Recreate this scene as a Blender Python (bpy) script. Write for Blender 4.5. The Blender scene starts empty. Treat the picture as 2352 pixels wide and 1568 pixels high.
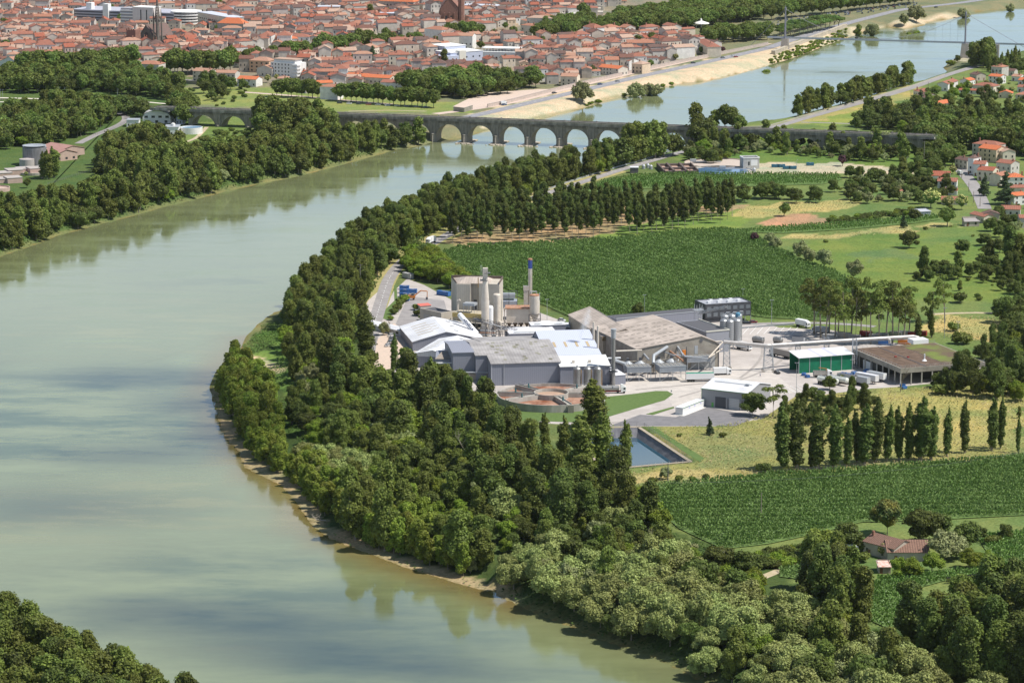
import bpy, math, random
import numpy as np
from mathutils import Vector, Matrix
SC = bpy.context.scene
rnd = random.Random(7)
# ---------------------------------------------------------------- camera, sky, sun, exposure
CAMH, FPX, PITCH = 311.0, 7600.0, math.radians(10.95)
cam = bpy.data.objects.new('camera', bpy.data.cameras.new('camera'))
SC.collection.objects.link(cam)
cam.location = (0, 0, CAMH)
cam.rotation_euler = (math.pi/2 - PITCH, 0, 0)
cam.data.sensor_width = 36.0
cam.data.lens = 36.0*FPX/2352.0
cam.data.clip_start, cam.data.clip_end = 5.0, 60000.0
SC.camera = cam
SUN_EL, SUN_AZ = math.radians(57), math.radians(-12)      # azimuth measured from +X towards +Y
world = bpy.data.worlds.new("World"); SC.world = world; world.use_nodes = True
wn, wl = world.node_tree.nodes, world.node_tree.links
wn.clear()
wo = wn.new('ShaderNodeOutputWorld'); bg = wn.new('ShaderNodeBackground'); sky = wn.new('ShaderNodeTexSky')
sky.sky_type = 'NISHITA'; sky.sun_disc = False
sky.sun_elevation = SUN_EL; sky.sun_rotation = math.pi/2 - SUN_AZ
sky.air_density = 1.0; sky.dust_density = 0.3; sky.ozone_density = 2.0
tcw = wn.new('ShaderNodeTexCoord'); mpw = wn.new('ShaderNodeMapping'); mpw.inputs['Scale'].default_value = (2.4, 2.4, 23.0)
mpw.inputs['Location'].default_value = (0.3, 0.9, 3.4)
nzw = wn.new('ShaderNodeTexNoise'); nzw.inputs['Scale'].default_value = 1.5; nzw.inputs['Detail'].default_value = 3.0; nzw.inputs['Roughness'].default_value = .45
def wramp(p0, c0, p1, c1):
    r = wn.new('ShaderNodeValToRGB'); e = r.color_ramp.elements; e[0].position, e[1].position = p0, p1; e[0].color, e[1].color = c0, c1; return r
crw = wramp(.45, (0,0,0,1), .58, (1,1,1,1))                    # bands of cloud
sep = wn.new('ShaderNodeSeparateXYZ'); hz = wramp(.10, (1,1,1,1), .21, (0,0,0,1)); up = wramp(.30, (0,0,0,1), .60, (1,1,1,1))
def wmix():
    x = wn.new('ShaderNodeMix'); x.data_type = 'RGBA'; return x
m1, m2, m3 = wmix(), wmix(), wmix()
m1.inputs['A'].default_value = (2.0, 3.9, 7.0, 1); m1.inputs['B'].default_value = (9.4, 10.0, 9.4, 1)      # clear gaps and cloud
m2.inputs['B'].default_value = (6.0, 8.2, 10.8, 1)                                                           # bright blue air near the horizon
wl.new(tcw.outputs['Generated'], mpw.inputs['Vector']); wl.new(mpw.outputs['Vector'], nzw.inputs['Vector']); wl.new(nzw.outputs['Fac'], crw.inputs['Fac'])
wl.new(tcw.outputs['Generated'], sep.inputs[0]); wl.new(sep.outputs['Z'], hz.inputs['Fac']); wl.new(sep.outputs['Z'], up.inputs['Fac'])
wl.new(crw.outputs['Color'], m1.inputs['Factor']); wl.new(hz.outputs['Color'], m2.inputs['Factor']); wl.new(m1.outputs['Result'], m2.inputs['A'])
wl.new(up.outputs['Color'], m3.inputs['Factor']); wl.new(m2.outputs['Result'], m3.inputs['A']); wl.new(sky.outputs['Color'], m3.inputs['B'])
wl.new(m3.outputs['Result'], bg.inputs['Color'])
wl.new(bg.outputs['Background'], wo.inputs['Surface'])
bg.inputs['Strength'].default_value = 0.088
sun = bpy.data.objects.new('sun', bpy.data.lights.new('sun', 'SUN')); SC.collection.objects.link(sun)
sun.data.energy = 5.0; sun.data.angle = math.radians(0.5); sun.data.color = (1.0, 0.955, 0.88)
SUND = Vector((math.cos(SUN_EL)*math.cos(SUN_AZ), math.cos(SUN_EL)*math.sin(SUN_AZ), math.sin(SUN_EL)))
sun.rotation_euler = SUND.to_track_quat('Z', 'Y').to_euler(); sun.location = (0, 1500, 900)
SC.view_settings.view_transform = 'Standard'; SC.view_settings.look = 'None'
SC.view_settings.exposure = 0.17; SC.view_settings.gamma = 1.0
try: SC.view_settings.use_curve_mapping = False
except Exception: pass
SC.render.engine = 'CYCLES'
SC.cycles.max_bounces = 5; SC.cycles.diffuse_bounces = 2; SC.cycles.glossy_bounces = 2
SC.cycles.transmission_bounces = 2; SC.cycles.transparent_max_bounces = 14; SC.cycles.volume_bounces = 2
SC.cycles.use_denoising = True

# ---------------------------------------------------------------- from a spot of the photograph to a spot on the land
CP, SP = math.cos(PITCH), math.sin(PITCH)
LAND = 5.0
def P(u, v, z=LAND):
    x, y = (u-1176.0)/FPX, -(v-784.0)/FPX
    d = Vector((x, CP + y*SP, -SP + y*CP))
    t = (z - CAMH)/d.z
    return Vector((d.x*t, d.y*t, z))
def UV(p):
    dx, dy, dz = p[0], p[1], p[2]-CAMH
    f = dy*CP - dz*SP
    return 1176 + FPX*dx/f, 784 - FPX*(dy*SP + dz*CP)/f
def pix(v): return (v + 686.0)/316.7      # px per metre across, at image row v
# ---------------------------------------------------------------- materials
MATS = {}
def mat(name, col, rough=.8, col2=None, scale=1.0, detail=4, spec=.3, metal=0.0, lo=.35, hi=.65, bump=0.0, stretch=None,
        island=0.0, objr=0.0, transl=0.0, stripe=None, emis=None):
    if name in MATS: return MATS[name]
    m = bpy.data.materials.new(name); m.use_nodes = True
    n, l = m.node_tree.nodes, m.node_tree.links
    b = n['Principled BSDF']; b.inputs['Roughness'].default_value = rough; b.inputs['Metallic'].default_value = metal
    b.inputs['Specular IOR Level'].default_value = spec
    c4 = tuple(col)+(1,)
    b.inputs['Base Color'].default_value = c4
    cur = None
    if col2 is not None or bump:
        tc = n.new('ShaderNodeTexCoord'); mp = n.new('ShaderNodeMapping'); l.new(tc.outputs['Object'], mp.inputs['Vector'])
        if stretch: mp.inputs['Scale'].default_value = stretch
        nz = n.new('ShaderNodeTexNoise'); nz.inputs['Scale'].default_value = scale; nz.inputs['Detail'].default_value = detail; nz.inputs['Roughness'].default_value = .62
        l.new(mp.outputs['Vector'], nz.inputs['Vector'])
        if col2 is not None:
            r = n.new('ShaderNodeValToRGB'); r.color_ramp.elements[0].position = lo; r.color_ramp.elements[1].position = hi
            r.color_ramp.elements[0].color = c4; r.color_ramp.elements[1].color = tuple(col2)+(1,)
            l.new(nz.outputs['Fac'], r.inputs['Fac']); cur = r.outputs['Color']
        if bump:
            bp = n.new('ShaderNodeBump'); bp.inputs['Strength'].default_value = bump; bp.inputs['Distance'].default_value = .2
            l.new(nz.outputs['Fac'], bp.inputs['Height']); l.new(bp.outputs['Normal'], b.inputs['Normal'])
    if stripe:   # (axis, period m, strength)
        tc = n.new('ShaderNodeTexCoord'); w = n.new('ShaderNodeTexWave'); w.bands_direction = stripe[0]
        w.inputs['Scale'].default_value = 0.314/stripe[1]*1.0; w.wave_profile = 'SIN'
        l.new(tc.outputs['Object'], w.inputs['Vector'])
        mx = n.new('ShaderNodeMix'); mx.data_type = 'RGBA'; mx.blend_type = 'MULTIPLY'; mx.inputs['Factor'].default_value = stripe[2]
        if cur: l.new(cur, mx.inputs['A'])
        else: mx.inputs['A'].default_value = c4
        l.new(w.outputs['Color'], mx.inputs['B']); cur = mx.outputs['Result']
    if island or objr:
        hs = n.new('ShaderNodeHueSaturation')
        if cur: l.new(cur, hs.inputs['Color'])
        else: hs.inputs['Color'].default_value = c4
        add = n.new('ShaderNodeMath'); add.operation = 'MULTIPLY_ADD'
        if island:
            g = n.new('ShaderNodeNewGeometry'); l.new(g.outputs['Random Per Island'], add.inputs[0])
            add.inputs[1].default_value = island; add.inputs[2].default_value = 1-island/2
        else:
            add.inputs[0].default_value = 0; add.inputs[1].default_value = 0; add.inputs[2].default_value = 1
        last = add.outputs[0]
        if objr:
            oi = n.new('ShaderNodeObjectInfo'); a2 = n.new('ShaderNodeMath'); a2.operation = 'MULTIPLY_ADD'
            l.new(oi.outputs['Random'], a2.inputs[0]); a2.inputs[1].default_value = objr; a2.inputs[2].default_value = 1-objr/2
            m3 = n.new('ShaderNodeMath'); m3.operation = 'MULTIPLY'; l.new(last, m3.inputs[0]); l.new(a2.outputs[0], m3.inputs[1]); last = m3.outputs[0]
            a4 = n.new('ShaderNodeMath'); a4.operation = 'MULTIPLY_ADD'; l.new(oi.outputs['Random'], a4.inputs[0]); a4.inputs[1].default_value = .022*objr/.3; a4.inputs[2].default_value = .5-.006*objr/.3
            l.new(a4.outputs[0], hs.inputs['Hue'])
        l.new(last, hs.inputs['Value']); cur = hs.outputs['Color']
    if cur: l.new(cur, b.inputs['Base Color'])
    if transl:
        t = n.new('ShaderNodeBsdfTranslucent'); ms = n.new('ShaderNodeMixShader'); ms.inputs['Fac'].default_value = transl
        if cur: l.new(cur, t.inputs['Color'])
        else: t.inputs['Color'].default_value = c4
        l.new(b.outputs[0], ms.inputs[1]); l.new(t.outputs[0], ms.inputs[2]); l.new(ms.outputs[0], n['Material Output'].inputs['Surface'])
    MATS[name] = m
    return m
# ---------------------------------------------------------------- mesh collector
class MB:
    def __init__(s): s.v, s.f, s.m = [], [], []
    def add(s, vs, fs, mi=0):
        o = len(s.v); s.v.extend([tuple(p) for p in vs]); s.f.extend([tuple(o+i for i in f) for f in fs]); s.m.extend([mi]*len(fs))
    def box(s, x0, x1, y0, y1, z0, z1, mi=0):
        s.add([(x0,y0,z0),(x1,y0,z0),(x1,y1,z0),(x0,y1,z0),(x0,y0,z1),(x1,y0,z1),(x1,y1,z1),(x0,y1,z1)],
              [(0,3,2,1),(4,5,6,7),(0,1,5,4),(1,2,6,5),(2,3,7,6),(3,0,4,7)], mi)
    def bar(s, a, b, w, h=None, mi=0):
        a, b = Vector(a), Vector(b); h = h or w; d = (b-a).normalized()
        x = d.cross(Vector((0,0,1)))
        x = x.normalized() if x.length > 1e-4 else Vector((1,0,0))
        y = x.cross(d)
        vs = [p + x*sx*w/2 + y*sy*h/2 for p in (a, b) for sx, sy in ((-1,-1),(1,-1),(1,1),(-1,1))]
        s.add(vs, [(0,1,2,3),(7,6,5,4),(0,4,5,1),(1,5,6,2),(2,6,7,3),(3,7,4,0)], mi)
    def tube(s, pts, r, n=8, mi=0, cap=True):
        pts = [Vector(p) for p in pts]; rs = r if isinstance(r, (list, tuple)) else [r]*len(pts)
        rings = []
        for i, p in enumerate(pts):
            d = (pts[min(i+1, len(pts)-1)] - pts[max(i-1, 0)]).normalized()
            x = d.cross(Vector((0,0,1)))
            x = x.normalized() if x.length > 1e-3 else Vector((1,0,0))
            y = x.cross(d)
            rings.append([p + (x*math.cos(2*math.pi*k/n) + y*math.sin(2*math.pi*k/n))*rs[i] for k in range(n)])
        vs = [q for r_ in rings for q in r_]; fs = []
        for i in range(len(pts)-1):
            for k in range(n):
                k2 = (k+1) % n; fs.append((i*n+k, i*n+k2, (i+1)*n+k2, (i+1)*n+k))
        if cap: fs += [tuple(range(n))[::-1], tuple((len(pts)-1)*n+k for k in range(n))]
        s.add(vs, fs, mi)
    def lathe(s, c, prof, n=20, mi=0):   # prof: (radius, z)
        vs, fs = [], []
        for r, z in prof:
            for k in range(n):
                a = 2*math.pi*k/n; vs.append((c[0]+r*math.cos(a), c[1]+r*math.sin(a), c[2]+z))
        for i in range(len(prof)-1):
            for k in range(n):
                k2 = (k+1) % n; fs.append((i*n+k, i*n+k2, (i+1)*n+k2, (i+1)*n+k))
        if prof[-1][0] > .01: fs.append(tuple((len(prof)-1)*n+k for k in range(n)))
        s.add(vs, fs, mi)
    def poly(s, pts, mi=0): s.add(pts, [tuple(range(len(pts)))], mi)
    def prism(s, pts, z0, z1, mi=0):
        n = len(pts); s.add([(p[0],p[1],z0) for p in pts]+[(p[0],p[1],z1) for p in pts],
            [tuple(range(n))[::-1], tuple(range(n, 2*n))]+[(i, (i+1) % n, n+(i+1) % n, n+i) for i in range(n)], mi)
    def mesh(s, name, mats):
        me = bpy.data.meshes.new(name); me.from_pydata(s.v, [], s.f)
        for m in (mats if isinstance(mats, (list, tuple)) else [mats]): me.materials.append(m)
        if len(set(s.m)) > 1: me.polygons.foreach_set('material_index', s.m)
        me.update(); return me
    def obj(s, name, mats, parent=None, smooth=False):
        o = bpy.data.objects.new(name, s.mesh(name, mats)); SC.collection.objects.link(o)
        if parent: o.parent = parent
        if smooth: o.data.polygons.foreach_set('use_smooth', [True]*len(o.data.polygons))
        return o
def empty(name, loc=(0,0,0), rz=0.0):
    o = bpy.data.objects.new(name, None); SC.collection.objects.link(o); o.location = loc; o.rotation_euler = (0,0,rz)
    o.empty_display_size = 1; return o
TAGGED = []
def tag(o, label, cat, group=None):
    o['label'] = label; o['category'] = cat
    if group: o['group'] = group
    TAGGED.append(o); return o
def kind(o, k): o['kind'] = k; return o
def dup(o, parent=None):
    c = o.copy(); SC.collection.objects.link(c)
    if parent: c.parent = parent
    for ch in o.children: dup(ch, c)
    return c
def mesh_np(name, V, F, mats, mi=None):   # F (n,4) or (n,3)
    me = bpy.data.meshes.new(name); k = F.shape[1]
    me.vertices.add(len(V)); me.vertices.foreach_set('co', np.ascontiguousarray(V, dtype=np.float32).ravel())
    me.loops.add(F.size); me.loops.foreach_set('vertex_index', np.ascontiguousarray(F, dtype=np.int32).ravel())
    me.polygons.add(len(F)); me.polygons.foreach_set('loop_start', np.arange(0, F.size, k, dtype=np.int32)); me.polygons.foreach_set('loop_total', np.full(len(F), k, dtype=np.int32))
    for m in (mats if isinstance(mats, (list, tuple)) else [mats]): me.materials.append(m)
    if mi is not None: me.polygons.foreach_set('material_index', np.ascontiguousarray(mi, dtype=np.int32))
    me.update(calc_edges=True); return me
def inpoly(X, Y, poly):
    r = np.zeros(np.shape(X), bool); n = len(poly); j = n-1
    for i in range(n):
        xi, yi = poly[i][0], poly[i][1]; xj, yj = poly[j][0], poly[j][1]
        if yi != yj:
            r ^= ((yi > Y) != (yj > Y)) & (X < (xj-xi)*(Y-yi)/(yj-yi)+xi)
        j = i
    return r
def W(poly, z=LAND): return [P(u, v, z) for u, v in poly]
# ---------------------------------------------------------------- the river
RIVER = [(2450,10),(2352,15),(2326,19),(2251,27),(2221,36),(2180,44),(2134,50),(2121,60),(2081,66),(2029,63),(2009,72),(1971,78),(1939,90),(1884,110),(1831,131),
 (1764,151),(1708,167),(1660,178),(1626,186),(1580,190),(1551,195),(1516,203),(1488,212),(1438,222),(1395,231),(1371,240),(1338,250),(1276,266),(1238,275),
 (1180,288),(1130,296),(1075,315),(1030,322),(985,329),(963,336),(910,344),(870,356),(828,367),(783,380),(738,391),(700,402),(660,411),(628,416),(588,425),(555,432),(525,438),(450,458),
 (375,476),(300,498),(225,517),(130,543),(87,560),(40,576),(0,591),(-120,640),(-420,760),(-420,1340),(-100,1425),(60,1500),(170,1560),(330,1640),(500,1720),
 (1900,1760),(1700,1620),(1600,1560),(1492,1505),(1394,1474),(1316,1443),(1238,1411),(1160,1376),(1082,1349),(1004,1325),(925,1302),(847,1271),(761,1239),(711,1204),(682,1157),
 (647,1116),(600,1092),(556,1069),(547,1040),(518,1010),(503,981),(492,934),(480,893),(492,858),(550,802),(568,770),(588,747),(622,722),(643,714),(672,695),(720,640),
 (790,570),(880,520),(1000,470),(1150,425),(1300,390),(1400,372),(1460,362),(1530,352),(1568,342),(1590,322),(1630,305),(1700,290),(1764,284),(1789,278),(1831,268),(1859,260),(1899,250),(1934,240),
 (1976,230),(2039,205),(2099,192),(2141,178),(2176,168),(2168,156),(2175,147),(2215,144),(2240,150),(2280,138),(2352,118),(2450,105)]
RW = [(p.x, p.y) for p in (P(u, v, 0.0) for u, v in RIVER)]
RWa = np.array(RW)
def shore_dist(X, Y):           # positive on land
    shp = np.shape(X); X = np.ravel(X).astype(float); Y = np.ravel(Y).astype(float)
    best = np.full(X.shape, 1e9)
    A = RWa; B = np.roll(RWa, -1, 0)
    for a, b in zip(A, B):
        d = b-a; L = d@d
        t = np.clip(((X-a[0])*d[0]+(Y-a[1])*d[1])/L, 0, 1)
        best = np.minimum(best, (X-a[0]-t*d[0])**2+(Y-a[1]-t*d[1])**2)
    best = np.sqrt(best); ins = inpoly(X, Y, RW)
    return np.where(ins, -best, best).reshape(shp)
WET = [(560,700),(640,715),(700,760),(720,860),(700,930),(760,1040),(900,1150),(1100,1290),(1160,1370),(1082,1352),(900,1300),(700,1210),(560,1085),(470,900),(540,790)]
WETW = [(p.x, p.y) for p in W(WET, 1.0)]
POND = [(1338,984),(1467,982),(1584,1060),(1378,1078)]
POND_W = [(p.x, p.y) for p in W(POND)]
def smooth(t): t = np.clip(t, 0, 1); return t*t*(3-2*t)
def height(X, Y):
    X = np.asarray(X, float); Y = np.asarray(Y, float)
    d = shore_dist(X, Y)
    wet = inpoly(X, Y, WETW)
    nz = .30*np.sin(X*.13+1.9*np.sin(Y*.031))*np.sin(Y*.057+X*.023) + .25*np.sin(X*.09+2)*np.sin(Y*.07)
    ds = d + 2.0*nz*np.clip(1, 0, 1)
    h = np.where(d < 0, -2.5*smooth(-d/9.0), LAND*smooth(ds/15.0))
    hw = np.where(d < 0, -2.5*smooth(-d/26.0)-.02, .9*smooth(d/14.0) + (LAND-.9)*smooth((d-22)/26.0) + nz*1.2*smooth(d/10)*(1-smooth((d-30)/20)))
    h = np.where(wet, hw, h)
    ip = inpoly(X, Y, POND_W)
    return np.where(ip, -3.0, h)
# ---------------------------------------------------------------- ground sheet with real surface colours by zone
def axis(segs):
    out = [segs[0][0]]
    for a, b, st in segs: out += list(np.arange(a+st, b+st*.5, st))
    return np.array(out)
gx = axis([(-30000,-2000,7000),(-2000,-620,60),(-620,-300,12),(-300,300,3.2),(300,620,8),(620,2000,60),(2000,30000,7000)])
gy = axis([(-3000,700,400),(700,980,30),(980,1700,3.2),(1700,2700,6),(2700,3700,14),(3700,5000,100),(5000,45000,8000)])
GX, GY = np.meshgrid(gx, gy)
GZ = height(GX, GY)
far_out = (np.abs(GX) > 3000) | (GY > 6000) | (GY < 800)
GZ = np.where(far_out & (GZ > 4), LAND, GZ)
ZN = [ # zone polygon, colour, softness noise
 ([(-500,-300),(2900,-300),(2900,130),(2352,100),(2176,160),(1600,300),(1000,320),(-500,420)], (.20,.19,.12)),             # town and park ground
 ([(-300,-100),(1560,-100),(1560,170),(1180,200),(900,200),(700,215),(560,180),(400,180),(-300,160)], (.26,.21,.17)),       # between the houses
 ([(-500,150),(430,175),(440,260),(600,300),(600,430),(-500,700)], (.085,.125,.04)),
 ([(400,205),(520,195),(640,205),(860,225),(1060,235),(1080,262),(900,258),(620,250),(430,240)], (.23,.25,.085)),           # park lawn
 ([(455,330),(600,300),(640,330),(590,380),(460,360)], (.19,.22,.08)),
 ([(370,330),(480,280),(600,250),(600,290),(540,345),(370,365)], (.15,.20,.06)),
 ([(1075,262),(1240,222),(1500,165),(1700,125),(1830,92),(2000,55),(2352,5),(2352,25),(2100,60),(1940,95),(1764,155),(1551,198),(1400,232),(1240,278),(1140,290)], (.56,.43,.33)), # pale river strand
 ([(1560,345),(1640,300),(1900,250),(2250,150),(2352,130),(2900,100),(2900,1700),(1300,1700),(1560,345)], (.15,.19,.065)),  # meadows of the near bank
 ([(1800,283),(1990,222),(2100,195),(2110,215),(2000,270),(1900,290)], (.36,.30,.12)),
 ([(1860,285),(1960,255),(2000,262),(1990,282),(1880,290)], (.22,.26,.07)),
 ([(1560,320),(1700,310),(2100,330),(2200,380),(1900,385),(1560,360)], (.13,.19,.05)),
 ([(1600,372),(1950,376),(2100,395),(2100,402),(1600,400)], (.48,.40,.32)),
 ([(1030,565),(1100,505),(1300,470),(1700,470),(1700,530),(1450,550),(1300,560)], (.36,.25,.15)),                          # plantation floor
 ([(1330,560),(1500,500),(1700,480),(1720,525),(1500,545),(1350,565)], (.17,.23,.06)),
 ([(1690,475),(1764,468),(1960,460),(1960,475),(1860,490),(1700,500)], (.42,.34,.15)),
 ([(1764,495),(1890,493),(1925,510),(1850,519),(1764,521)], (.42,.24,.16)),                                                # ploughed plot
 ([(1790,545),(1900,535),(2100,518),(2200,512),(2200,522),(2050,535),(1850,552)], (.40,.33,.15)),
 ([(1830,560),(2060,535),(2352,505),(2352,700),(2200,690),(2000,690),(1950,660),(1840,590)], (.15,.198,.052)),
 ([(1960,575),(2090,575),(2100,590),(1980,600)], (.13,.18,.07)),
 ([(2110,520),(2280,530),(2290,560),(2130,560)], (.14,.19,.06)),
 ([(2140,725),(2290,730),(2352,760),(2352,790),(2200,780),(2130,760)], (.42,.34,.15)),
 ([(1480,985),(1640,975),(1800,905),(2040,890),(2352,880),(2352,1050),(2010,1077),(1584,1110),(1400,1110),(1380,1085),(1590,1065)], (.27,.25,.095)),
 ([(1840,915),(2050,895),(2352,930),(2352,1020),(2050,1040),(1900,960)], (.36,.31,.12)),
 ([(1560,1020),(1650,980),(1800,1010),(1780,1060),(1620,1080)], (.23,.23,.10)),
 ([(1400,1085),(1480,1080),(1700,1085),(1600,1108),(1420,1112)], (.38,.32,.15)),
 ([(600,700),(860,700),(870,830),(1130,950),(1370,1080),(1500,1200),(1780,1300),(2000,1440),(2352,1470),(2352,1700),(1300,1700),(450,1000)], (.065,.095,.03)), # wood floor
 ([(610,720),(690,760),(700,860),(640,890),(600,830)], (.13,.20,.05)),
 ([(640,930),(760,900),(860,1000),(980,1120),(900,1150),(700,1010)], (.10,.17,.045)),
 ([(575,790),(640,810),(625,850),(560,830)], (.50,.40,.27)),
]
BEACH = [(480,880),(700,1000),(900,1160),(1200,1330),(1200,1400),(1000,1345),(850,1290),(700,1210),(560,1090),(470,930)]
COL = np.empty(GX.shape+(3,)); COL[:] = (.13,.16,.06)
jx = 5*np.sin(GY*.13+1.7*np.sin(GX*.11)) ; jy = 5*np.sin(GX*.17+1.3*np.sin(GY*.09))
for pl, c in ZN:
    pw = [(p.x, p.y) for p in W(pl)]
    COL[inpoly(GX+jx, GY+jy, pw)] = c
SD = shore_dist(GX, GY)
inb = inpoly(GX, GY, [(p.x, p.y) for p in W(BEACH, 0.5)])
sandm = inb & (SD > -3) & (SD < 7+4*np.sin(GX*.31)*np.sin(GY*.23))
COL[sandm] = (.36,.27,.17)
COL[(SD <= 0)] = (.20,.15,.06)
near_bank = (SD > 0) & (SD < 5) & (~sandm) & (GY < 2650)
COL[near_bank] = COL[near_bank]*.4 + np.array((.22,.20,.10))*.6
nr, nc = GX.shape
idx = np.arange(nr*nc).reshape(nr, nc)
Fg = np.stack([idx[:-1,:-1], idx[:-1,1:], idx[1:,1:], idx[1:,:-1]], -1).reshape(-1, 4)
m = bpy.data.materials.new('ground_cover'); m.use_nodes = True
n, l = m.node_tree.nodes, m.node_tree.links
b = n['Principled BSDF']; b.inputs['Roughness'].default_value = .95; b.inputs['Specular IOR Level'].default_value = .1
at = n.new('ShaderNodeAttribute'); at.attribute_name = 'cover'
tc = n.new('ShaderNodeTexCoord')
def gnoise(sc, det, lo, hi, c0, c1):
    z = n.new('ShaderNodeTexNoise'); z.inputs['Scale'].default_value = sc; z.inputs['Detail'].default_value = det; z.inputs['Roughness'].default_value = .65
    r = n.new('ShaderNodeValToRGB'); r.color_ramp.elements[0].position = lo; r.color_ramp.elements[1].position = hi
    r.color_ramp.elements[0].color = c0; r.color_ramp.elements[1].color = c1
    l.new(tc.outputs['Object'], z.inputs['Vector']); l.new(z.outputs['Fac'], r.inputs['Fac']); return r.outputs['Color'], z
c1, z1 = gnoise(.035, 6, .35, .68, (.72,.9,.8,1), (1.28,1.14,1.02,1))
c2, z2 = gnoise(.9, 5, .3, .7, (.62,.66,.6,1), (1.3,1.3,1.3,1))
def mul(a, b_):
    x = n.new('ShaderNodeMix'); x.data_type = 'RGBA'; x.blend_type = 'MULTIPLY'; x.inputs['Factor'].default_value = 1
    l.new(a, x.inputs['A']); l.new(b_, x.inputs['B']); return x.outputs['Result']
l.new(mul(mul(at.outputs['Color'], c1), c2), b.inputs['Base Color'])
bp = n.new('ShaderNodeBump'); bp.inputs['Strength'].default_value = .5; bp.inputs['Distance'].default_value = .5
l.new(z2.outputs['Fac'], bp.inputs['Height']); l.new(bp.outputs['Normal'], b.inputs['Normal'])
me = mesh_np('ground', np.stack([GX, GY, GZ], -1).reshape(-1, 3), Fg, m)
ca = me.color_attributes.new('cover', 'FLOAT_COLOR', 'POINT')
ca.data.foreach_set('color', np.concatenate([COL.reshape(-1,3), np.ones((nr*nc,1))], 1).astype(np.float32).ravel())
me.polygons.foreach_set('use_smooth', [True]*len(me.polygons))
g = bpy.data.objects.new('ground', me); SC.collection.objects.link(g); kind(g, 'structure')
# river water: one sheet, muddy green body with a rippled skin, shallower and browner over the gravel
wx = axis([(-30000,-600,7350),(-600,600,12),(600,30000,7350)]); wy = axis([(-2000,900,1450),(900,2000,9),(2000,3700,20),(3700,45000,10325)])
WX, WY = np.meshgrid(wx, wy); wd = shore_dist(WX, WY)
SHO = [(p.x, p.y) for p in W([(470,860),(560,1000),(700,1130),(1000,1290),(1300,1400),(1400,1480),(1200,1400),(1000,1350),(820,1290),(640,1200),(520,1080),(440,930)], 0)]
shal = np.clip(1 - (-wd)/16.0, 0, 1)*np.where(inpoly(WX, WY, [(p.x,p.y) for p in W([(430,760),(560,760),(1250,1380),(1250,1460),(640,1260),(430,960)], 0)]), 1, .15)
m = bpy.data.materials.new('river_water'); m.use_nodes = True
n, l = m.node_tree.nodes, m.node_tree.links
b = n['Principled BSDF']; b.inputs['Roughness'].default_value = .07; b.inputs['IOR'].default_value = 1.5; b.inputs['Specular IOR Level'].default_value = .6
at = n.new('ShaderNodeAttribute'); at.attribute_name = 'shallow'; tc = n.new('ShaderNodeTexCoord')
mp = n.new('ShaderNodeMapping'); mp.inputs['Scale'].default_value = (1, .35, 1); l.new(tc.outputs['Object'], mp.inputs['Vector'])
z = n.new('ShaderNodeTexNoise'); z.inputs['Scale'].default_value = .012; z.inputs['Detail'].default_value = 5; l.new(mp.outputs['Vector'], z.inputs['Vector'])
r = n.new('ShaderNodeValToRGB'); r.color_ramp.elements[0].position = .3; r.color_ramp.elements[1].position = .7
r.color_ramp.elements[0].color = (.160,.185,.085,1); r.color_ramp.elements[1].color = (.198,.224,.108,1); l.new(z.outputs['Fac'], r.inputs['Fac'])
mx = n.new('ShaderNodeMix'); mx.data_type = 'RGBA'; mx.inputs['B'].default_value = (.19,.135,.045,1)
l.new(at.outputs['Fac'], mx.inputs['Factor']); l.new(r.outputs['Color'], mx.inputs['A']); l.new(mx.outputs['Result'], b.inputs['Base Color'])
mp2 = n.new('ShaderNodeMapping'); mp2.inputs['Scale'].default_value = (.35, 1.0, 1); mp2.inputs['Rotation'].default_value = (0,0,.5); l.new(tc.outputs['Object'], mp2.inputs['Vector'])
z3 = n.new('ShaderNodeTexNoise'); z3.inputs['Scale'].default_value = .035; z3.inputs['Detail'].default_value = 7; z3.inputs['Roughness'].default_value = .7; l.new(mp2.outputs['Vector'], z3.inputs['Vector'])
rr_ = n.new('ShaderNodeMapRange'); rr_.inputs['From Min'].default_value = .4; rr_.inputs['From Max'].default_value = .62; rr_.inputs['To Min'].default_value = .045; rr_.inputs['To Max'].default_value = .16; l.new(z3.outputs['Fac'], rr_.inputs['Value']); l.new(rr_.outputs[0], b.inputs['Roughness'])
sp_ = n.new('ShaderNodeMapRange'); sp_.inputs['From Min'].default_value = .38; sp_.inputs['From Max'].default_value = .64; sp_.inputs['To Min'].default_value = .82; sp_.inputs['To Max'].default_value = 1.14; l.new(z3.outputs['Fac'], sp_.inputs['Value'])
vm = n.new('ShaderNodeVectorMath'); vm.operation = 'SCALE'; l.new(mx.outputs['Result'], vm.inputs[0]); l.new(sp_.outputs[0], vm.inputs['Scale']); l.new(vm.outputs[0], b.inputs['Base Color'])
z2 = n.new('ShaderNodeTexNoise'); z2.inputs['Scale'].default_value = .55; z2.inputs['Detail'].default_value = 4; l.new(tc.outputs['Object'], z2.inputs['Vector'])
bp = n.new('ShaderNodeBump'); bp.inputs['Strength'].default_value = .035; bp.inputs['Distance'].default_value = .08; l.new(z2.outputs['Fac'], bp.inputs['Height']); l.new(bp.outputs['Normal'], b.inputs['Normal'])
idx = np.arange(WX.size).reshape(WX.shape)
Fw = np.stack([idx[:-1,:-1], idx[:-1,1:], idx[1:,1:], idx[1:,:-1]], -1).reshape(-1, 4)
me = mesh_np('river_water', np.stack([WX, WY, np.zeros_like(WX)], -1).reshape(-1, 3), Fw, m)
ca = me.attributes.new('shallow', 'FLOAT', 'POINT'); ca.data.foreach_set('value', shal.astype(np.float32).ravel())
wo_ = bpy.data.objects.new('river_water', me); SC.collection.objects.link(wo_); kind(wo_, 'structure')
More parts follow.
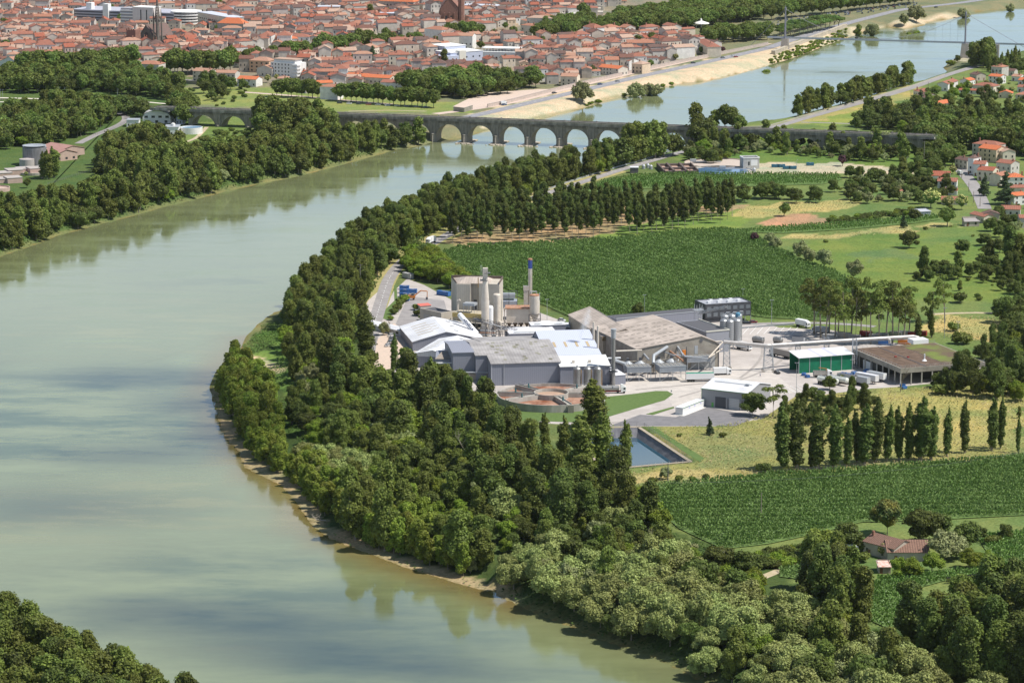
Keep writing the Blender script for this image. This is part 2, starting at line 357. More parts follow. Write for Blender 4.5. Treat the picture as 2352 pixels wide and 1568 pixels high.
# unseen low clouds added in the sun's way to shade bands of the water
m = bpy.data.materials.new('cloud'); m.use_nodes = True; n, l = m.node_tree.nodes, m.node_tree.links; b = n['Principled BSDF']
b.inputs['Base Color'].default_value = (.9,.9,.9,1); b.inputs['Roughness'].default_value = 1
tc = n.new('ShaderNodeTexCoord'); ln = n.new('ShaderNodeVectorMath'); ln.operation = 'LENGTH'; mr = n.new('ShaderNodeMapRange'); mr.interpolation_type = 'SMOOTHSTEP'
nz_ = n.new('ShaderNodeTexNoise'); nz_.inputs['Scale'].default_value = 1.6; nz_.inputs['Detail'].default_value = 4; ad = n.new('ShaderNodeMath'); ad.operation = 'MULTIPLY_ADD'; ad.inputs[1].default_value = .55
fl = n.new('ShaderNodeVectorMath'); fl.operation = 'MULTIPLY'; fl.inputs[1].default_value = (1,1,0); l.new(tc.outputs['Object'], fl.inputs[0]); l.new(fl.outputs[0], ln.inputs[0]); l.new(tc.outputs['Object'], nz_.inputs['Vector']); l.new(nz_.outputs['Fac'], ad.inputs[0]); l.new(ln.outputs['Value'], ad.inputs[2]); l.new(ad.outputs[0], mr.inputs['Value'])
mr.inputs['From Min'].default_value = 1.26; mr.inputs['From Max'].default_value = .2; mr.inputs['To Max'].default_value = .42
l.new(mr.outputs[0], b.inputs['Alpha'])
cm = MB(); cm.lathe((0,0,0), [(.01,-1),(.7,-.7),(1,0),(.75,.7),(.01,1)], 24); cme = cm.mesh('cloud', m)
for u, v, hu, hv in [(330,868,330,30),(430,925,190,26),(520,1000,240,42),(300,1045,260,24),(120,1165,420,40),(620,1428,430,42),(330,1400,260,26),(760,1500,420,30),(1000,1540,300,24)]:
    p = P(u, v, 0); s_ = pix(v); ca_ = bpy.data.objects.new('cloud', cme); SC.collection.objects.link(ca_); t_ = 620.0/SUND.z
    ca_.location = p + SUND*t_; ca_.scale = (hu*1.25/s_, hv*1.9/(s_*.24), 8); kind(ca_, 'stuff'); ca_['label'] = 'unseen small white cloud added to shade the river'
hb = MB(); hb.box(-31000, 31000, -4000, 46500, -4.5, 335); hm = bpy.data.materials.new('haze'); hm.use_nodes = True; hm.node_tree.nodes.remove(hm.node_tree.nodes['Principled BSDF'])
hv_ = hm.node_tree.nodes.new('ShaderNodeVolumePrincipled'); hv_.inputs['Color'].default_value = (.86,.90,1,1); hv_.inputs['Density'].default_value = 8e-6; hv_.inputs['Anisotropy'].default_value = .3
hm.node_tree.links.new(hv_.outputs[0], hm.node_tree.nodes['Material Output'].inputs['Volume']); kind(hb.obj('haze', hm), 'stuff')
# ---------------------------------------------------------------- flat sheets: roads, yards, lawns
SHEETN = [0]
def sheet(name, pl, m, dz, z=LAND, knd='structure', world_pts=False):
    b_ = MB(); pts = pl if world_pts else W(pl, z)
    b_.poly([(p[0], p[1], z+dz) for p in pts]); o = b_.obj(name, m)
    import bmesh
    bm = bmesh.new(); bm.from_mesh(o.data); bmesh.ops.triangulate(bm, faces=bm.faces)
    for f in bm.faces:
        if f.normal.z < 0: f.normal_flip()
    bm.to_mesh(o.data); bm.free()
    if knd: kind(o, knd)
    return o
def offs(line, w):
    L, R = [], []
    for i, p in enumerate(line):
        d = Vector(line[min(i+1, len(line)-1)]) - Vector(line[max(i-1, 0)]); d.z = 0; d.normalize(); nn = Vector((-d.y, d.x, 0))
        L.append(Vector(p)+nn*w/2); R.append(Vector(p)-nn*w/2)
    return L, R
def road(name, line, w, m, dz, z=LAND, knd='structure', dash=None, dmat=None):
    ws = [P(u, v, z) for u, v in line]
    # even resampling
    pts = [ws[0]]
    for a, b2 in zip(ws, ws[1:]):
        k = max(1, int((b2-a).length/12));
        for i in range(1, k+1): pts.append(a.lerp(b2, i/k))
    for _ in range(3): pts = [pts[0]]+[(pts[i-1]+pts[i]*2+pts[i+1])/4 for i in range(1, len(pts)-1)]+[pts[-1]]
    L, R = offs(pts, w); mb = MB(); n_ = len(pts)
    mb.add([(p.x,p.y,z+dz) for p in L]+[(p.x,p.y,z+dz) for p in R], [(i, n_+i, n_+i+1, i+1) for i in range(n_-1)])
    o = mb.obj(name, m); 
    if knd: kind(o, knd)
    if dash:
        mb = MB(); acc = 0
        for a, b2 in zip(pts, pts[1:]):
            Ls = (b2-a).length; d = (b2-a)/Ls; nn = Vector((-d.y, d.x, 0)); t = 0
            while t+dash < Ls:
                q = a+d*t; q2 = a+d*(t+dash*.45)
                mb.add([(x.x, x.y, z+dz+.03) for x in (q+nn*.12, q-nn*.12, q2-nn*.12, q2+nn*.12)], [(0,1,2,3)]); t += dash
        kind(mb.obj('road_marking', dmat), 'structure')
    return pts
asphalt = mat('asphalt', (.26,.24,.235), .9, (.33,.31,.30), .25, 5)
asphalt_dark = mat('asphalt_dark', (.17,.165,.17), .9, (.22,.21,.215), .3, 5)
concrete_yard = mat('concrete_yard', (.40,.36,.33), .9, (.50,.455,.42), .12, 6)
yard_bright = mat('yard_bright', (.56,.51,.46), .9, (.46,.42,.38), .2, 5)
dirt = mat('dirt_track', (.52,.42,.30), .95, (.40,.34,.20), .5, 5)
white_paint = mat('white_paint', (.8,.8,.78), .6)
lawn = mat('mown_lawn', (.085,.14,.035), .95, (.12,.18,.05), .6, 5, bump=.4)
verge = mat('dry_verge', (.42,.33,.15), .95, (.24,.26,.08), .35, 6, bump=.5)

for i_ in range(9): road('road_marking', [(1690+i_*16, 768), (1705+i_*16, 752)], .25, white_paint, .2)
for i_ in range(8): road('road_marking', [(1772+i_*14, 886), (1800+i_*14, 903)], .25, white_paint, .2)
tyre_ = mat('tyre_marks', (.30,.275,.25), .9, (.40,.36,.33), .6, 5)
road('tyre_marks', [(1560,912),(1640,888),(1720,870),(1800,830),(1820,790)], 1.6, tyre_, .11); road('tyre_marks', [(1700,868),(1740,840),(1760,800),(1740,770)], 1.4, tyre_, .12); road('tyre_marks', [(1460,895),(1560,888),(1690,872)], 1.5, tyre_, .14)
# ================================================================ roads, yards and lawns of the setting
sheet('factory_yard', [(865,742),(905,668),(935,640),(975,655),(1040,690),(1150,705),(1240,718),(1320,748),(1480,745),(1600,737),(1722,737),(1790,752),(1910,758),(2060,788),(2150,796),(2270,835),(2260,868),(2068,888),(1990,893),(1880,908),(1830,908),(1750,962),(1640,979),(1400,979),(1250,972),(1180,945),(1020,880),(900,862),(858,834)], concrete_yard, .03)
sheet('entrance_yard', [(938,680),(1020,690),(1040,760),(1000,800),(935,780),(905,752)], asphalt, .06)
sheet('yard_apron', [(1400,883),(1690,842),(1760,840),(1830,900),(1750,915),(1612,900),(1600,925),(1545,933),(1530,899),(1505,897),(1440,905),(1400,909)], yard_bright, .06)
sheet('side_yard', [(1552,958),(1617,934),(1716,944),(1745,955),(1690,978),(1560,978),(1400,978),(1470,952)], asphalt_dark, .09)
sheet('garage_apron', [(1600,932),(1620,928),(1716,942),(1722,953),(1640,938)], yard_bright, .12)
sheet('mown_lawn', [(1100,925),(1150,915),(1300,915),(1395,911),(1461,904),(1505,898),(1533,898),(1546,905),(1527,919),(1461,938),(1395,958),(1329,970),(1200,966),(1110,950)], lawn, .10)
sheet('mown_lawn', [(1483,951),(1547,934),(1549,937),(1500,953)], lawn, .13)
sheet('mown_lawn', [(1489,982),(1500,978),(1618,1052),(1608,1062)], lawn, .05)
sheet('mown_lawn', [(905,655),(911,655),(913,692),(906,690)], lawn, .10)
sheet('mown_lawn', [(870,730),(880,716),(925,672),(930,680),(905,715),(893,735)], lawn, .10)
sheet('parking_lot', [(857,790),(905,742),(930,760),(930,800),(895,860),(850,850)], mat('parking_gravel', (.62,.48,.38), .9, (.52,.42,.34), .4, 4), .07)
road('river_road', [(1608,340),(1560,350),(1500,369),(1451,382),(1380,405),(1288,434),(1200,462),(1110,500),(1040,532),(1000,556),(960,576),(930,594),(905,622),(889,645),(880,680),(870,710),(860,745),(848,790),(838,850)], 7.0, asphalt, .12, dash=6, dmat=white_paint)
road('verge', [(1420,392),(1288,430),(1110,495),(1000,548),(918,592),(892,618),(875,645),(862,685),(846,725)], 16.0, verge, .05)
sheet('layby', [(846,690),(868,670),(885,655),(880,700),(862,740),(840,760),(825,730)], mat('worn_paving', (.55,.50,.46), .95, (.42,.38,.35), .3, 6), .07)
road('village_street', [(2205,388),(2222,408),(2240,430),(2252,455),(2262,480)], 8.5, asphalt, .10, dash=None)
for k_, (u_, v_) in enumerate([(2213,405),(2238,432)]): pass
road('far_river_road', [(1060,272),(1110,262),(1176,246),(1290,219),(1380,198),(1450,180),(1560,157),(1764,111),(1830,88),(1960,50),(2070,22),(2200,8),(2352,-14)], 11, mat('quay_asphalt', (.24,.24,.26), .9, (.30,.29,.30), .2, 4), .10, dash=9, dmat=white_paint)
road('promenade', [(1000,262),(1060,255),(1176,236),(1290,207),(1450,168),(1560,144),(1764,100)], 9, mat('promenade_paving', (.60,.46,.38), .95, (.52,.42,.36), .4, 4), .06)
road('levee_road', [(1640,303),(1764,296),(1800,287),(1840,274),(1990,233),(2090,204),(2176,172),(2250,150)], 8, asphalt, .10)
road('park_path', [(2100,288),(1900,283),(1840,281)], 4, asphalt, .06)
road('park_path', [(980,256),(860,252),(800,256)], 3, dirt, .06)
road('access_road', [(250,252),(290,262),(295,275),(270,290),(230,305),(180,330)], 6, asphalt, .08)
road('park_path', [(373,334),(420,332),(450,320),(475,292)], 3.2, dirt, .08)
road('farm_track', [(1740,1330),(1795,1300),(1850,1285),(1900,1278)], 4, dirt, .06)
road('farm_track', [(1700,745),(1900,738),(2010,750)], 5, asphalt, .05)
road('meadow_track', [(2130,722),(2240,715),(2352,722)], 4, dirt, .05)
road('canal_towpath', [(-40,224),(85,227),(160,230)], 5, mat('pale_path', (.68,.62,.52), .9), .08)
road('canal_towpath', [(-40,236),(85,226+6),(160,238),(250,240),(300,245)], 4, mat('pale_path', (.68,.62,.52), .9), .12)
road('towpath_slope', [(160,218),(250,222),(300,232),(395,240)], 4, mat('pale_path', (.68,.62,.52), .9), .08)
road('street', [(560,212),(700,222),(800,232),(900,240)], 6, mat('promenade_paving', (.6,.46,.38)), .06)
road('street', [(375,178),(460,188),(540,196)], 7, asphalt, .06)
sheet('paved_square', [(1040,245),(1100,215),(1238,205),(1310,205),(1200,232),(1075,255)], mat('square_gravel', (.62,.48,.40), .95, (.55,.45,.37), .5, 4), .04)
# ================================================================ trees
def leafmat(name, col, col2, tr=.35, isl=.8):
    return mat(name, col, .62, col2, .22, 3, .25, island=isl, objr=.5, transl=tr, lo=.4, hi=.62)
L_POP = leafmat('poplar_leaves', (0.152,0.182,0.035), (0.201,0.226,0.044))
L_DARK = leafmat('dark_leaves', (0.104,0.134,0.028), (0.144,0.171,0.035))
L_YNG = leafmat('young_leaves', (0.195,0.248,0.031), (0.268,0.297,0.044))
L_WIL = leafmat('willow_leaves', (0.232,0.264,0.079), (0.329,0.352,0.110), .2)
L_OLV = leafmat('grey_willow_leaves', (0.256,0.275,0.114), (0.342,0.352,0.150), .2)
L_LOC = leafmat('locust_leaves', (0.183,0.248,0.026), (0.244,0.286,0.031))
L_PLN = leafmat('plane_leaves', (0.134,0.182,0.035), (0.183,0.220,0.044))
L_LIM = leafmat('lime_leaves', (0.128,0.198,0.040), (0.183,0.248,0.053))
L_FLW = leafmat('blossom', (0.462,0.418,0.154), (0.605,0.528,0.220), .2)
L_BAM = leafmat('bamboo_leaves', (0.209,0.253,0.044), (0.275,0.308,0.055))
L_CED = leafmat('cedar_needles', (0.055,0.091,0.032), (0.083,0.116,0.040), .1)
L_MAG = leafmat('glossy_brown_leaves', (0.065,0.099,0.024), (0.220,0.182,0.040), .1, .9)
L_RED = leafmat('purple_leaves', (0.075,0.033,0.045), (0.105,0.045,0.053), .1)
BARK = mat('bark', (.20,.17,.13), .95, (.30,.26,.21), 1.5, 3)
PALEBARK = mat('pale_bark', (.42,.38,.31), .9, (.30,.27,.2), 2, 3)
DEADWOOD = mat('dead_wood', (.42,.37,.31), .9)
def leaf_cloud(rng, clumps, n, size, up=.35, elong=1.0, inner=.25):
    """clumps: rows cx cy cz rx ry rz; n leaf quads over them"""
    C_ = np.array(clumps, float); area = (C_[:,3]*C_[:,4]+C_[:,4]*C_[:,5]+C_[:,3]*C_[:,5]); pr = area/area.sum()
    k = rng.choice(len(C_), n, p=pr); d = rng.normal(size=(n,3)); d /= np.linalg.norm(d, axis=1, keepdims=True)
    d[:,2] = np.where(d[:,2] < -.4, -d[:,2]*.8, d[:,2])
    r = 1 - inner*rng.random(n)**1.5
    r *= 1 + .10*np.sin(d[:,0]*5+k*1.7)*np.sin(d[:,1]*5+k) + .08*rng.normal(size=n)
    c = C_[k,:3] + d*C_[k,3:6]*r[:,None]
    # drop leaves deep inside other clumps
    keep = np.ones(n, bool)
    for q in C_:
        e = (((c-q[:3])/q[3:6])**2).sum(1); keep &= e > .42
    c, d = c[keep], d[keep]; n = len(c)
    nn = d/ np.maximum(.2, 1) + rng.normal(size=(n,3))*.55 + np.array([0,0,up]); nn /= np.linalg.norm(nn, axis=1, keepdims=True)
    a = np.cross(nn, rng.normal(size=(n,3))); a /= np.linalg.norm(a, axis=1, keepdims=True); b_ = np.cross(nn, a)
    s = size*(.6+.8*rng.random(n))[:,None]
    V = np.stack([c-a*s*.5*elong, c+b_*s*.5, c+a*s*.5*elong, c-b_*s*.5], 1).reshape(-1,3)
    return V
def core(clumps, f=.74, nseg=8, nr=5):
    V, F = [], []
    for q in clumps:
        o = len(V)
        for i in range(nr+1):
            t = math.pi*i/nr
            for k in range(nseg):
                a = 2*math.pi*k/nseg + i*.4
                w = f*(1+.12*math.sin(3*a+q[0]+i))
                V.append((q[0]+q[3]*w*math.sin(t)*math.cos(a), q[1]+q[4]*w*math.sin(t)*math.sin(a), q[2]+q[5]*w*math.cos(t)))
        for i in range(nr):
            for k in range(nseg):
                k2 = (k+1) % nseg; F.append((o+i*nseg+k, o+(i+1)*nseg+k, o+(i+1)*nseg+k2, o+i*nseg+k2))
    return V, F
def limb_mesh(rng, H, ht, r0, clumps, mb, mi, limbs=5, bend=.3):
    top = Vector((rng.normal()*bend, rng.normal()*bend, ht))
    mb.tube([(0,0,-.6), (rng.normal()*.15, rng.normal()*.15, ht*.5), top], [r0*1.15, r0*.8, r0*.45], 6, mi)
    for j in range(min(limbs, len(clumps))):
        q = clumps[int(rng.integers(len(clumps)))]
        s = Vector((0,0,ht*(.35+.5*rng.random()))); e = Vector(q[:3]); m_ = s.lerp(e, .5)+Vector((0,0,-.4))
        mb.tube([s, m_, e], [r0*.4, r0*.28, r0*.12], 4, mi, cap=False)
def clumps_for(shape, rng, H, R):
    """H tree height, R crown radius -> list of ellipsoids, trunk height"""
    out = []
    if shape == 'ovoid':                 # riverside poplar: many upward tips
        z0 = H*.12
        for i in range(13):
            t = (i+.5)/13; zz = z0 + (H-z0)*t*.92; rr = R*math.sin(math.pi*min(1, .18+t*.86))**.7*.75
            a = rng.random()*6.28; d = rr*(.35+.55*rng.random())
            out.append((math.cos(a)*d, math.sin(a)*d, zz, R*.38, R*.38, H*.13))
        for i in range(3):
            a = i*2.1+rng.random(); out.append((math.cos(a)*R*.35, math.sin(a)*R*.35, H*(.80+.10*rng.random()), R*.24, R*.24, H*.11))
        out.append((0,0,H*.45,R*.55,R*.55,H*.36)); th = H*.6
    elif shape == 'spread':              # broad, layered
        for i in range(19):
            a = rng.random()*6.28; t = rng.random(); d = R*math.sqrt(rng.random())*.78
            zz = H*(.24+.58*t*(1-.5*(d/R)**2)); out.append((math.cos(a)*d, math.sin(a)*d, zz, R*.36, R*.36, H*.14))
        out.append((0,0,H*.5,R*.62,R*.62,H*.38)); th = H*.5
    elif shape == 'round':
        for i in range(16):
            d = rng.normal(size=3); d /= np.linalg.norm(d); d[2] = abs(d[2])*.9-.18
            out.append((d[0]*R*.62, d[1]*R*.62, H*.53+d[2]*H*.36, R*.36, R*.36, H*.15))
        out.append((0,0,H*.52,R*.68,R*.68,H*.40)); th = H*.5
    elif shape == 'willow':              # billowing cushions
        for i in range(17):
            d = rng.normal(size=3); d /= np.linalg.norm(d); d[2] = abs(d[2])*1.1-.35
            rr = .7+.45*rng.random(); q = .25+.13*rng.random(); out.append((d[0]*R*.75*rr, d[1]*R*.75*rr, H*.46+d[2]*H*.44*rr, R*q, R*q, H*q*.52))
        out.append((0,0,H*.42,R*.60,R*.60,H*.36)); th = H*.4
    elif shape == 'column':              # lombardy poplar
        for i in range(24):
            t = (i+.5)/24; zz = H*(.08+.89*t); rr = R*(.55+.6*math.sin(math.pi*min(1,.1+t*.72)))*(1 if t < .75 else (1.02-t)/.27)
            a = rng.random()*6.28; out.append((math.cos(a)*R*.22, math.sin(a)*R*.22, zz, max(.35,rr*.74), max(.35,rr*.74), H*.07))
        th = H*.8
    elif shape == 'plantation':          # ovoid crown high on a clear stem
        for i in range(12):
            t = (i+.5)/12; zz = H*(.30+.64*t); rr = R*math.sin(math.pi*(.16+t*.80))**.8*.62
            a = i*2.4+rng.random(); out.append((math.cos(a)*rr*.8, math.sin(a)*rr*.8, zz, R*.40, R*.40, H*.10))
        out.append((0,0,H*.9,R*.25,R*.25,H*.10)); th = H*.6
    elif shape == 'umbrella':            # pollarded plane
        for i in range(10):
            a = i*.63; out.append((math.cos(a)*R*.6, math.sin(a)*R*.6, H*.82+rng.normal()*.15, R*.45, R*.45, H*.16))
        out.append((0,0,H*.86,R*.6,R*.6,H*.16)); th = H*.75
    elif shape == 'cedar':
        for i in range(14):
            t = i/13; zz = H*(.15+.8*t); rr = R*(1-t*.85); a = rng.random()*6.28
            out.append((math.cos(a)*rr*.45, math.sin(a)*rr*.45, zz, rr*.7+.4, rr*.7+.4, H*.045))
        th = H*.85
    elif shape == 'cone':
        for i in range(8):
            t = (i+.5)/8; out.append((rng.normal()*.1*R, rng.normal()*.1*R, H*(.08+.9*t), R*(1.05-t), R*(1.05-t), H*.10))
        th = H*.5
    elif shape == 'bush':
        for i in range(9):
            a = rng.random()*6.28; d = R*.55*math.sqrt(rng.random()); out.append((math.cos(a)*d, math.sin(a)*d, H*(.35+.3*rng.random()), R*.5, R*.5, H*.34))
        th = H*.3
    elif shape == 'open':                # tall, thin, see-through crown
        for i in range(12):
            t = .42+.55*rng.random(); a = rng.random()*6.28; d = R*(.2+.7*rng.random())*(1.2-t*.5)
            out.append((math.cos(a)*d, math.sin(a)*d, H*t, R*.33, R*.33, H*.075))
        th = H*.85
    return out, th
def tree_proto(shape, seed, H, R, n, size, leaf, bark=BARK, parts=False, accent=None, corek=.74, r0=None, inner=.25):
    rng = np.random.default_rng(seed)
    cl, th = clumps_for(shape, rng, H, R)
    V = leaf_cloud(rng, cl, n, size, inner=inner)
    F = np.arange(len(V)).reshape(-1, 4); mi = np.zeros(len(F), int)
    if accent is not None:
        zc = V.reshape(-1,4,3).mean(1); sel = (rng.random(len(F)) < .62) & (zc[:,2] > H*.45); mi = np.where(sel, 1, 0)
    if shape != 'open' and corek > 0:
        cv, cf = core(cl, corek); F = np.concatenate([F, np.array(cf)+len(V)]); V = np.concatenate([V, np.array(cv)]); mi = np.concatenate([mi, np.zeros(len(cf), int)])
    tb = MB(); limb_mesh(rng, H, th, r0 or (.12+H*.014), cl, tb, 0, 7 if shape == 'open' else 4)
    lm = [leaf]+([accent] if accent is not None else [])
    if parts:
        return ('parts', mesh_np('crown', V, F, lm, mi), tb.mesh('trunk', bark))
    tv = np.array(tb.v)
    me = bpy.data.meshes.new('tree'); k = len(V)
    qf = [tuple(f) for f in F.tolist()]+[tuple(i+k for i in f) for f in tb.f]
    me.from_pydata(np.concatenate([V, tv]).tolist(), [], qf)
    for m_ in lm+[bark]: me.materials.append(m_)
    me.polygons.foreach_set('material_index', np.concatenate([mi, np.full(len(tb.f), len(lm))]).astype(np.int32)); me.update()
    return ('one', me)
PROTO = {}
def protos(key, shape, H, R, n, size, leaf, count=5, **kw):
    PROTO[key] = (H, R, [tree_proto(shape, hash_(key)+i*13, H*(1+.0*i), R, n, size, leaf, **kw) for i in range(count)])
def hash_(s): return sum(ord(c)*(i+3) for i, c in enumerate(s)) % 9973
protos('poplar',  'ovoid', 18, 5.6, 4600, .62, L_POP, 7)
protos('dpoplar', 'ovoid', 20, 5.6, 4600, .60, L_DARK, 5)
protos('young',   'ovoid', 11, 3.6, 3000, .50, L_YNG, 6)
protos('willow',  'willow', 12, 6.6, 7000, .50, L_WIL, 7, corek=.70)
protos('greywil', 'willow', 9, 4.4, 2600, .55, L_OLV, 4)
protos('locust',  'spread', 12, 5.6, 3800, .55, L_LOC, 5)
protos('plane',   'round', 16, 7.2, 2400, .85, L_PLN, 6)
protos('planeP',  'round', 16, 7.2, 2400, .85, L_PLN, 3, parts=True)
protos('fplane',  'round', 17, 7.6, 1400, 1.2, L_PLN, 6)
protos('darktree','spread', 13, 6.0, 3000, .7, L_DARK, 6)
protos('fpoplar', 'ovoid', 18, 6.0, 2000, .85, L_POP, 6)
protos('fdark',   'spread', 14, 6.2, 1500, .95, L_DARK, 6)
protos('column',  'column', 20, 1.9, 3800, .50, L_DARK, 5, parts=True)
protos('columnP', 'column', 20, 2.6, 3400, .55, L_POP, 4, parts=True)
protos('cypress', 'column', 25, 3.2, 6500, .5, L_DARK, 2, parts=True)
protos('plant',   'plantation', 20, 3.5, 2300, .60, L_DARK, 5, parts=True, bark=PALEBARK, r0=.2)
protos('open',    'open', 22, 5.6, 3600, .62, L_POP, 5, parts=True, inner=.9, r0=.3)
protos('lime',    'round', 9, 4.0, 1500, .6, L_LIM, 3, accent=L_FLW)
protos('cedar',   'cedar', 16, 6.0, 3600, .6, L_CED, 2, parts=True)
protos('fir',     'cone', 8, 2.2, 1300, .5, L_CED, 2)
protos('bush',    'bush', 3, 2.6, 900, .45, L_POP, 4)
protos('gbush',   'bush', 3, 2.6, 900, .45, L_LOC, 3)
protos('dbush',   'bush', 3, 2.6, 1000, .42, L_DARK, 4)
protos('purple',  'round', 6, 2.6, 900, .45, L_RED, 1)
protos('pollard', 'umbrella', 7, 3.6, 800, .7, L_LIM, 3, parts=True, r0=.28)
protos('bamboo',  'bush', 7, 3.4, 3200, .45, L_BAM, 2)
protos('magnol',  'round', 12, 6.4, 5200, .55, L_MAG, 1, parts=True)
protos('strip',   'ovoid', 13, 3.0, 1500, .55, L_POP, 3, parts=True)
TREEINFO = {  # object name, category, words
 'poplar':('poplar_tree','poplar','mid green bushy poplar'), 'dpoplar':('poplar_tree','poplar','dark green tall poplar'),
 'young':('young_poplar','young poplar','bright green young poplar'), 'willow':('willow_tree','willow','silvery green billowing willow'),
 'greywil':('grey_willow','willow','grey leaved rounded willow'), 'locust':('locust_tree','locust tree','fresh green feathery locust tree'),
 'plane':('plane_tree','plane tree','round crowned green plane tree'), 'planeP':('plane_tree','plane tree','round crowned green plane tree'),
 'fplane':('plane_tree','plane tree','dense green plane tree'), 'darktree':('broadleaf_tree','tree','dark spreading broadleaf tree'),
 'fpoplar':('poplar_tree','poplar','upright green poplar'), 'fdark':('broadleaf_tree','tree','dark leafy tree'),
 'column':('lombardy_poplar','lombardy poplar','narrow columnar dark poplar'), 'columnP':('lombardy_poplar','lombardy poplar','tall column shaped poplar'),
 'cypress':('cypress_tree','cypress','very tall dark columnar cypress'), 'plant':('plantation_poplar','plantation poplar','planted poplar with clear pale stem'),
 'open':('tall_poplar','tall poplar','tall sparse poplar showing its trunk'), 'lime':('blossoming_tree','flowering tree','yellow blossoming round tree'),
 'cedar':('cedar_tree','cedar','dark layered cedar'), 'fir':('fir_tree','fir','small dark conical fir'), 'bush':('bush','bush','mid green bush'),
 'gbush':('bush','bush','fresh green bush'), 'dbush':('bush','bush','dark green bush'), 'purple':('purple_leaved_tree','tree','purple leaved round tree'),
 'pollard':('pollarded_plane','pollarded tree','flat topped pollarded plane'), 'bamboo':('bamboo_clump','bamboo','yellowish green bamboo clump'),
 'magnol':('magnolia_tree','magnolia','large dark tree with bronze leaves'), 'strip':('slender_tree','tree','slender half bare tree')}
USED = {}
TREES = []
def tree(key, x, y, z, s=1.0, where=None, group=None, sz=None, rnd_=rnd):
    H, R, ps = PROTO[key]; nm, cat, words_ = TREEINFO[key]; i = rnd_.randrange(len(ps)); p = ps[i]
    rz = rnd_.random()*6.283; sx = s*(.92+.16*rnd_.random()); szz = (sz or s)*(.93+.14*rnd_.random())
    if p[0] == 'one':
        o = bpy.data.objects.new(nm, p[1]); SC.collection.objects.link(o)
    else:
        o = bpy.data.objects.new(nm, None); SC.collection.objects.link(o)
        c = bpy.data.objects.new('crown', p[1]); c.parent = o; SC.collection.objects.link(c)
        t = bpy.data.objects.new('trunk', p[2]); t.parent = o; SC.collection.objects.link(t)
    o.location = (x, y, z); o.rotation_euler = (rnd_.uniform(-.05,.05), rnd_.uniform(-.05,.05), rz); o.scale = (sx*rnd_.uniform(.86,1.14), sx*rnd_.uniform(.86,1.14), szz)
    lab = words_ + (' ' + where if where else '')
    tag(o, lab, cat, group or (words_ + ' group'))
    TREES.append(o); return o
def zat(x, y): return float(height(np.array([x]), np.array([y]))[0])
def tpx(key, u, v, hpx=None, where=None, s=None, wide=None, group=None):   # tree with its foot at (u,v), hpx tall in the photo
    p = P(u, v); H = PROTO[key][0]
    k = (hpx/(pix(v)*.985)/H) if hpx else (s or 1.0)
    d = float(shore_dist(np.array([p.x]), np.array([p.y]))[0]); z = zat(p.x, p.y) if d < 30 else LAND
    o = tree(key, p.x, p.y, z-.1, k, where, group)
    if wide: o.scale.x *= wide; o.scale.y *= wide
    return o
def scatter(poly, mix, spacing, where, group, smin=.75, smax=1.15, avoid=(), mind=2.0, seed=1, vscale=None):
    """mix: list of (key, weight)"""
    r_ = random.Random(seed); pw = [(p.x, p.y) for p in W(poly)]; av = [[(p.x, p.y) for p in W(a)] for a in avoid]
    x0, x1 = min(p[0] for p in pw), max(p[0] for p in pw); y0, y1 = min(p[1] for p in pw), max(p[1] for p in pw)
    xs, ys = [], []; j = 0; y = y0
    while y < y1:
        x = x0 + (spacing/2 if j % 2 else 0)
        while x < x1:
            xs.append(x+r_.uniform(-.38,.38)*spacing); ys.append(y+r_.uniform(-.38,.38)*spacing); x += spacing
        y += spacing*.87; j += 1
    if not xs: return 0
    xs, ys = np.array(xs), np.array(ys); ok = inpoly(xs, ys, pw)
    for a in av: ok &= ~inpoly(xs, ys, a)
    xs, ys = xs[ok], ys[ok]; d = shore_dist(xs, ys); ok = d > mind; xs, ys = xs[ok], ys[ok]; hz = height(xs, ys)
    keys = [k for k, _ in mix]; ws = [w for _, w in mix]
    for x, y, z in zip(xs, ys, hz):
        u, v = UV((x, y, z))
        if u < -130 or u > 2480 or v > 1720 or v < -60: continue
        s = r_.uniform(smin, smax); key = r_.choices(keys, ws)[0]
        tree(key, float(x), float(y), float(z)-.2, s, where, group, rnd_=r_)
    return len(xs)
# ---------------------------------------------------------------- woods along the river, tree by tree
scatter([(-100,600),(130,540),(300,494),(450,454),(560,430),(592,420),(592,398),(480,405),(400,425),(300,446),(200,470),(100,492),(-100,530)],
        [('fpoplar',6),('fdark',5),('greywil',.6),('locust',1)], 8.6, 'in the far bank belt below the water works', 'trees in the far bank belt', .8, 1.15, seed=11)
scatter([(-100,470),(60,478),(110,476),(160,462),(300,440),(398,420),(400,405),(300,420),(240,440),(150,455),(60,470),(-100,460)], [('fpoplar',3),('fdark',3),('bush',2)], 10, 'behind the far bank belt', 'trees behind the far bank belt', .5,.8, seed=12)
scatter([(228,400),(240,375),(300,352),(378,350),(385,372),(470,388),(588,382),(592,402),(480,406),(398,420),(300,440),(240,425)],
        [('fpoplar',6),('fdark',2)], 9, 'between the white works and the river belt', 'poplars before the white works', .95, 1.3, seed=13)
scatter([(-100,360),(0,345),(60,342),(100,340),(165,322),(230,302),(262,286),(258,262),(150,240),(80,262),(0,275),(-100,280)],
        [('fdark',5),('fplane',2),('fpoplar',2),('locust',1)], 9.5, 'in the wood under the canal', 'trees in the wood under the canal', .75, 1.1, seed=14)
scatter([(-100,212),(60,215),(200,212),(330,222),(400,232),(420,215),(395,195),(300,180),(60,178),(-100,185)],
        [('fdark',5),('fplane',3),('fpoplar',1)], 10, 'in the wood above the canal', 'trees in the wood above the canal', .8, 1.15, seed=15)
scatter([(250,258),(300,252),(345,262),(340,275),(262,268)], [('fdark',1)], 11, 'by the canal lock', 'trees by the canal lock', 1., 1.2, seed=16)
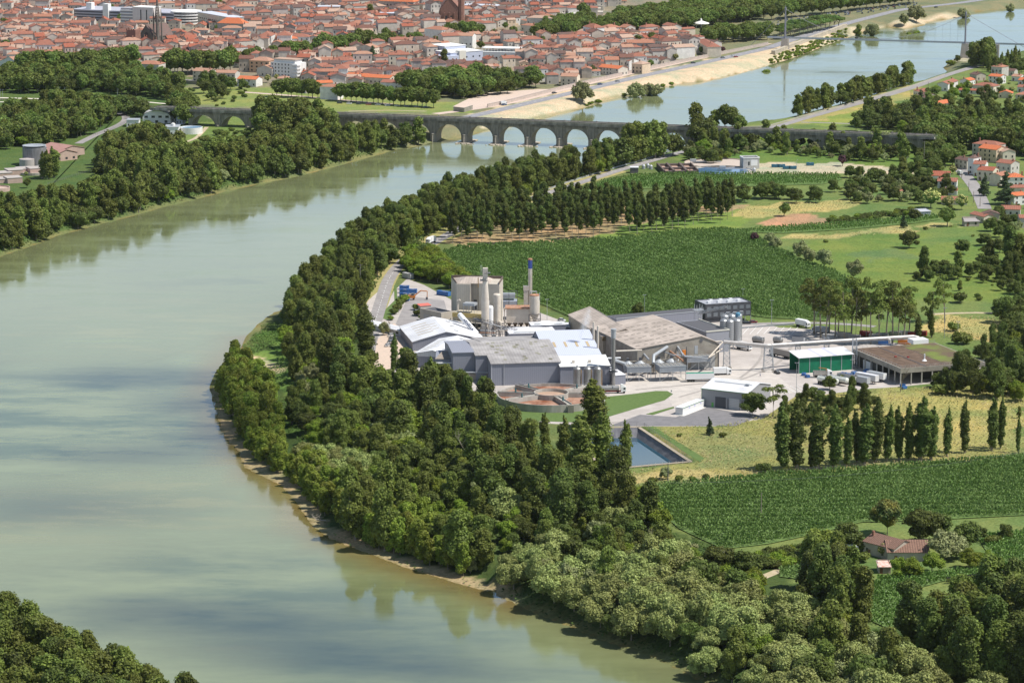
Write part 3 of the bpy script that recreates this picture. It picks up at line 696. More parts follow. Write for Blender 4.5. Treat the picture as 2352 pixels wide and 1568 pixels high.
scatter([(395,235),(440,240),(445,285),(405,290)], [('fdark',1),('fplane',1)], 9, 'at the aqueduct end by the white works', 'trees at the aqueduct end', .8, 1.05, seed=17)
scatter([(590,300),(690,296),(765,306),(760,325),(640,322),(590,318)], [('fpoplar',3),('fplane',2)], 10, 'in the park before the aqueduct', 'park trees before the aqueduct', 1.15, 1.5, seed=18)
scatter([(598,405),(640,410),(700,400),(760,386),(830,364),(905,342),(970,331),(975,316),(900,318),(800,338),(730,345),(660,345),(600,352),(588,380)],
        [('fpoplar',6),('fdark',3)], 8.6, 'in the bank belt below the aqueduct', 'trees in the belt below the aqueduct', .85, 1.2, seed=19)
scatter([(440,330),(520,300),(590,300),(590,345),(560,330),(500,345),(470,360)], [('bush',3),('dbush',2),('fir',.4)], 11, 'on the park slope by the white works', 'bushes on the park slope', .8,1.6, seed=20)
scatter([(410,205),(520,192),(600,205),(540,240),(470,248),(430,235)], [('bush',2),('dbush',2),('fdark',1)], 15, 'on the grassy slope above the aqueduct', 'bushes on the grassy slope', .7,1.2, seed=21)
# right bank belt between river and road
BELT = [(1570,347),(1460,366),(1400,380),(1150,432),(1000,480),(885,530),(795,580),(725,648),(672,716),(650,745),(700,800),(785,835),(812,780),(828,740),(846,690),(866,645),(890,612),(915,588),(1000,538),(1110,488),(1200,456),(1285,425),(1380,400),(1450,378),(1540,353)]
scatter(BELT, [("poplar",9),("dpoplar",3),("locust",1.3),("darktree",1.2),("young",.8)], 8.8, 'in the belt between river and road', 'trees between river and road', .8, 1.1, seed=22)
scatter([(938,610),(950,592),(985,588),(1010,600),(1040,640),(1080,668),(1060,672),(1000,652),(950,640),(935,628)], [('locust',5),('darktree',1)], 7.5, 'in the hedge wood behind the beige tower', 'locust trees behind the beige tower', .7, 1.0, seed=23)
# wood between the works and the gravel shore
scatter([(700,800),(805,835),(860,850),(905,885),(1000,940),(1080,985),(1150,1050),(1260,1070),(1330,1115),(1380,1120),(1420,1150),(1470,1180),(1520,1230),(1440,1250),(1330,1260),(1200,1240),(1120,1190),(1020,1140),(900,1060),(840,1010),(760,930),(700,860)],
        [('poplar',6),('dpoplar',5),('darktree',5),('locust',3),('greywil',1.2),('willow',1),('young',.6)], 9.6, 'in the wood below the works', 'trees in the wood below the works', .7, 1.3, seed=24,
        avoid=[[(790,825),(905,825),(915,925),(860,915),(790,890)], [(1150,920),(1560,900),(1560,985),(1280,985),(1150,965)], [(1330,975),(1600,975),(1600,1090),(1360,1090)]])
scatter([(655,770),(700,800),(702,870),(762,935),(840,1012),(905,1062),(830,1075),(765,1040),(705,1010),(668,960),(690,905),(655,835)], [('poplar',4),('darktree',3),('greywil',2),('locust',2)], 8.6, 'between the glade and the wood', 'trees between glade and wood', .6, 1.05, seed=61)
scatter([(850,1078),(905,1066),(1025,1146),(1125,1196),(1205,1246),(1180,1295),(1085,1300),(1045,1232),(955,1172),(865,1122)], [('darktree',3),('poplar',2),('greywil',1.5),('locust',2)], 8.8, 'behind the long gravel shore', 'trees behind the long gravel shore', .55, .95, seed=62)
scatter([(500,885),(540,830),(590,870),(640,950),(600,990),(570,1000)], [('young',1)], 5.0, 'on the gravel point', 'young poplars on the gravel point', 1.0, 1.5, seed=25, mind=3)
scatter([(560,985),(640,960),(660,1020),(650,1075),(600,1060),(570,1020)], [('young',4),('locust',.5)], 5.2, 'on the gravel spit below the point', 'young poplars on the gravel spit', .8, 1.2, seed=26, mind=6)
scatter([(655,1075),(720,1060),(770,1120),(770,1165),(700,1155)], [('young',1)], 5.2, 'by the fallen trunks on the shore', 'young poplars by the fallen trunks', .85, 1.2, seed=27, mind=6)
scatter([(770,1130),(850,1130),(950,1180),(1050,1250),(1075,1300),(980,1290),(860,1245),(780,1195)], [('young',8),('poplar',1)], 5.0, 'on the long gravel shore', 'young poplars on the long gravel shore', .9, 1.35, seed=28, mind=6)
scatter([(700,1040),(800,1060),(870,1100),(840,1140),(760,1110),(700,1080)], [('willow',6),('greywil',1)], 6.5, 'behind the gravel shore', 'willows behind the gravel shore', .8, 1.1, seed=29)
scatter([(860,1010),(930,1020),(960,1080),(900,1070)], [('willow',1),('greywil',1)], 7, 'in the middle of the wood', 'willows in the middle of the wood', .9, 1.2, seed=30)
scatter([(1150,1310),(1250,1290),(1400,1320),(1500,1310),(1600,1330),(1700,1400),(1850,1440),(2000,1500),(2080,1560),(2300,1600),(2352,1690),(1800,1690),(1600,1550),(1492,1497),(1394,1466),(1316,1436),(1238,1404),(1160,1370),(1130,1345)],
        [('willow',9),('greywil',1),('darktree',1.3),('poplar',.8),('locust',.6)], 9.4, 'in the silvery wood by the river bend', 'willows of the river bend', .6, 1.35, seed=31, mind=3)
scatter([(1180,1240),(1330,1260),(1500,1240),(1620,1300),(1740,1330),(1730,1400),(1600,1330),(1400,1315),(1250,1290)], [('darktree',4),('poplar',2),('locust',2),('greywil',1)], 9.5, 'between cornfield and silvery wood', 'trees between cornfield and silvery wood', .65, .95, seed=32)
scatter([(1840,1350),(1960,1330),(2010,1400),(2010,1460),(1870,1440)], [('poplar',3),('dpoplar',2)], 10, 'below the farmhouse garden', 'poplars below the farmhouse garden', 1.0, 1.25, seed=33)
scatter([(2080,1470),(2200,1440),(2400,1450),(2450,1640),(2200,1600),(2090,1530)], [('dpoplar',3),('poplar',3)], 11, 'in the dark corner wood', 'trees in the dark corner wood', 1.1, 1.45, seed=34)
scatter([(2000,1470),(2080,1500),(2120,1560),(2020,1530)], [('locust',1),('darktree',1)], 8, 'beside the lane in the silvery wood', 'trees beside the lane', .5, .7, seed=35)
# slope trees in the near corner across the water
scatter([(-160,1430),(-60,1440),(60,1500),(180,1562),(340,1640),(440,1700),(440,1750),(-300,1740)], [('poplar',5),('locust',3),('dpoplar',2)], 6.8, 'on the corner of the opposite shore', 'trees on the opposite shore corner', .95, 1.25, seed=36, mind=1)
# ---------------------------------------------------------------- plantation in rows
a0, a1, b0 = P(1040,560), P(1640,520), P(1230,488)
dx_ = (a1-a0); nx = int(dx_.length/9.0); ex = dx_/nx; ey = Vector((-dx_.y, dx_.x, 0)).normalized()*10.5
PLW = [(p.x, p.y) for p in W([(1030,562),(1130,562),(1340,553),(1480,540),(1640,522),(1690,505),(1690,482),(1600,478),(1480,486),(1300,490),(1180,500),(1060,520),(1030,540)])]
rp = random.Random(5)
for j in range(-1, 16):
    for i in range(-4, nx+10):
        q = a0 + ex*i + ey*j; q.x += rp.uniform(-.8,.8); q.y += rp.uniform(-1,1)
        if inpoly(np.array([q.x]), np.array([q.y]), PLW)[0] and rp.random() > .12:
            tree('plant', q.x, q.y, LAND-.1, rp.uniform(.88,1.12), 'in row %s of the plantation' % ('first second third fourth fifth sixth seventh eighth ninth tenth eleventh twelfth'.split()[min(11,max(0,j+1))]), 'poplars planted in rows', rnd_=rp)
# ---------------------------------------------------------------- single trees read off the photograph
for (u, v, h, w) in [(1800,1080,165,1),(1830,1078,170,1.1),(1862,1075,95,.8),(1878,1077,158,1.15),(1918,1075,155,1.1),(1945,1070,115,.9),(1968,1062,120,.9),(1985,1068,148,1.1),(2010,1062,150,1.2),(2036,1060,128,1.0),
                     (2066,1058,130,.9),(2088,1058,132,1.0),(2114,1058,150,1.35),(2138,1056,132,1.2),(2175,1048,104,.9),(2216,1040,112,1.0),(2277,1035,128,1.2),(2298,1030,112,.9),(2338,1040,82,.6)]:
    tpx('column', u, v, h, 'in the row between the two fields', wide=w*1.12, group='columnar poplars along the field edge')
for (u, v, h, w) in [(1436,1102,140,1.0),(1380,1100,165,1.15),(1335,1110,170,1.3),(1292,1085,125,1.1),(1366,985,118,1.9),(1190,1000,70,1.2),(990,940,115,1.2),(1252,1030,80,1.1)]:
    tpx('columnP', u, v, h, 'near the lined pond' if v > 1000 else 'by the round basin', wide=w, group='columnar poplars by pond and basin')
tpx('cypress', 843, 840, 146, 'beside the car park', wide=1.35)
scatter([(790,850),(900,868),(910,920),(850,905),(790,885)], [('locust',2),('darktree',2)], 8, 'at the foot of the tall cypress', 'low trees below the cypress', .3, .5, seed=75)
tpx('cypress', 905, 855, 90, 'before the white roofed hall', wide=.8)
for (u, v, h) in [(1885,775,135),(1905,768,128),(1940,790,140),(1965,788,128),(2000,790,138),(2020,790,142),(2050,788,140),(2075,790,120),(2140,775,125),(2170,742,100),(1925,762,110),(1990,775,120),(1895,790,132),(1918,782,126),(1955,772,134),(1978,768,128),(2035,775,136),(2062,780,118),(2088,770,112),(1870,768,120)]:
    tpx('open', u, v, h, 'in the row behind the skips', group='tall poplars behind the skips')
tpx('strip', 2200,640,62,'in the meadow'); tpx('column', 2110,786,62,'beside the skips', wide=1.2); tpx('columnP', 2140,775,70,'by the lamp beside the skips', wide=.8)
tpx('darktree',2088,570,42,'alone in the green meadow', wide=1.2); tpx('plane',1801,497,33,'on the ploughed plot edge')
for (u,v,h) in [(1780,575,34),(1770,560,28),(1835,595,42),(1862,605,35),(1893,615,44),(1960,640,46)]: tpx('greywil', u, v, h, 'on the cornfield edge', group='grey willows on the cornfield edge')
tpx('purple',1733,558,26,'on the cornfield edge'); tpx('purple',1935,382,28,'by the sewage works garden')
for (u,v,h) in [(2120,628,26),(2150,630,30),(2170,632,26),(2240,625,26),(2265,640,36),(2300,646,40),(2175,636,24),(2105,645,24)]: tpx('darktree', u, v, h, 'in the hedge across the meadow', group='trees in the meadow hedge')
scatter([(2110,622),(2200,612),(2352,600),(2420,640),(2352,700),(2280,660),(2190,645),(2105,650)], [('darktree',3),('bush',2),('dpoplar',1)], 9, 'in the far meadow hedge', 'hedge trees of the far meadow', .4, .8, seed=70)
for (u,v,h,k) in [(2320,610,95,'dpoplar'),(2340,612,70,'poplar'),(2262,585,26,'darktree'),(2306,640,30,'plane'),(2205,695,26,'dbush'),(2205,668,26,'poplar'),(2245,682,10,'dbush'),(2290,720,42,'darktree'),(2345,712,46,'darktree'),(2190,760,22,'bush'),(2210,790,30,'bush'),(2250,690,10,'bush')]:
    tpx(k, u, v, h, 'in the far meadow', group='single trees in the far meadow')
scatter([(2240,830),(2300,790),(2352,800),(2400,900),(2352,925),(2250,915),(2170,900),(2130,890),(2200,880),(2280,872)], [('darktree',3),('dpoplar',2),('locust',1.5)], 8, 'beside the grass roofed building', 'trees beside the grass roofed building', .6, .95, seed=40)
scatter([(2300,735),(2352,725),(2420,760),(2400,830),(2310,790)], [('darktree',1)], 9, 'on the dry meadow edge', 'trees on the dry meadow edge', .9, 1.2, seed=41)
scatter([(1820,915),(1880,905),(1990,905),(2010,935),(1900,985),(1810,975),(1780,955)], [('darktree',2),('dpoplar',1),('bush',1)], 8.5, 'behind the columnar poplars', 'shrubs behind the columnar poplars', .4, .62, seed=42)
tpx('darktree',1729,955,62,'at the garage corner', wide=.9); tpx('open',1775,958,85,'at the garage corner', wide=1.3); tpx('fir',1630,998,45,'in the dry meadow', wide=.8)
tpx('darktree',1905,895,36,'below the parked tankers'); tpx('bush',1930,880,20,'below the parked tankers')
# gardens and orchards between meadow and aqueduct
scatter([(1560,345),(1640,325),(1764,322),(2060,335),(2110,350),(2100,372),(1960,375),(1860,360),(1720,352),(1640,378),(1590,372)], [('darktree',3),('fpoplar',2),('greywil',2),('bush',2),('locust',1)], 9.2, 'in the gardens before the aqueduct', 'garden trees before the aqueduct', .45, .95, seed=43)
for (u,v,h,k) in [(1600,330,92,'fpoplar'),(1612,335,70,'darktree'),(1665,300,62,'fplane'),(1682,300,60,'fplane'),(1640,300,50,'fpoplar'),(1700,305,45,'fplane'),(1368,392,64,'fpoplar'),(1395,386,72,'fpoplar'),(1420,383,78,'fdark'),(1445,376,86,'fpoplar'),(1466,370,84,'fpoplar'),(1486,366,80,'fpoplar'),(1505,364,84,'fpoplar'),(1525,362,76,'fpoplar'),(1545,358,60,'fdark'),(1700,345,44,'fdark'),(1730,342,40,'fdark'),(1765,340,46,'fdark'),(1800,340,40,'fdark'),(1835,338,34,'fdark'),(1890,342,44,'fdark'),(2000,345,40,'greywil'),(2030,345,44,'greywil'),(2060,342,50,'fdark'),(1950,345,30,'fdark')]:
    tpx(k, u, v, h, 'at the foot of the aqueduct', group='trees at the aqueduct foot')
scatter([(2090,330),(2200,320),(2352,322),(2450,330),(2450,380),(2280,352),(2190,348),(2120,352)], [('fplane',4),('fdark',2)], 11, 'in the dark park at the aqueduct end', 'park trees at the aqueduct end', .9, 1.25, seed=44)
scatter([(1960,300),(2000,270),(2100,262),(2200,272),(2352,282),(2450,290),(2450,325),(2200,318),(2095,325),(2060,300),(1960,305)], [('fdark',4),('fpoplar',2),('locust',.6)], 10.5, 'between the village and the aqueduct', 'trees between village and aqueduct', .8, 1.15, seed=45)
scatter([(1831,270),(1899,252),(1976,233),(2040,208),(2099,196),(2100,190),(2040,200),(1976,226),(1899,246),(1831,264),(1825,268)], [('fpoplar',5),('fdark',1)], 7.5, 'on the levee of the far reach', 'trees on the far levee', .8, 1.15, seed=46, mind=1)
scatter([(2225,150),(2290,140),(2290,152),(2250,160)], [('fpoplar',1)], 9, 'beside the footbridge pier', 'trees beside the footbridge pier', 1.0, 1.4, seed=47, mind=0)
scatter([(2255,165),(2352,140),(2450,140),(2450,180),(2352,165),(2290,178)], [('columnP',2),('fdark',3)], 10, 'behind the red roofed village', 'trees behind the village', .6, .9, seed=48)
scatter([(2130,215),(2352,185),(2450,200),(2450,285),(2352,262),(2230,258),(2150,262),(2120,240)], [('fdark',3),('bush',3),('locust',1),('lime',1)], 15, 'in the village gardens', 'trees in the village gardens', .5, .75, seed=49)
scatter([(1900,438),(1960,425),(2100,415),(2190,430),(2190,490),(2130,470),(2050,468),(1960,470)], [('darktree',3),('greywil',1),('bush',1.5)], 11, 'in the orchard by the lane', 'orchard trees by the lane', .55, .85, seed=50)
scatter([(1940,410),(2000,400),(2130,395),(2190,410),(2130,425),(1960,430)], [('darktree',3),('greywil',1.5),('fpoplar',1)], 12, 'behind the orchard', 'trees behind the orchard', .5, .85, seed=51)
scatter([(1700,468),(1760,462),(1880,470),(1890,460),(1764,448),(1700,455)], [('darktree',1)], 11, 'at the far end of the plantation', 'trees at the plantation end', .7, .9, seed=52)
scatter([(2110,355),(2200,350),(2215,380),(2190,392),(2110,392)], [('darktree',3),('fplane',1)], 11, 'around the village edge gardens', 'trees around the village edge', .6, .85, seed=53)
scatter([(2290,480),(2352,470),(2420,480),(2420,560),(2340,545),(2290,530)], [('darktree',1),('bush',1),('greywil',1)], 12, 'by the yard sheds', 'trees by the yard sheds', .5, .7, seed=54)
scatter([(1900,505),(1990,495),(2100,482),(2120,492),(2000,508),(1905,515)], [('dbush',3),('gbush',1)], 5, 'in the vegetable plot hedge', 'bushes in the vegetable plot', .7, 1.1, seed=55)
scatter([(1810,560),(1990,540),(2000,546),(1812,568)], [('bush',1),('gbush',1)], 14, 'on the dry meadow strip', 'bushes on the dry strip', .5, .8, seed=56)
tpx('cedar',2312,470,70,'at the street end'); tpx('fir',2260,450,50,'beside the street'); tpx('fir',2075,523,36,'on the meadow edge', wide=.9)
for (u,v,h) in [(2138,478,48),(2175,480,32),(2208,482,38),(2188,400,22)]: tpx('lime', u, v, h, 'in the street gardens', group='blossoming trees in the street gardens')
tpx('plane',2176,520,44,'on the street end meadow'); tpx('lime',2228,200,20,'in the village gardens'); tpx('cedar',2112,262,52,'below the village')
# the farmhouse garden
tpx('magnol',2038,1228,92,'behind the farmhouse'); tpx('darktree',1945,1262,75,'at the farmhouse gable'); tpx('bamboo',1890,1290,78,'beside the farm track', wide=1.1)
for (u,v,h,k) in [(2120,1250,90,'darktree'),(2150,1245,80,'darktree'),(2170,1285,80,'greywil'),(2195,1280,62,'greywil'),(2215,1260,70,'darktree'),(2250,1240,40,'darktree'),(2310,1240,44,'darktree'),(2280,1250,40,'bush'),(2060,1325,50,'locust'),(2095,1325,58,'locust'),(2140,1315,62,'locust'),(2225,1305,52,'locust'),(2270,1300,45,'locust'),(2250,1300,40,'locust'),(2030,1280,38,'lime'),(1985,1265,30,'dbush'),(1978,1290,70,'bush')]:
    tpx(k, u, v, h if k != 'bush' else 24, 'around the farmhouse', group='garden trees around the farmhouse')
scatter([(1740,1285),(1800,1262),(1880,1262),(1885,1290),(1800,1305),(1750,1310)], [('dbush',1),('gbush',.6)], 3.6, 'in the hedge by the farm track', 'bushes by the farm track', .9, 1.4, seed=57)
# ---------------------------------------------------------------- town avenues
def row(a, b_, n_, key, h, where, group, jit=2.0):
    r_ = random.Random(int(a[0]*3+a[1]))
    for i in range(n_):
        t = (i+.5)/n_; p = P(a[0]+(b_[0]-a[0])*t, a[1]+(b_[1]-a[1])*t); vv = a[1]+(b_[1]-a[1])*t
        s = h/(pix(vv)*.985)/PROTO[key][0]*r_.uniform(.9,1.1)
        tree(key, p.x+r_.uniform(-jit,jit), p.y+r_.uniform(-jit,jit)*2, LAND-.1, s, where, group, rnd_=r_)
row((50,180),(225,172),11,'fplane',60,'in the avenue by the spired church','plane trees in the avenue'); row((225,165),(312,162),7,'fplane',58,'in the square of planes','plane trees in the square')
row((230,158),(305,155),5,'fplane',46,'in the square of planes','plane trees in the square')
row((385,172),(532,168),11,'fplane',58,'in the terrace of planes','plane trees on the terrace'); row((380,168),(525,162),9,'fplane',46,'in the terrace of planes','plane trees on the terrace')
row((540,152),(600,140),4,'fplane',36,'by the tall apartment block','plane trees by the apartment block')
row((655,138),(710,134),5,'fplane',46,'in front of the old roofs','plane trees in front of the old roofs'); row((725,132),(850,118),10,'fplane',50,'in the boulevard','plane trees in the boulevard'); row((722,126),(845,112),9,'fplane',38,'in the boulevard','plane trees in the boulevard')
row((862,115),(965,106),6,'fplane',36,'at the boulevard corner','plane trees at the boulevard corner'); row((1015,92),(1110,88),5,'fplane',40,'below the brick church','plane trees below the brick church')
scatter([(930,222),(1060,228),(1165,222),(1170,205),(1080,196),(935,205)], [('fplane',3),('fdark',1)], 11, 'in the riverside gardens', 'trees of the riverside gardens', .95, 1.3, seed=60)
row((630,222),(735,226),9,'fplane',44,'along the park street','trees along the park street',1); row((775,232),(1000,248),18,'fplane',46,'along the park street','trees along the park street',1)
scatter([(1176,212),(1236,205),(1230,190),(1180,190)], [('fdark',1),('fplane',1)], 12, 'beside the square', 'trees beside the square', .8, 1.05, seed=61)
scatter([(1223,92),(1416,80),(1420,62),(1300,58),(1225,78)], [('fplane',1)], 10, 'in the gardens by the esplanade', 'trees by the esplanade gardens', .7, .95, seed=62)
scatter([(1390,78),(1560,72),(1764,45),(1764,18),(1600,28),(1420,52)], [('fplane',1)], 10.5, 'in the esplanade wood', 'trees of the esplanade', .9, 1.15, seed=63)
scatter([(1620,106),(1764,92),(1764,80),(1620,92)], [('fplane',1)], 10.5, 'along the gravel esplanade', 'trees along the gravel esplanade', .85, 1.0, seed=64)
row((1764,48),(2110,8),22,'planeP',44,'in the car park avenue','plane trees in the car park avenue'); row((1764,34),(2150,-6),22,'planeP',42,'in the car park avenue','plane trees in the car park avenue')
row((1790,92),(1930,62),14,'pollard',26,'in the quayside rows','pollarded planes on the quay',.3); row((1786,84),(1905,56),12,'pollard',26,'in the quayside rows','pollarded planes on the quay',.3)
for (u,v,h,k) in [(1338,228,58,'greywil'),(1460,210,42,'greywil'),(1503,206,40,'greywil'),(1490,204,34,'greywil'),(1971,76,38,'fpoplar'),(2004,70,36,'greywil'),(2077,52,30,'greywil'),(2105,46,42,'greywil'),(2213,30,34,'greywil'),(2320,16,26,'greywil'),(1760,152,14,'gbush'),(2085,66,10,'gbush'),(2105,64,12,'gbush')]:
    tpx(k, u, v, h, 'on the far strand', group='lone willows on the far strand')
for (u,v,h,k) in [(852,45,34,'fpoplar'),(1340,42,40,'fplane'),(812,152,30,'fplane'),(858,150,44,'cedar'),(1020,156,44,'fpoplar'),(330,70,22,'fplane'),(380,88,28,'fplane'),(500,75,20,'fplane'),(1178,85,28,'fplane'),(1160,68,18,'fplane'),(1320,118,14,'fplane'),(900,140,30,'fdark'),(1300,120,14,'fdark'),(1610,125,18,'fplane'),(1385,140,20,'fdark'),(1495,155,20,'fplane'),(1660,122,16,'purple'),(0,130,40,'fdark'),(15,120,30,'fplane'),(190,72,25,'fplane'),(50,112,14,'fdark'),(120,100,14,'fdark'),(1362,172,26,'fdark'),(1330,170,22,'fdark'),(250,160,30,'fplane')]:
    tpx(k, u, v, h, 'standing among the old roofs', group='trees among the old roofs')
for (u,v,h) in [(850,158,18),(880,150,16),(520,80,14),(505,75,12),(1105,100,10),(1552,140,18),(1280,172,20),(1300,170,16),(1350,178,14),(925,75,14),(615,190,20),(635,185,16),(795,188,14)]: tpx('lime', u, v, h, 'flowering among the old roofs', group='flowering trees among the roofs')

scatter([(0,150),(1500,150),(1620,110),(1200,60),(1100,-10),(0,-10)], [('fdark',2),('fplane',2),('lime',.5)], 62, 'standing between the town roofs', 'small trees between the town roofs', .45, .8, seed=71)
scatter([(2100,505),(2352,540),(2352,600),(2150,590)], [('darktree',1),('bush',2)], 24, 'in the upper meadow', 'scattered meadow bushes', .4, .8, seed=72)
scatter([(1345,236),(1500,198),(1545,186),(1545,180),(1440,206),(1345,228)], [('gbush',1)], 6, 'on the far strand edge', 'bushes on the far strand edge', .7, 1.2, seed=73, mind=0)
scatter([(1770,140),(1850,112),(1945,74),(1945,66),(1850,100),(1770,130)], [('gbush',1)], 5, 'under the stone embankment', 'bushes under the embankment', .6, 1.0, seed=74, mind=0)

scatter([(985,915),(1060,935),(1140,978),(1150,1050),(1080,990),(1000,945)], [('poplar',3),('dpoplar',2),('locust',1)], 8.5, 'screening the lawn by the basin', 'trees screening the basin lawn', .8, 1.1, seed=76)
# ================================================================ houses
RC = [(.42,.18,.125),(.25,.125,.095),(.50,.235,.155),(.55,.31,.215),(.72,.22,.10),(.20,.125,.105),(.60,.41,.31),(.44,.15,.095)]
RW_ = [22,20,18,12,6,12,6,8]
RMATS = [mat('roof_tiles_%s' % nm, c, .9, tuple(x*.68 for x in c), 1.2, 5, .15, lo=.3, hi=.75, bump=.3, stripe=('X', 1.1, .28)) for nm, c in zip(['red','brown','terracotta','rose','orange','umber','pale','rust'], RC)]
RNAME = ['red brown','dark brown','terracotta','rosy','bright orange','umber','pale pink','rust red']
WC = [(.66,.60,.52),(.80,.78,.74),(.50,.44,.37),(.70,.62,.50),(.58,.54,.49),(.72,.56,.40)]
WMATS = [mat('wall_render_%s' % nm, c, .9, tuple(x*.8 for x in c), .35, 5, .15) for nm, c in zip(['cream','white','stone','beige','grey','ochre'], WC)]
WNAME = ['cream','white','grey stone','beige','grey','ochre']
GLASSD = mat('window_glass', (.035,.04,.05), .15, spec=.6); SHUT = mat('shutters', (.55,.52,.48), .7); CHIM = mat('chimney_brick', (.28,.13,.09), .9, (.36,.2,.14), 2, 3)
TRIM = mat('eave_board', (.45,.40,.34), .8)
def roof_geo(mb, w, d, h, typ, pitch, mi=0, ov=.35, th=.18):
    """ridge along x; typ gable / hip / shed / flat. centred on origin, eaves at h"""
    W2, D2 = w/2+ov, d/2+ov; rise = D2*pitch
    if typ == 'gable':
        for s in (1, -1):
            mb.add([(-W2,s*D2,h),(W2,s*D2,h),(W2,0,h+rise),(-W2,0,h+rise),(-W2,s*D2,h-th),(W2,s*D2,h-th),(W2,0,h+rise-th),(-W2,0,h+rise-th)],
                   [(0,1,2,3) if s < 0 else (3,2,1,0),(4,5,1,0),(7,6,5,4),(1,5,6,2),(0,3,7,4)], mi)
    elif typ == 'hip':
        k = min(W2, D2*.95); x = max(.05, W2-k)
        v = [(-W2,-D2,h),(W2,-D2,h),(W2,D2,h),(-W2,D2,h),(-x,0,h+rise),(x,0,h+rise)]
        mb.add(v, [(0,1,5,4),(1,2,5),(2,3,4,5),(3,0,4),(3,2,1,0)], mi)
    elif typ == 'shed':
        mb.add([(-W2,-D2,h),(W2,-D2,h),(W2,D2,h+rise),(-W2,D2,h+rise),(-W2,-D2,h-th),(W2,-D2,h-th),(W2,D2,h+rise-th),(-W2,D2,h+rise-th)],
               [(0,1,2,3),(7,6,5,4),(0,4,5,1),(1,5,6,2),(2,6,7,3),(3,7,4,0)], mi)
    else:
        mb.box(-W2, W2, -D2, D2, h-.05, h+.3, mi)
    return rise
def wall_geo(mb, w, d, h, typ, pitch, mi=0):
    x, y = w/2, d/2; r = y*pitch
    mb.add([(-x,-y,-1),(x,-y,-1),(x,y,-1),(-x,y,-1),(-x,-y,h),(x,-y,h),(x,y,h),(-x,y,h)], [(0,1,5,4),(1,2,6,5),(2,3,7,6),(3,0,4,7)], mi)
    if typ == 'gable': mb.add([(-x,-y,h),(-x,y,h),(-x,0,h+r),(x,-y,h),(x,y,h),(x,0,h+r)], [(0,2,1),(3,4,5)], mi)
    if typ == 'shed': mb.add([(-x,-y,h),(-x,y,h),(-x,y,h+2*r),(x,-y,h),(x,y,h),(x,y,h+2*r)], [(0,2,1),(3,4,5),(1,2,5,4)], mi)
def window_spots(w, d, h, rr):
    out = []; nf = max(1, int(h/3.0))
    for side in (0, 1, 2, 3):
        L = w if side in (0, 2) else d
        if L < 4: continue
        n_ = max(1, int(L/3.4)); blank = rr.random() < (.15 if side in (0,2) else .5)
        if blank: continue
        for f in range(nf):
            for i in range(n_):
                if rr.random() < .12: continue
                out.append((side, -L/2+(i+.5)*L/n_, 1.0+f*2.9))
    return out
def win_quad(mb, side, c, z, w, d, ww=1.0, hh=1.45, mi=0, e=.03, depth=None):
    e0 = e
    if side == 0: q = [(c-ww/2,-d/2-e0,z),(c+ww/2,-d/2-e0,z),(c+ww/2,-d/2-e0,z+hh),(c-ww/2,-d/2-e0,z+hh)]
    elif side == 2: q = [(c+ww/2,d/2+e0,z),(c-ww/2,d/2+e0,z),(c-ww/2,d/2+e0,z+hh),(c+ww/2,d/2+e0,z+hh)]
    elif side == 1: q = [(w/2+e0,c-ww/2,z),(w/2+e0,c+ww/2,z),(w/2+e0,c+ww/2,z+hh),(w/2+e0,c-ww/2,z+hh)]
    else: q = [(-w/2-e0,c+ww/2,z),(-w/2-e0,c-ww/2,z),(-w/2-e0,c-ww/2,z+hh),(-w/2-e0,c+ww/2,z+hh)]
    mb.poly(q, mi)
def chim_geo(mb, w, d, h, pitch, rr, mi=0):
    x = rr.choice([-.42,.42,-.1,.2])*w; y = rr.uniform(-.15,.15)*d; r = (d/2)*pitch
    mb.box(x-.45, x+.45, y-.35, y+.35, h+.2, h+r+1.2, mi)
HOUSEPROTO = {}
def house_protos(n_=44):
    rr = random.Random(21); L = []
    for i in range(n_):
        w = rr.uniform(9, 19); d = rr.uniform(8, 12.5); h = rr.choice([3.6,5.8,6.4,6.8,8.8,9.4,9.8]); typ = rr.choices(['gable','hip'], [7,4])[0]; pitch = rr.uniform(.26,.40)
        ri = rr.choices(range(len(RC)), RW_)[0]; wi = rr.choices(range(len(WC)), [6,4,4,4,3,1])[0]
        wb, rb, cb = MB(), MB(), MB(); wall_geo(wb, w, d, h, typ, pitch, 0)
        for s, c, z in window_spots(w, d, h, rr): win_quad(wb, s, c, z, w, d, mi=rr.choice([1,1,2]))
        if rr.random() < .5: wb.box(w/2-.01, w/2+rr.uniform(2.5,5), -d/2+1, d/2-1, -1, h*.45, 0)
        roof_geo(rb, w, d, h, typ, pitch); chim_geo(cb, w, d, h, pitch, rr)
        if rr.random() < .5: chim_geo(cb, w, d, h, pitch, rr)
        L.append((w, d, h, wb.mesh('wall', [WMATS[wi], GLASSD, SHUT]), rb.mesh('roof', [RMATS[ri]]), cb.mesh('chimney', [CHIM]), ri, wi, typ))
    return L
HP = house_protos()
def place_house(x, y, rz, hp, sc=(1,1,1), name='townhouse', cat='house', where='', group=None, z=LAND):
    o = empty(name, (x, y, z), rz); o.scale = sc
    for nm, me in (('wall', hp[3]), ('roof', hp[4])):
        c = bpy.data.objects.new(nm, me); SC.collection.objects.link(c); c.parent = o
        if nm == 'roof':
            c2 = bpy.data.objects.new('chimney', hp[5]); SC.collection.objects.link(c2); c2.parent = c
    size = 'low' if hp[2]*sc[2] < 4.5 else ('two storey' if hp[2]*sc[2] < 8 else 'three storey')
    tag(o, '%s %s house with %s %s roof %s' % (size, WNAME[hp[7]], RNAME[hp[6]], 'hipped' if hp[8] == 'hip' else 'gabled', where), cat, group or 'town houses')
    return o
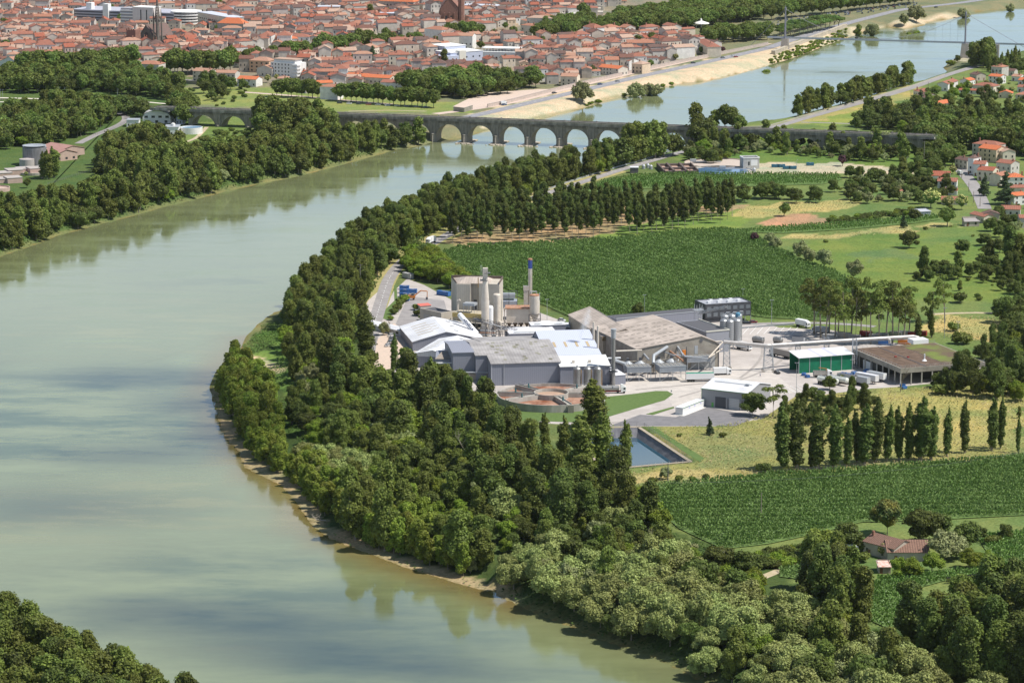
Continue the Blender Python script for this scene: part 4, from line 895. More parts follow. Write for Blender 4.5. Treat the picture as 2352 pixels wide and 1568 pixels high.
CITY = [([(-60,150),(60,160),(230,150),(520,148),(560,150),(600,120),(-60,60)], .25), ([(-120,150),(-120,-45),(1500,-45),(1395,25),(1290,50),(1200,60),(1130,66),(1130,95),(850,88),(840,112),(700,116),(560,125),(380,150),(220,150),(40,150)], .2),
        ([(540,150),(720,132),(860,118),(1100,96),(1190,92),(1190,150),(1080,190),(930,200),(700,212),(560,180)], .18),
        ([(1185,92),(1230,96),(1420,84),(1560,80),(1622,106),(1640,118),(1560,138),(1450,160),(1390,170),(1330,185),(1300,196),(1190,185)], .30)]
NOHOUSE = [[(40,190),(318,170),(318,152),(200,158),(40,168)],[(375,182),(545,172),(545,155),(375,158)],[(650,142),(720,138),(860,122),(860,106),(650,122)],[(855,120),(970,110),(970,98),(855,104)],[(1010,98),(1115,92),(1115,78),(1010,84)],
           [(1005,160),(1010,120),(1110,108),(1195,118),(1190,150),(1100,160)],[(980,68),(980,40),(1080,40),(1080,68)],[(300,125),(300,92),(390,92),(390,125)],[(160,70),(160,40),(470,36),(470,66)],[(280,62),(280,48),(375,48),(375,62)],
           [(920,228),(925,195),(1175,190),(1175,228)],[(1222,100),(1224,60),(1420,50),(1422,84)],[(560,190),(560,165),(700,165),(700,200)],[(365,90),(365,72),(575,68),(575,92)],[(610,182),(690,178),(690,160),(610,160)]]
def gen_city():
    rr = random.Random(99); out = []
    nh = [[(p.x, p.y) for p in W(a)] for a in NOHOUSE]
    for poly, ang in CITY:
        pw = [(p.x, p.y) for p in W(poly)]; cx, sy = math.cos(ang), math.sin(ang)
        xs = [p[0] for p in pw]; ys = [p[1] for p in pw]; mx_, my_ = sum(xs)/len(xs), sum(ys)/len(ys); R = max(max(xs)-min(xs), max(ys)-min(ys))*.8
        v_ = -R; rowi = 0
        while v_ < R:
            u_ = -R+rr.uniform(0,8); street = (rowi % 4 == 3)
            while u_ < R:
                hp = rr.choice(HP); w, d = hp[0], hp[1]
                rot = 0 if rr.random() < .55 else math.pi/2
                step = (w if rot == 0 else d)+rr.choice([0,0,.3,1.5,5])
                a2 = .25*math.sin(u_/90+v_/160)
                X = mx_+(u_+step/2)*cx - v_*sy; Y = my_+(u_+step/2)*sy + v_*cx
                if rr.random() < .94 and inpoly(np.array([X]), np.array([Y]), pw)[0] and not any(inpoly(np.array([X]), np.array([Y]), q)[0] for q in nh):
                    uu, vv = UV((X, Y, LAND))
                    if -70 < uu < 2420: out.append((vv, uu, X+rr.uniform(-1,1), Y+rr.uniform(-2,2), ang+rot+a2+rr.uniform(-.08,.08)+(math.pi if rr.random() < .5 else 0), hp, (rr.uniform(.8,1.15), rr.uniform(.85,1.1), rr.uniform(.65,1.4))))
                u_ += step
            v_ += 13.0+(7 if street else 0); rowi += 1
    return out
CH = gen_city(); CH.sort(key=lambda t: -t[0])
NIND = 262
for vv, uu, x, y, a, hp, sc in CH[:NIND]: place_house(x, y, a, hp, sc, where='of the old town', group='houses of the old town')
# the rest of the town reads as one mass of roofs
Vs, Fs, Ms, off = [], [], [], 0
TM = WMATS+RMATS+[GLASSD, SHUT, CHIM]
def me_arrays(me):
    v = np.empty(len(me.vertices)*3); me.vertices.foreach_get('co', v); return v.reshape(-1,3), [tuple(p.vertices) for p in me.polygons], [p.material_index for p in me.polygons]
CACHE = {}
for vv, uu, x, y, a, hp, sc in CH[NIND:]:
    k = id(hp[3])
    if k not in CACHE: CACHE[k] = [me_arrays(m_) for m_ in (hp[3], hp[4], hp[5])]
    for j, (v, f, mi) in enumerate(CACHE[k]):
        q = v*np.array(sc); ca, sa = math.cos(a), math.sin(a)
        Vs.append(np.stack([q[:,0]*ca-q[:,1]*sa+x, q[:,0]*sa+q[:,1]*ca+y, q[:,2]+LAND], 1))
        Fs += [tuple(i+off for i in t) for t in f]
        if j == 0: Ms += [(hp[7] if t == 0 else (14 if t == 1 else 15)) for t in mi]
        elif j == 1: Ms += [6+hp[6]]*len(f)
        else: Ms += [16]*len(f)
        off += len(v)
me = bpy.data.meshes.new('distant_town'); me.from_pydata(np.concatenate(Vs).tolist(), [], Fs)
for m_ in TM: me.materials.append(m_)
me.polygons.foreach_set('material_index', Ms); me.update()
o = bpy.data.objects.new('distant_roofs', me); SC.collection.objects.link(o); kind(o, 'stuff'); o['label'] = 'far roofs of the old town running to the top edge'
print('HOUSES', len(CH))
# ---------------------------------------------------------------- detailed houses read off the photograph
def A_frame(A, B, z=LAND):
    """world frame with origin at the near base corner A, x towards B"""
    a, b_ = P(*A, z), P(*B, z); d = b_-a; return a, math.atan2(d.y, d.x), d.length
def detail_house(A, B, depth, h, typ='gable', axis='x', pitch=.34, ri=0, wi=1, name='house', cat='house', label='', group=None, win=True, chim=True, floors=None, door=True, seed=0, z=LAND):
    o0, ang, w = A_frame(A, B, z); rr = random.Random(seed+int(A[0]))
    c = o0 + Vector((math.cos(ang), math.sin(ang), 0))*w/2 + Vector((-math.sin(ang), math.cos(ang), 0))*depth/2
    r_ = ang; ww, dd = w, depth
    if axis == 'y': r_ = ang+math.pi/2; ww, dd = depth, w
    o = empty(name, c, r_)
    wb = MB(); wall_geo(wb, ww, dd, h, typ, pitch); wb.obj('wall', WMATS[wi] if isinstance(wi, int) else wi, o)
    rb = MB(); roof_geo(rb, ww, dd, h, typ, pitch); ro = rb.obj('roof', RMATS[ri] if isinstance(ri, int) else ri, o)
    if chim:
        cb = MB(); chim_geo(cb, ww, dd, h, pitch, rr); cb.obj('chimney', CHIM, ro)
    if win:
        for s, cc, zz in window_spots(ww, dd, h, rr)[:14]:
            b_ = MB(); win_quad(b_, s, cc, zz, ww, dd, 1.15, 1.5, e=.05); b_.obj('window', GLASSD, o)
    if door:
        b_ = MB(); win_quad(b_, 3 if axis == 'y' else 0, -(dd if axis == 'y' else ww)*.3, 0, ww, dd, 1.1, 2.1, e=.07); b_.obj('door', mat('door_brown', (.2,.1,.06), .6), o)
    tag(o, label, cat, group); return o
VG = 'houses of the riverside village'
VH = [ # A, B, depth, h, type, axis, roof, wall, label
 ((1140+906,1036-796),(0,0),0,0,'','',0,0,'')][:0]
def Z1(x, y): return ((3500+x/3.92)/1.7415, (100+y/3.92)/1.7415)      # village close-up
def Z2(x, y): return ((3600+x/2.24)/1.7415, (550+y/2.24)/1.7415)      # street close-up
V_ = [
 (Z1(1140,1045),Z1(1300,990),9,6,'gable','x',0,1,'white house with brown gabled roof, first behind the levee meadow'),
 (Z1(1330,1000),Z1(1480,1010),11,7,'gable','y',4,1,'tall white house with orange roof behind the brown roofed bungalow'),
 (Z1(1525,1040),Z1(1855,1065),12,5,'hip','x',0,3,'wide cream bungalow with hipped brown roof and centre chimney'),
 (Z1(1315,1080),Z1(1630,1090),6,3,'gable','x',7,1,'long low outhouse with red roof in front of the orange roofed house'),
 (Z1(1780,915),Z1(1965,930),9,6,'gable','x',4,1,'white house with bright orange roof and awning'),
 (Z1(1820,800),Z1(1985,815),10,8,'hip','x',2,4,'grey walled house with terracotta hipped roof, tallest of the village'),
 (Z1(2000,790),Z1(2180,800),9,4,'gable','x',5,4,'low grey house with umber roof beside the tallest house'),
 (Z1(1690,1150),Z1(1900,1155),9,3,'gable','x',6,5,'ochre bungalow with pale pink tiled roof'),
 (Z1(1930,1150),Z1(2155,1155),11,4,'gable','y',4,3,'cream bungalow with its gable under an orange roof'),
 (Z1(2140,880),Z1(2275,890),9,4,'gable','x',3,1,'small white house with rosy roof at the village edge'),
 (Z1(2245,940),Z1(2400,950),10,4,'gable','x',4,1,'white house with orange roof cut by the picture edge'),
 (Z1(2230,1050),Z1(2400,1060),9,4,'gable','x',0,1,'white cottage with brown roof above the terracotta villa'),
 (Z1(2200,1210),Z1(2400,1220),11,6,'hip','x',2,3,'cream two storey villa with terracotta hipped roof'),
 (Z1(700,1130),Z1(960,1120),12,4,'hip','x',0,1,'white house with large brown hipped roof beside the cedar'),
 (Z1(800,1230),Z1(1005,1200),12,4,'gable','y',5,2,'dark gabled barn with umber roof behind the cedar'),
 (Z1(1005,1330),Z1(1200,1290),10,4,'gable','x',4,2,'stone house with bright orange roof at the wood edge'),
 (Z1(880,1460),Z1(990,1440),8,3,'gable','x',6,1,'small pale roofed cottage sunk among the park trees'),
 (Z1(760,1290),Z1(900,1290),9,3,'gable','x',0,2,'low brown roofed shed below the cedar'),
 (Z1(1590,880),Z1(1735,870),9,5,'gable','y',5,2,'brown gabled house between the two orange roofs'),
]
for a_, b__, dep, h_, ty, ax, ri, wi, lb in V_: detail_house(a_, b__, dep, h_, ty, ax, .34, ri, wi, label=lb, group=VG)
S_ = [
 (Z2(257,395),Z2(440,400),13,4,'gable','x',7,1,'white house under a big rust red roof above the street'),
 (Z2(335,475),Z2(505,480),10,6,'gable','x',0,1,'white house with brown roof and chimney in the middle of the lane gardens'),
 (Z2(400,515),Z2(510,518),5,3,'shed','x',7,1,'low annex with red lean-to roof below the chimney house'),
 (Z2(370,600),Z2(600,605),9,3,'gable','x',0,3,'cream bungalow with brown roof behind the blossoming trees'),
 (Z2(0,525),Z2(98,500),7,3,'gable','x',0,1,'small white cottage in the orchard'),
 (Z2(490,270),Z2(600,290),9,6,'gable','x',5,3,'beige house with umber roof at the top of the street'),
 (Z2(605,330),Z2(655,335),10,11,'hip','x',5,1,'tall white three storey house at the street bend'),
 (Z2(655,345),Z2(760,350),10,8,'gable','x',0,1,'white terraced house with balcony beside the tall house'),
 (Z2(690,385),Z2(830,395),11,7,'gable','x',7,3,'cream terraced house with rust red roof'),
 (Z2(800,430),Z2(900,440),12,7,'gable','y',2,3,'cream gabled house next along the terrace'),
 (Z2(700,210),Z2(860,230),12,9,'gable','x',4,5,'ochre house with bright orange roof behind the terrace'),
 (Z2(645,170),Z2(870,190),12,9,'hip','x',0,4,'grey house with wide brown hipped roof furthest up the terrace'),
 (Z2(830,200),Z2(920,235),9,8,'gable','x',6,3,'cream house with pale roof at the back of the terrace'),
 (Z2(860,330),Z2(990,345),10,8,'gable','x',0,4,'long grey walled house behind the cream gable'),
 (Z2(965,440),Z2(1110,440),12,6,'hip','x',4,1,'white villa with orange hipped roof by the street'),
 (Z2(990,520),Z2(1111,520),8,5,'gable','x',0,3,'cream house with brown roof below the orange villa'),
 (Z2(1020,610),Z2(1130,600),9,6,'gable','x',4,1,'white house with vivid orange roof at the picture edge'),
 (Z2(625,740),Z2(750,770),7,4,'gable','x',0,3,'low beige barn with brown roof at the street end'),
 (Z2(750,760),Z2(890,760),8,5,'gable','y',5,2,'stone barn gable joined to the beige barn'),
 (Z2(580,798),Z2(710,795),6,3,'shed','x',mat('grey_sheet_roof',(.34,.31,.30),.8),2,'grey flat garage in front of the beige barn'),
 (Z2(905,700),Z2(1075,705),10,4,'gable','x',0,4,'open fronted barn with red brown roof by the yard'),
 (Z2(1070,810),Z2(1130,810),8,6,'gable','x',0,4,'grey building corner with brown roof at the yard'),
]
for i, (a_, b__, dep, h_, ty, ax, ri, wi, lb) in enumerate(S_): detail_house(a_, b__, dep, h_, ty, ax, .34, ri, wi, label=lb, group='houses along the village street', chim=i < 17)
detail_house(Z2(145,718),Z2(275,712), 7, 3.6, 'shed', 'x', .1, mat('galvanised_roof',(.62,.62,.64),.4,metal=.3), mat('corrugated_sheet',(.50,.53,.57),.5,stripe=('X',.8,.3)), name='shed', cat='shed', label='long corrugated metal garden shed', chim=False, win=False)
# farmhouse and its barns, lower right
def Z3(x, y): return (1764+x/3.4965, 1119.7+y/3.4965)
detail_house(Z3(765,525), Z3(1010,590), 11, 4.6, 'gable', 'x', .42, mat('old_farm_tiles',(.20,.115,.085),.95,(.32,.19,.14),1.6,5,lo=.3,hi=.7,bump=.5,stripe=('X',.9,.4)), 2, name='farmhouse', cat='farmhouse', label='old farmhouse with mossy brown tiled roof and white chimney')
detail_house(Z3(960,590), Z3(1290,590), 13, 3.4, 'gable', 'x', .45, mat('old_farm_tiles',(.2,.1,.1)), 2, name='barn', cat='barn', label='low barn wing with sweeping mossy tiled roof beside the farmhouse', chim=False)
detail_house(Z3(890,690), Z3(985,690), 7, 2.6, 'shed', 'x', .12, mat('rusty_sheet',(.55,.28,.2),.8,(.7,.62,.56),.8,3), 2, name='shed', cat='shed', label='rusty corrugated shed in the farm garden', chim=False, win=False)
# town houses singled out by their look (near rows)
def T(x, y): return (588*0+x, y)
N_ = [
 ((0,165),(45,172),12,9,'gable','y',3,1,'white gabled mill house at the end of the plane avenue'),((312,180),(365,182),14,12,'hip','x',2,0,'tall cream house with terracotta hip roof between the plane rows'),
 ((372,130),(405,130),10,10,'hip','x',6,1,'white house with shutters right of the spired church'),((120,120),(165,122),12,9,'gable','x',3,1,'long white house with pale roof behind the planes'),((165,124),(195,126),12,11,'hip','x',3,5,'ochre house with hipped roof behind the planes'),
 ((443,188),(480,190),12,9,'gable','x',3,3,'beige farm range by the retaining wall'),((482,186),(540,188),11,7,'gable','x',3,4,'long grey house with skylights by the retaining wall'),((545,198),(588,200),12,6,'gable','x',4,1,'timbered white villa with orange roof above the lawn'),
 ((735,228),(775,230),11,10,'hip','x',2,1,'white corner house with red doors on the park street'),((702,215),(765,213),10,8,'gable','x',4,0,'long cream house with orange roof behind the corner house'),
 ((793,196),(840,199),12,8,'gable','x',4,0,'cream house with vivid orange gable'),((838,200),(895,203),12,8,'gable','x',4,3,'beige house with vivid orange roof'),((875,212),(925,214),11,8,'gable','x',0,1,'white house with brown roof beside the big planes'),
 ((708,178),(745,182),11,9,'gable','y',0,3,'beige gabled house in the slope rows'),((590,175),(625,177),11,7,'gable','y',3,0,'cream house below the apartment blocks'),
 ((1282,170),(1318,172),11,10,'gable','x',5,2,'stone house with umber roof by the riverside garden'),((1288,198),(1325,199),12,8,'gable','x',3,3,'solitary beige house with rosy roof by the retaining wall'),
 ((1258,148),(1330,150),12,8,'gable','x',3,3,'long cream house with rosy roof above the garden walls'),((1404,158),(1445,162),12,8,'gable','x',0,1,'white house facing the quay'),((1451,168),(1475,170),12,8,'hip','x',6,5,'ochre flat fronted house on the quay'),
 ((1550,136),(1596,134),13,10,'gable','x',6,1,'white hotel like house with pale roof facing the river'),((1598,116),(1625,132),12,9,'hip','x',0,3,'stone house last before the esplanade'),((1440,125),(1500,125),14,10,'gable','x',2,4,'grey apartment house with seven chimneys'),
 ((1370,170),(1420,175),12,6,'gable','x',4,0,'low cream house with orange roof near the quay wall'),((1196,85),(1222,87),10,11,'hip','x',2,3,'tower like beige house with hipped roof'),((1210,70),(1266,72),12,12,'hip','x',6,0,'cream school building with pale hipped roof'),
 ((925,112),(990,131),14,9,'hip','x',3,1,'white villa with hipped roof by the blue school'),((1012,112),(1085,114),13,12,'gable','x',3,1,'large white house behind the blue school'),((820,146),(858,148),11,14,'gable','y',3,3,'tall narrow stone house by the dark cedar'),
 ((975,96),(1015,100),14,12,'hip','x',2,1,'white house with wide terracotta hip roof below the brick church'),((630,113),(685,112),13,9,'hip','x',4,1,'low white house with orange hip roof in the old rows'),
]
for a_, b__, dep, h_, ty, ax, ri, wi, lb in N_: detail_house(a_, b__, dep, h_, ty, ax, .32, ri, wi, name='townhouse', label=lb, group='named houses of the old town', door=False)
# ================================================================ landmarks of the town
STONE_D = mat('dark_stone', (.13,.115,.10), .95, (.20,.175,.15), .5, 5); BRICK = mat('church_brick', (.22,.115,.085), .95, (.30,.16,.12), .6, 5)
WHITE_R = mat('white_render', (.80,.79,.76), .8, (.72,.71,.69), .3, 3); LILAC = mat('pale_blue_panels', (.50,.54,.66), .6, stripe=('Z',1.2,.15)); ZINC = mat('zinc_roof', (.52,.54,.60), .5, (.60,.62,.66), .3, 3)
def framed(name, A, B, label, cat, group=None, z=LAND):
    o0, ang, w = A_frame(A, B, z); o = empty(name, o0, ang); tag(o, label, cat, group); return o, w
def part(parent, name, m, fn, smooth=False):
    b_ = MB(); fn(b_); return b_.obj(name, m, parent, smooth)
def strips(o, w, y, z0, nf, dz, n_, hh=1.4, frac=.6, name='window', side=0, depth=0, m=None):
    for f in range(nf):
        for i in range(n_):
            L = w if side == 0 else depth; c = (i+.5)*L/n_; ww = L/n_*frac; zz = z0+f*dz
            def fn(b_):
                if side == 0: b_.box(c-ww/2, c+ww/2, y-.06, y+.04, zz, zz+hh)
                elif side == 1: b_.box(w-.04, w+.06, c-ww/2, c+ww/2, zz, zz+hh)
                else: b_.box(-.06, .04, c-ww/2, c+ww/2, zz, zz+hh)
            part(o, name, m or GLASSD, fn)
# gothic church with openwork spire
o, w = framed('spired_church', (322,113), (352,116), 'dark gothic church with slender openwork spire above the old roofs', 'church')
part(o, 'nave', STONE_D, lambda b: (b.box(0,w,0,24,-1,12), b.add([(0,0,12),(w,0,12),(w/2,0,22),(0,24,12),(w,24,12),(w/2,24,22)], [(0,1,2),(4,3,5)])))
part(o, 'roof', mat('church_roof',(.14,.11,.10),.9,(.2,.12,.1),.8), lambda b: b.add([(-.5,-.5,12),(w/2,-.5,22.5),(w/2,24.5,22.5),(-.5,24.5,12),(w+.5,-.5,12),(w+.5,24.5,12)], [(0,1,2,3),(1,4,5,2)]))
part(o, 'rose_window', GLASSD, lambda b: b.tube([(w/2,-.15,13),(w/2,.05,13)], 2.6, 16))
tx = w+3
def tower(b):
    for sx in (-1,1):
        for sy in (-1,1):
            b.tube([(tx+sx*2.7,3+sy*2.7,-1),(tx+sx*2.4,3+sy*2.4,30),(tx+sx*2.3,3+sy*2.3,37)], [.9,.75,.1], 6)
    b.box(tx-2.2,tx+2.2,.8,5.2,-1,12); b.box(tx-2.4,tx+2.4,.6,5.4,12,13); b.box(tx-1.1,tx+1.1,1.9,4.1,13,28); b.box(tx-2.4,tx+2.4,.6,5.4,27.5,28.6)
part(o, 'tower', STONE_D, tower)
def spire(b):
    for k in range(8):
        a = k*math.pi/4; b.tube([(tx+2.1*math.cos(a),3+2.1*math.sin(a),28),(tx,3,50)], [.45,.12], 4)
    for i in range(7):
        z = 30+i*2.6; r = 2.1*(50-z)/22; b.lathe((tx,3,z), [(r*1.12,0),(r*1.12,.5),(r*.8,.5)], 8)
    b.tube([(tx,3,47),(tx,3,53)], .12, 4)
part(o, 'spire', STONE_D, spire)
# brick gabled church with octagonal tower
o, w = framed('brick_church', (1012,58), (1052,58), 'massive brick church with steep gabled roof and octagonal bell tower', 'church')
part(o, 'nave', BRICK, lambda b: (b.box(0,w,0,46,-1,16), b.add([(0,0,16),(w,0,16),(w/2,0,27),(0,46,16),(w,46,16),(w/2,46,27)], [(0,1,2),(4,3,5)])))
part(o, 'roof', mat('church_roof_brick',(.30,.15,.11),.9,(.24,.12,.09),.8), lambda b: b.add([(-.6,-.4,16),(w/2,-.4,27.5),(w/2,46.5,27.5),(-.6,46.5,16),(w+.6,-.4,16),(w+.6,46.5,16)], [(0,1,2,3),(1,4,5,2)]))
for i in range(5): part(o, 'buttress', BRICK, lambda b, i=i: b.box(-1.6,.02,2+i*9,3.4+i*9,-1,13))
for i in range(3): part(o, 'buttress', BRICK, lambda b, i=i: b.box(3+i*(w-7)/2,4.4+i*(w-7)/2,-1.5,.02,-1,12))
for i in range(2): part(o, 'window', GLASSD, lambda b, i=i: b.box(w*(.32+.3*i)-1,w*(.32+.3*i)+1,-.1,.05,3,9))
part(o, 'tower', BRICK, lambda b: b.lathe((w+3.2,2.5,-1), [(3.2,0),(3.0,27),(3.4,27),(3.4,28),(2.6,28)], 8))
part(o, 'spire', mat('slate_spire',(.12,.12,.15),.7), lambda b: b.lathe((w+3.2,2.5,27), [(2.9,0),(1.6,1.6),(1.1,3),(.05,9)], 8))
# ruin like brick tower, clock tower
o, w = framed('brick_tower', (291,118), (312,119), 'square dark brick tower standing among the roofs', 'tower')
part(o, 'wall', BRICK, lambda b: b.box(0,w,0,w,-1,19)); part(o, 'parapet', BRICK, lambda b: [b.box(i*w/4,i*w/4+w/8,-.2,.6,19,20.2) for i in range(4)])
# multi storey car park with round ramp
o, w = framed('multi_storey_car_park', (165,46), (400,56), 'long white multi storey car park with curved corner ramp', 'car park')
for f in range(4):
    part(o, 'deck', mat('deck_grey',(.42,.42,.48),.7), lambda b, f=f: b.box(0,w,0,38,1.2+f*2.7,2.5+f*2.7))
part(o, 'core_wall', mat('dark_opening',(.12,.12,.14),.9), lambda b: b.box(.6,w-.6,.6,37,-1,10))
part(o, 'ramp', WHITE_R, lambda b: [b.lathe((w+6,14,f*2.7), [(15,0),(15,1.3),(13.5,1.3)], 28) for f in range(5)])
part(o, 'stair_tower', WHITE_R, lambda b: b.box(36,42,-2,4,-1,17)); 
part(o, 'stair_tower', WHITE_R, lambda b: b.box(14,20,4,10,-1,17))
o, w = framed('market_hall', (44,40), (146,46), 'low hall with pale blue hipped sheet roof', 'hall')
part(o, 'wall', WHITE_R, lambda b: b.box(0,w,0,24,-1,5)); part(o, 'roof', mat('pale_blue_roof',(.55,.66,.72),.5), lambda b: b.add([(-1,-1,5),(w+1,-1,5),(w+1,25,5),(-1,25,5),(9,12,9),(w-9,12,9)], [(0,1,5,4),(1,2,5),(2,3,4,5),(3,0,4)]))
# pale tower block with blind gable
o, w = framed('tower_block', (305,58), (352,60), 'tall cream tower block with blind gable wall', 'apartment block')
part(o, 'wall', mat('tower_cream',(.62,.56,.54),.9,(.68,.63,.60),.3,3), lambda b: b.box(0,w,0,16,-1,17)); part(o, 'roof_slab', WHITE_R, lambda b: b.box(-.3,w+.3,-.3,16.3,17,17.6))
part(o, 'stair_slot', GLASSD, lambda b: b.box(w*.38,w*.43,-.08,.05,4,15)); part(o, 'stair_slot', GLASSD, lambda b: b.box(w*.66,w*.71,-.08,.05,4,15))
part(o, 'balcony_wing', mat('balcony_grey',(.38,.37,.40),.8), lambda b: b.box(-14,-.02,2,14,-1,16))
for f in range(5): part(o, 'balcony', WHITE_R, lambda b, f=f: b.box(-14.3,-.3,.8,2,1.5+f*2.9,2.6+f*2.9))
# apartment buildings above the lawn
o, w = framed('apartment_block', (573,166), (618,168), 'salmon coloured apartment block with tiled roof', 'apartment block')
part(o, 'wall', mat('salmon_render',(.62,.42,.28),.9), lambda b: b.box(0,w,0,14,-1,10)); part(o, 'roof', RMATS[3], lambda b: b.add([(-.5,-.5,10),(w+.5,-.5,10),(w+.5,14.5,10),(-.5,14.5,10),(6,7,12.6),(w-6,7,12.6)], [(0,1,5,4),(1,2,5),(2,3,4,5),(3,0,4)])); strips(o, w, 0, 1.2, 3, 3, 4, frac=.35)
o, w = framed('apartment_block', (622,176), (682,180), 'white apartment block with corner balconies above the park', 'apartment block')
part(o, 'wall', WHITE_R, lambda b: b.box(0,w,0,14,-1,12)); part(o, 'penthouse', WHITE_R, lambda b: b.box(2,w-3,2,12,12,14.6)); part(o, 'roof', RMATS[6], lambda b: b.box(1,w-2,1,13,14.6,15)); strips(o, w*.75, 0, 1.2, 4, 2.9, 6, frac=.3)
for f in range(4): part(o, 'balcony', WHITE_R, lambda b, f=f: b.box(w-4,w+1.2,-1.2,5,1.4+f*2.9,2.5+f*2.9))
# pale blue school and white modern buildings
o, w = framed('school_building', (1035,152), (1109,146), 'pale blue modern school with flat roofs', 'school')
part(o, 'wall', LILAC, lambda b: (b.box(0,w,0,22,-1,11), b.box(-8,6,-4,12,-1,9), b.box(10,w-2,22,44,-1,14))); part(o, 'stair_tower', mat('stair_cream',(.64,.61,.54),.8), lambda b: b.box(8,15,-2,4,-1,12.5)); part(o, 'roof', WHITE_R, lambda b: (b.box(-.3,w+.3,-.3,22.3,11,11.4), b.box(9.7,w-1.7,21.7,44.3,14,14.4)))
strips(o, w, 0, 6, 1, 3, 5, frac=.2)
o, w = framed('white_pavilion', (1105,140), (1190,142), 'long white building with a row of dark arched doorways', 'building')
part(o, 'wall', WHITE_R, lambda b: b.box(0,w,0,18,-1,8)); part(o, 'upper_gallery', WHITE_R, lambda b: b.box(0,w,4,18,10.4,11)); part(o, 'column_row', WHITE_R, lambda b: [b.box(i*w/12,i*w/12+.3,4,4.4,8,10.4) for i in range(13)]); strips(o, w, 0, .3, 1, 3, 6, hh=3.4, frac=.28, name='doorway')
for (A, B, d_, h_, lb) in [((455,60),(530,74),14,13,'long dark stone building with classical front'),((730+1176-1176,40),(780,40),12,10,'pale grey public building with flat roof'),((1062,34),(1140,36),16,9,'white station building with round windows'),((866,0+52),(905,54),12,9,'cream office building on the brow'),((5,16),(28,18),10,16,'white slab block at the skyline edge'),((1170,10),(1215,11),12,16,'grey slab block on the far edge')]:
    o, w = framed('public_building', A, B, lb, 'building'); part(o, 'wall', WMATS[rnd.choice([0,3,4])], lambda b: b.box(0,w,0,d_,-1,h_)); part(o, 'roof', ZINC, lambda b: b.box(-.4,w+.4,-.4,d_+.4,h_,h_+.6)); strips(o, w, 0, 1.2, max(2,int(h_/3.4)), 3.2, int(w/4), frac=.4)
for (A, B, d_, h_, lb) in [((500,88),(560,90),12,14,'mansion with bright hipped roof and slate mansard'),((870,30),(950,33),14,12,'long brick school range with hipped roof')]:
    o, w = framed('mansion', A, B, lb, 'building'); part(o, 'wall', WMATS[2], lambda b: b.box(0,w,0,d_,-1,h_)); part(o, 'roof', RMATS[4], lambda b: b.add([(-.5,-.5,h_),(w+.5,-.5,h_),(w+.5,d_+.5,h_),(-.5,d_+.5,h_),(7,d_/2,h_+5),(w-7,d_/2,h_+5)], [(0,1,5,4),(1,2,5),(2,3,4,5),(3,0,4)])); strips(o, w, 0, 1.2, 3, 3.3, int(w/3.5), frac=.35)
# dark open hall roof by the quay
o, w = framed('market_shed', (1400,150), (1490,150), 'large shed with dark arched front and grey roof near the quay', 'shed')
part(o, 'roof', mat('grey_roof',(.33,.30,.28),.9), lambda b: b.add([(0,0,4),(w*.35,0,9),(w,0,4),(0,26,4),(w*.35,26,9),(w,26,4)], [(0,1,4,3),(1,2,5,4)])); part(o, 'wall', mat('dark_opening',(.1,.1,.1)), lambda b: b.add([(0,.5,-1),(w,.5,-1),(w,.5,3.9),(w*.35,.5,8.8),(0,.5,3.9)], [(0,1,2,3,4)]))
# pale bandstand and monument on the esplanade
o = empty('bandstand', P(1932,52)); o.location = P(1610,64); tag(o, 'white domed bandstand on the gravel esplanade', 'bandstand')
part(o, 'roof', WHITE_R, lambda b: b.lathe((0,0,0), [(8,4),(7.6,4.6),(3,6),(1.2,6.6),(1,8),(.1,9)], 16)); part(o, 'column_ring', WHITE_R, lambda b: [b.tube([(6.5*math.cos(k),6.5*math.sin(k),-.5),(6.5*math.cos(k),6.5*math.sin(k),4)], .25, 6) for k in (0,.785,1.57,2.355,3.14,3.93,4.71,5.5)])
# ================================================================ aqueduct bridge
ASH = mat('aqueduct_stone', (.17,.155,.135), .95, (.42,.385,.33), .30, 7, lo=.38, hi=.72, stretch=(1,1,.22), bump=.3)
ASHP = mat('aqueduct_vault', (.46,.40,.31), .95, (.36,.31,.24), .4, 5); PALES = mat('path_stone', (.44,.41,.37), .9, (.34,.32,.29), .5, 4)
ZD = 17.5
a, b_ = P(432,249.5,ZD), P(2120,312,ZD); L_ = (b_-a).length; ang = math.atan2(b_.y-a.y, b_.x-a.x); NB = round(L_/23.4); bay = L_/NB
aq = empty('aqueduct_bridge', (a.x, a.y, 0), ang); tag(aq, 'long dark stone aqueduct crossing the river on round arches', 'aqueduct bridge')
WD, HALF, CROWN = 12.5, 9.6, ZD-4.6          # width, half span, crown height
SPR = CROWN-HALF*.98
def bay_mesh():
    mb = MB(); N = 18; arc = [(bay/2 - HALF*math.cos(math.pi*i/N), SPR + (CROWN-SPR)*math.sin(math.pi*i/N)) for i in range(N+1)]
    for y, fl in ((0, 0), (WD, 1)):
        for i in range(N):
            (x0, z0), (x1, z1) = arc[i], arc[i+1]; q = [(x0,y,z0),(x1,y,z1),(x1,y,ZD-2.2),(x0,y,ZD-2.2)]
            mb.add(q, [(0,1,2,3) if not fl else (3,2,1,0)], 0)
        for x0, x1 in ((0, bay/2-HALF), (bay/2+HALF, bay)):
            q = [(x0,y,-3),(x1,y,-3),(x1,y,ZD-2.2),(x0,y,ZD-2.2)]; mb.add(q, [(0,1,2,3) if not fl else (3,2,1,0)], 0)
    full = [(bay/2-HALF, -3)]+arc+[(bay/2+HALF, -3)]
    for (x0, z0), (x1, z1) in zip(full, full[1:]): mb.add([(x0,0,z0),(x0,WD,z0),(x1,WD,z1),(x1,0,z1)], [(0,1,2,3)], 1)
    return mb.mesh('arch', [ASH, ASHP])
bm_ = bay_mesh()
pb = MB(); pw_ = (bay/2-HALF)
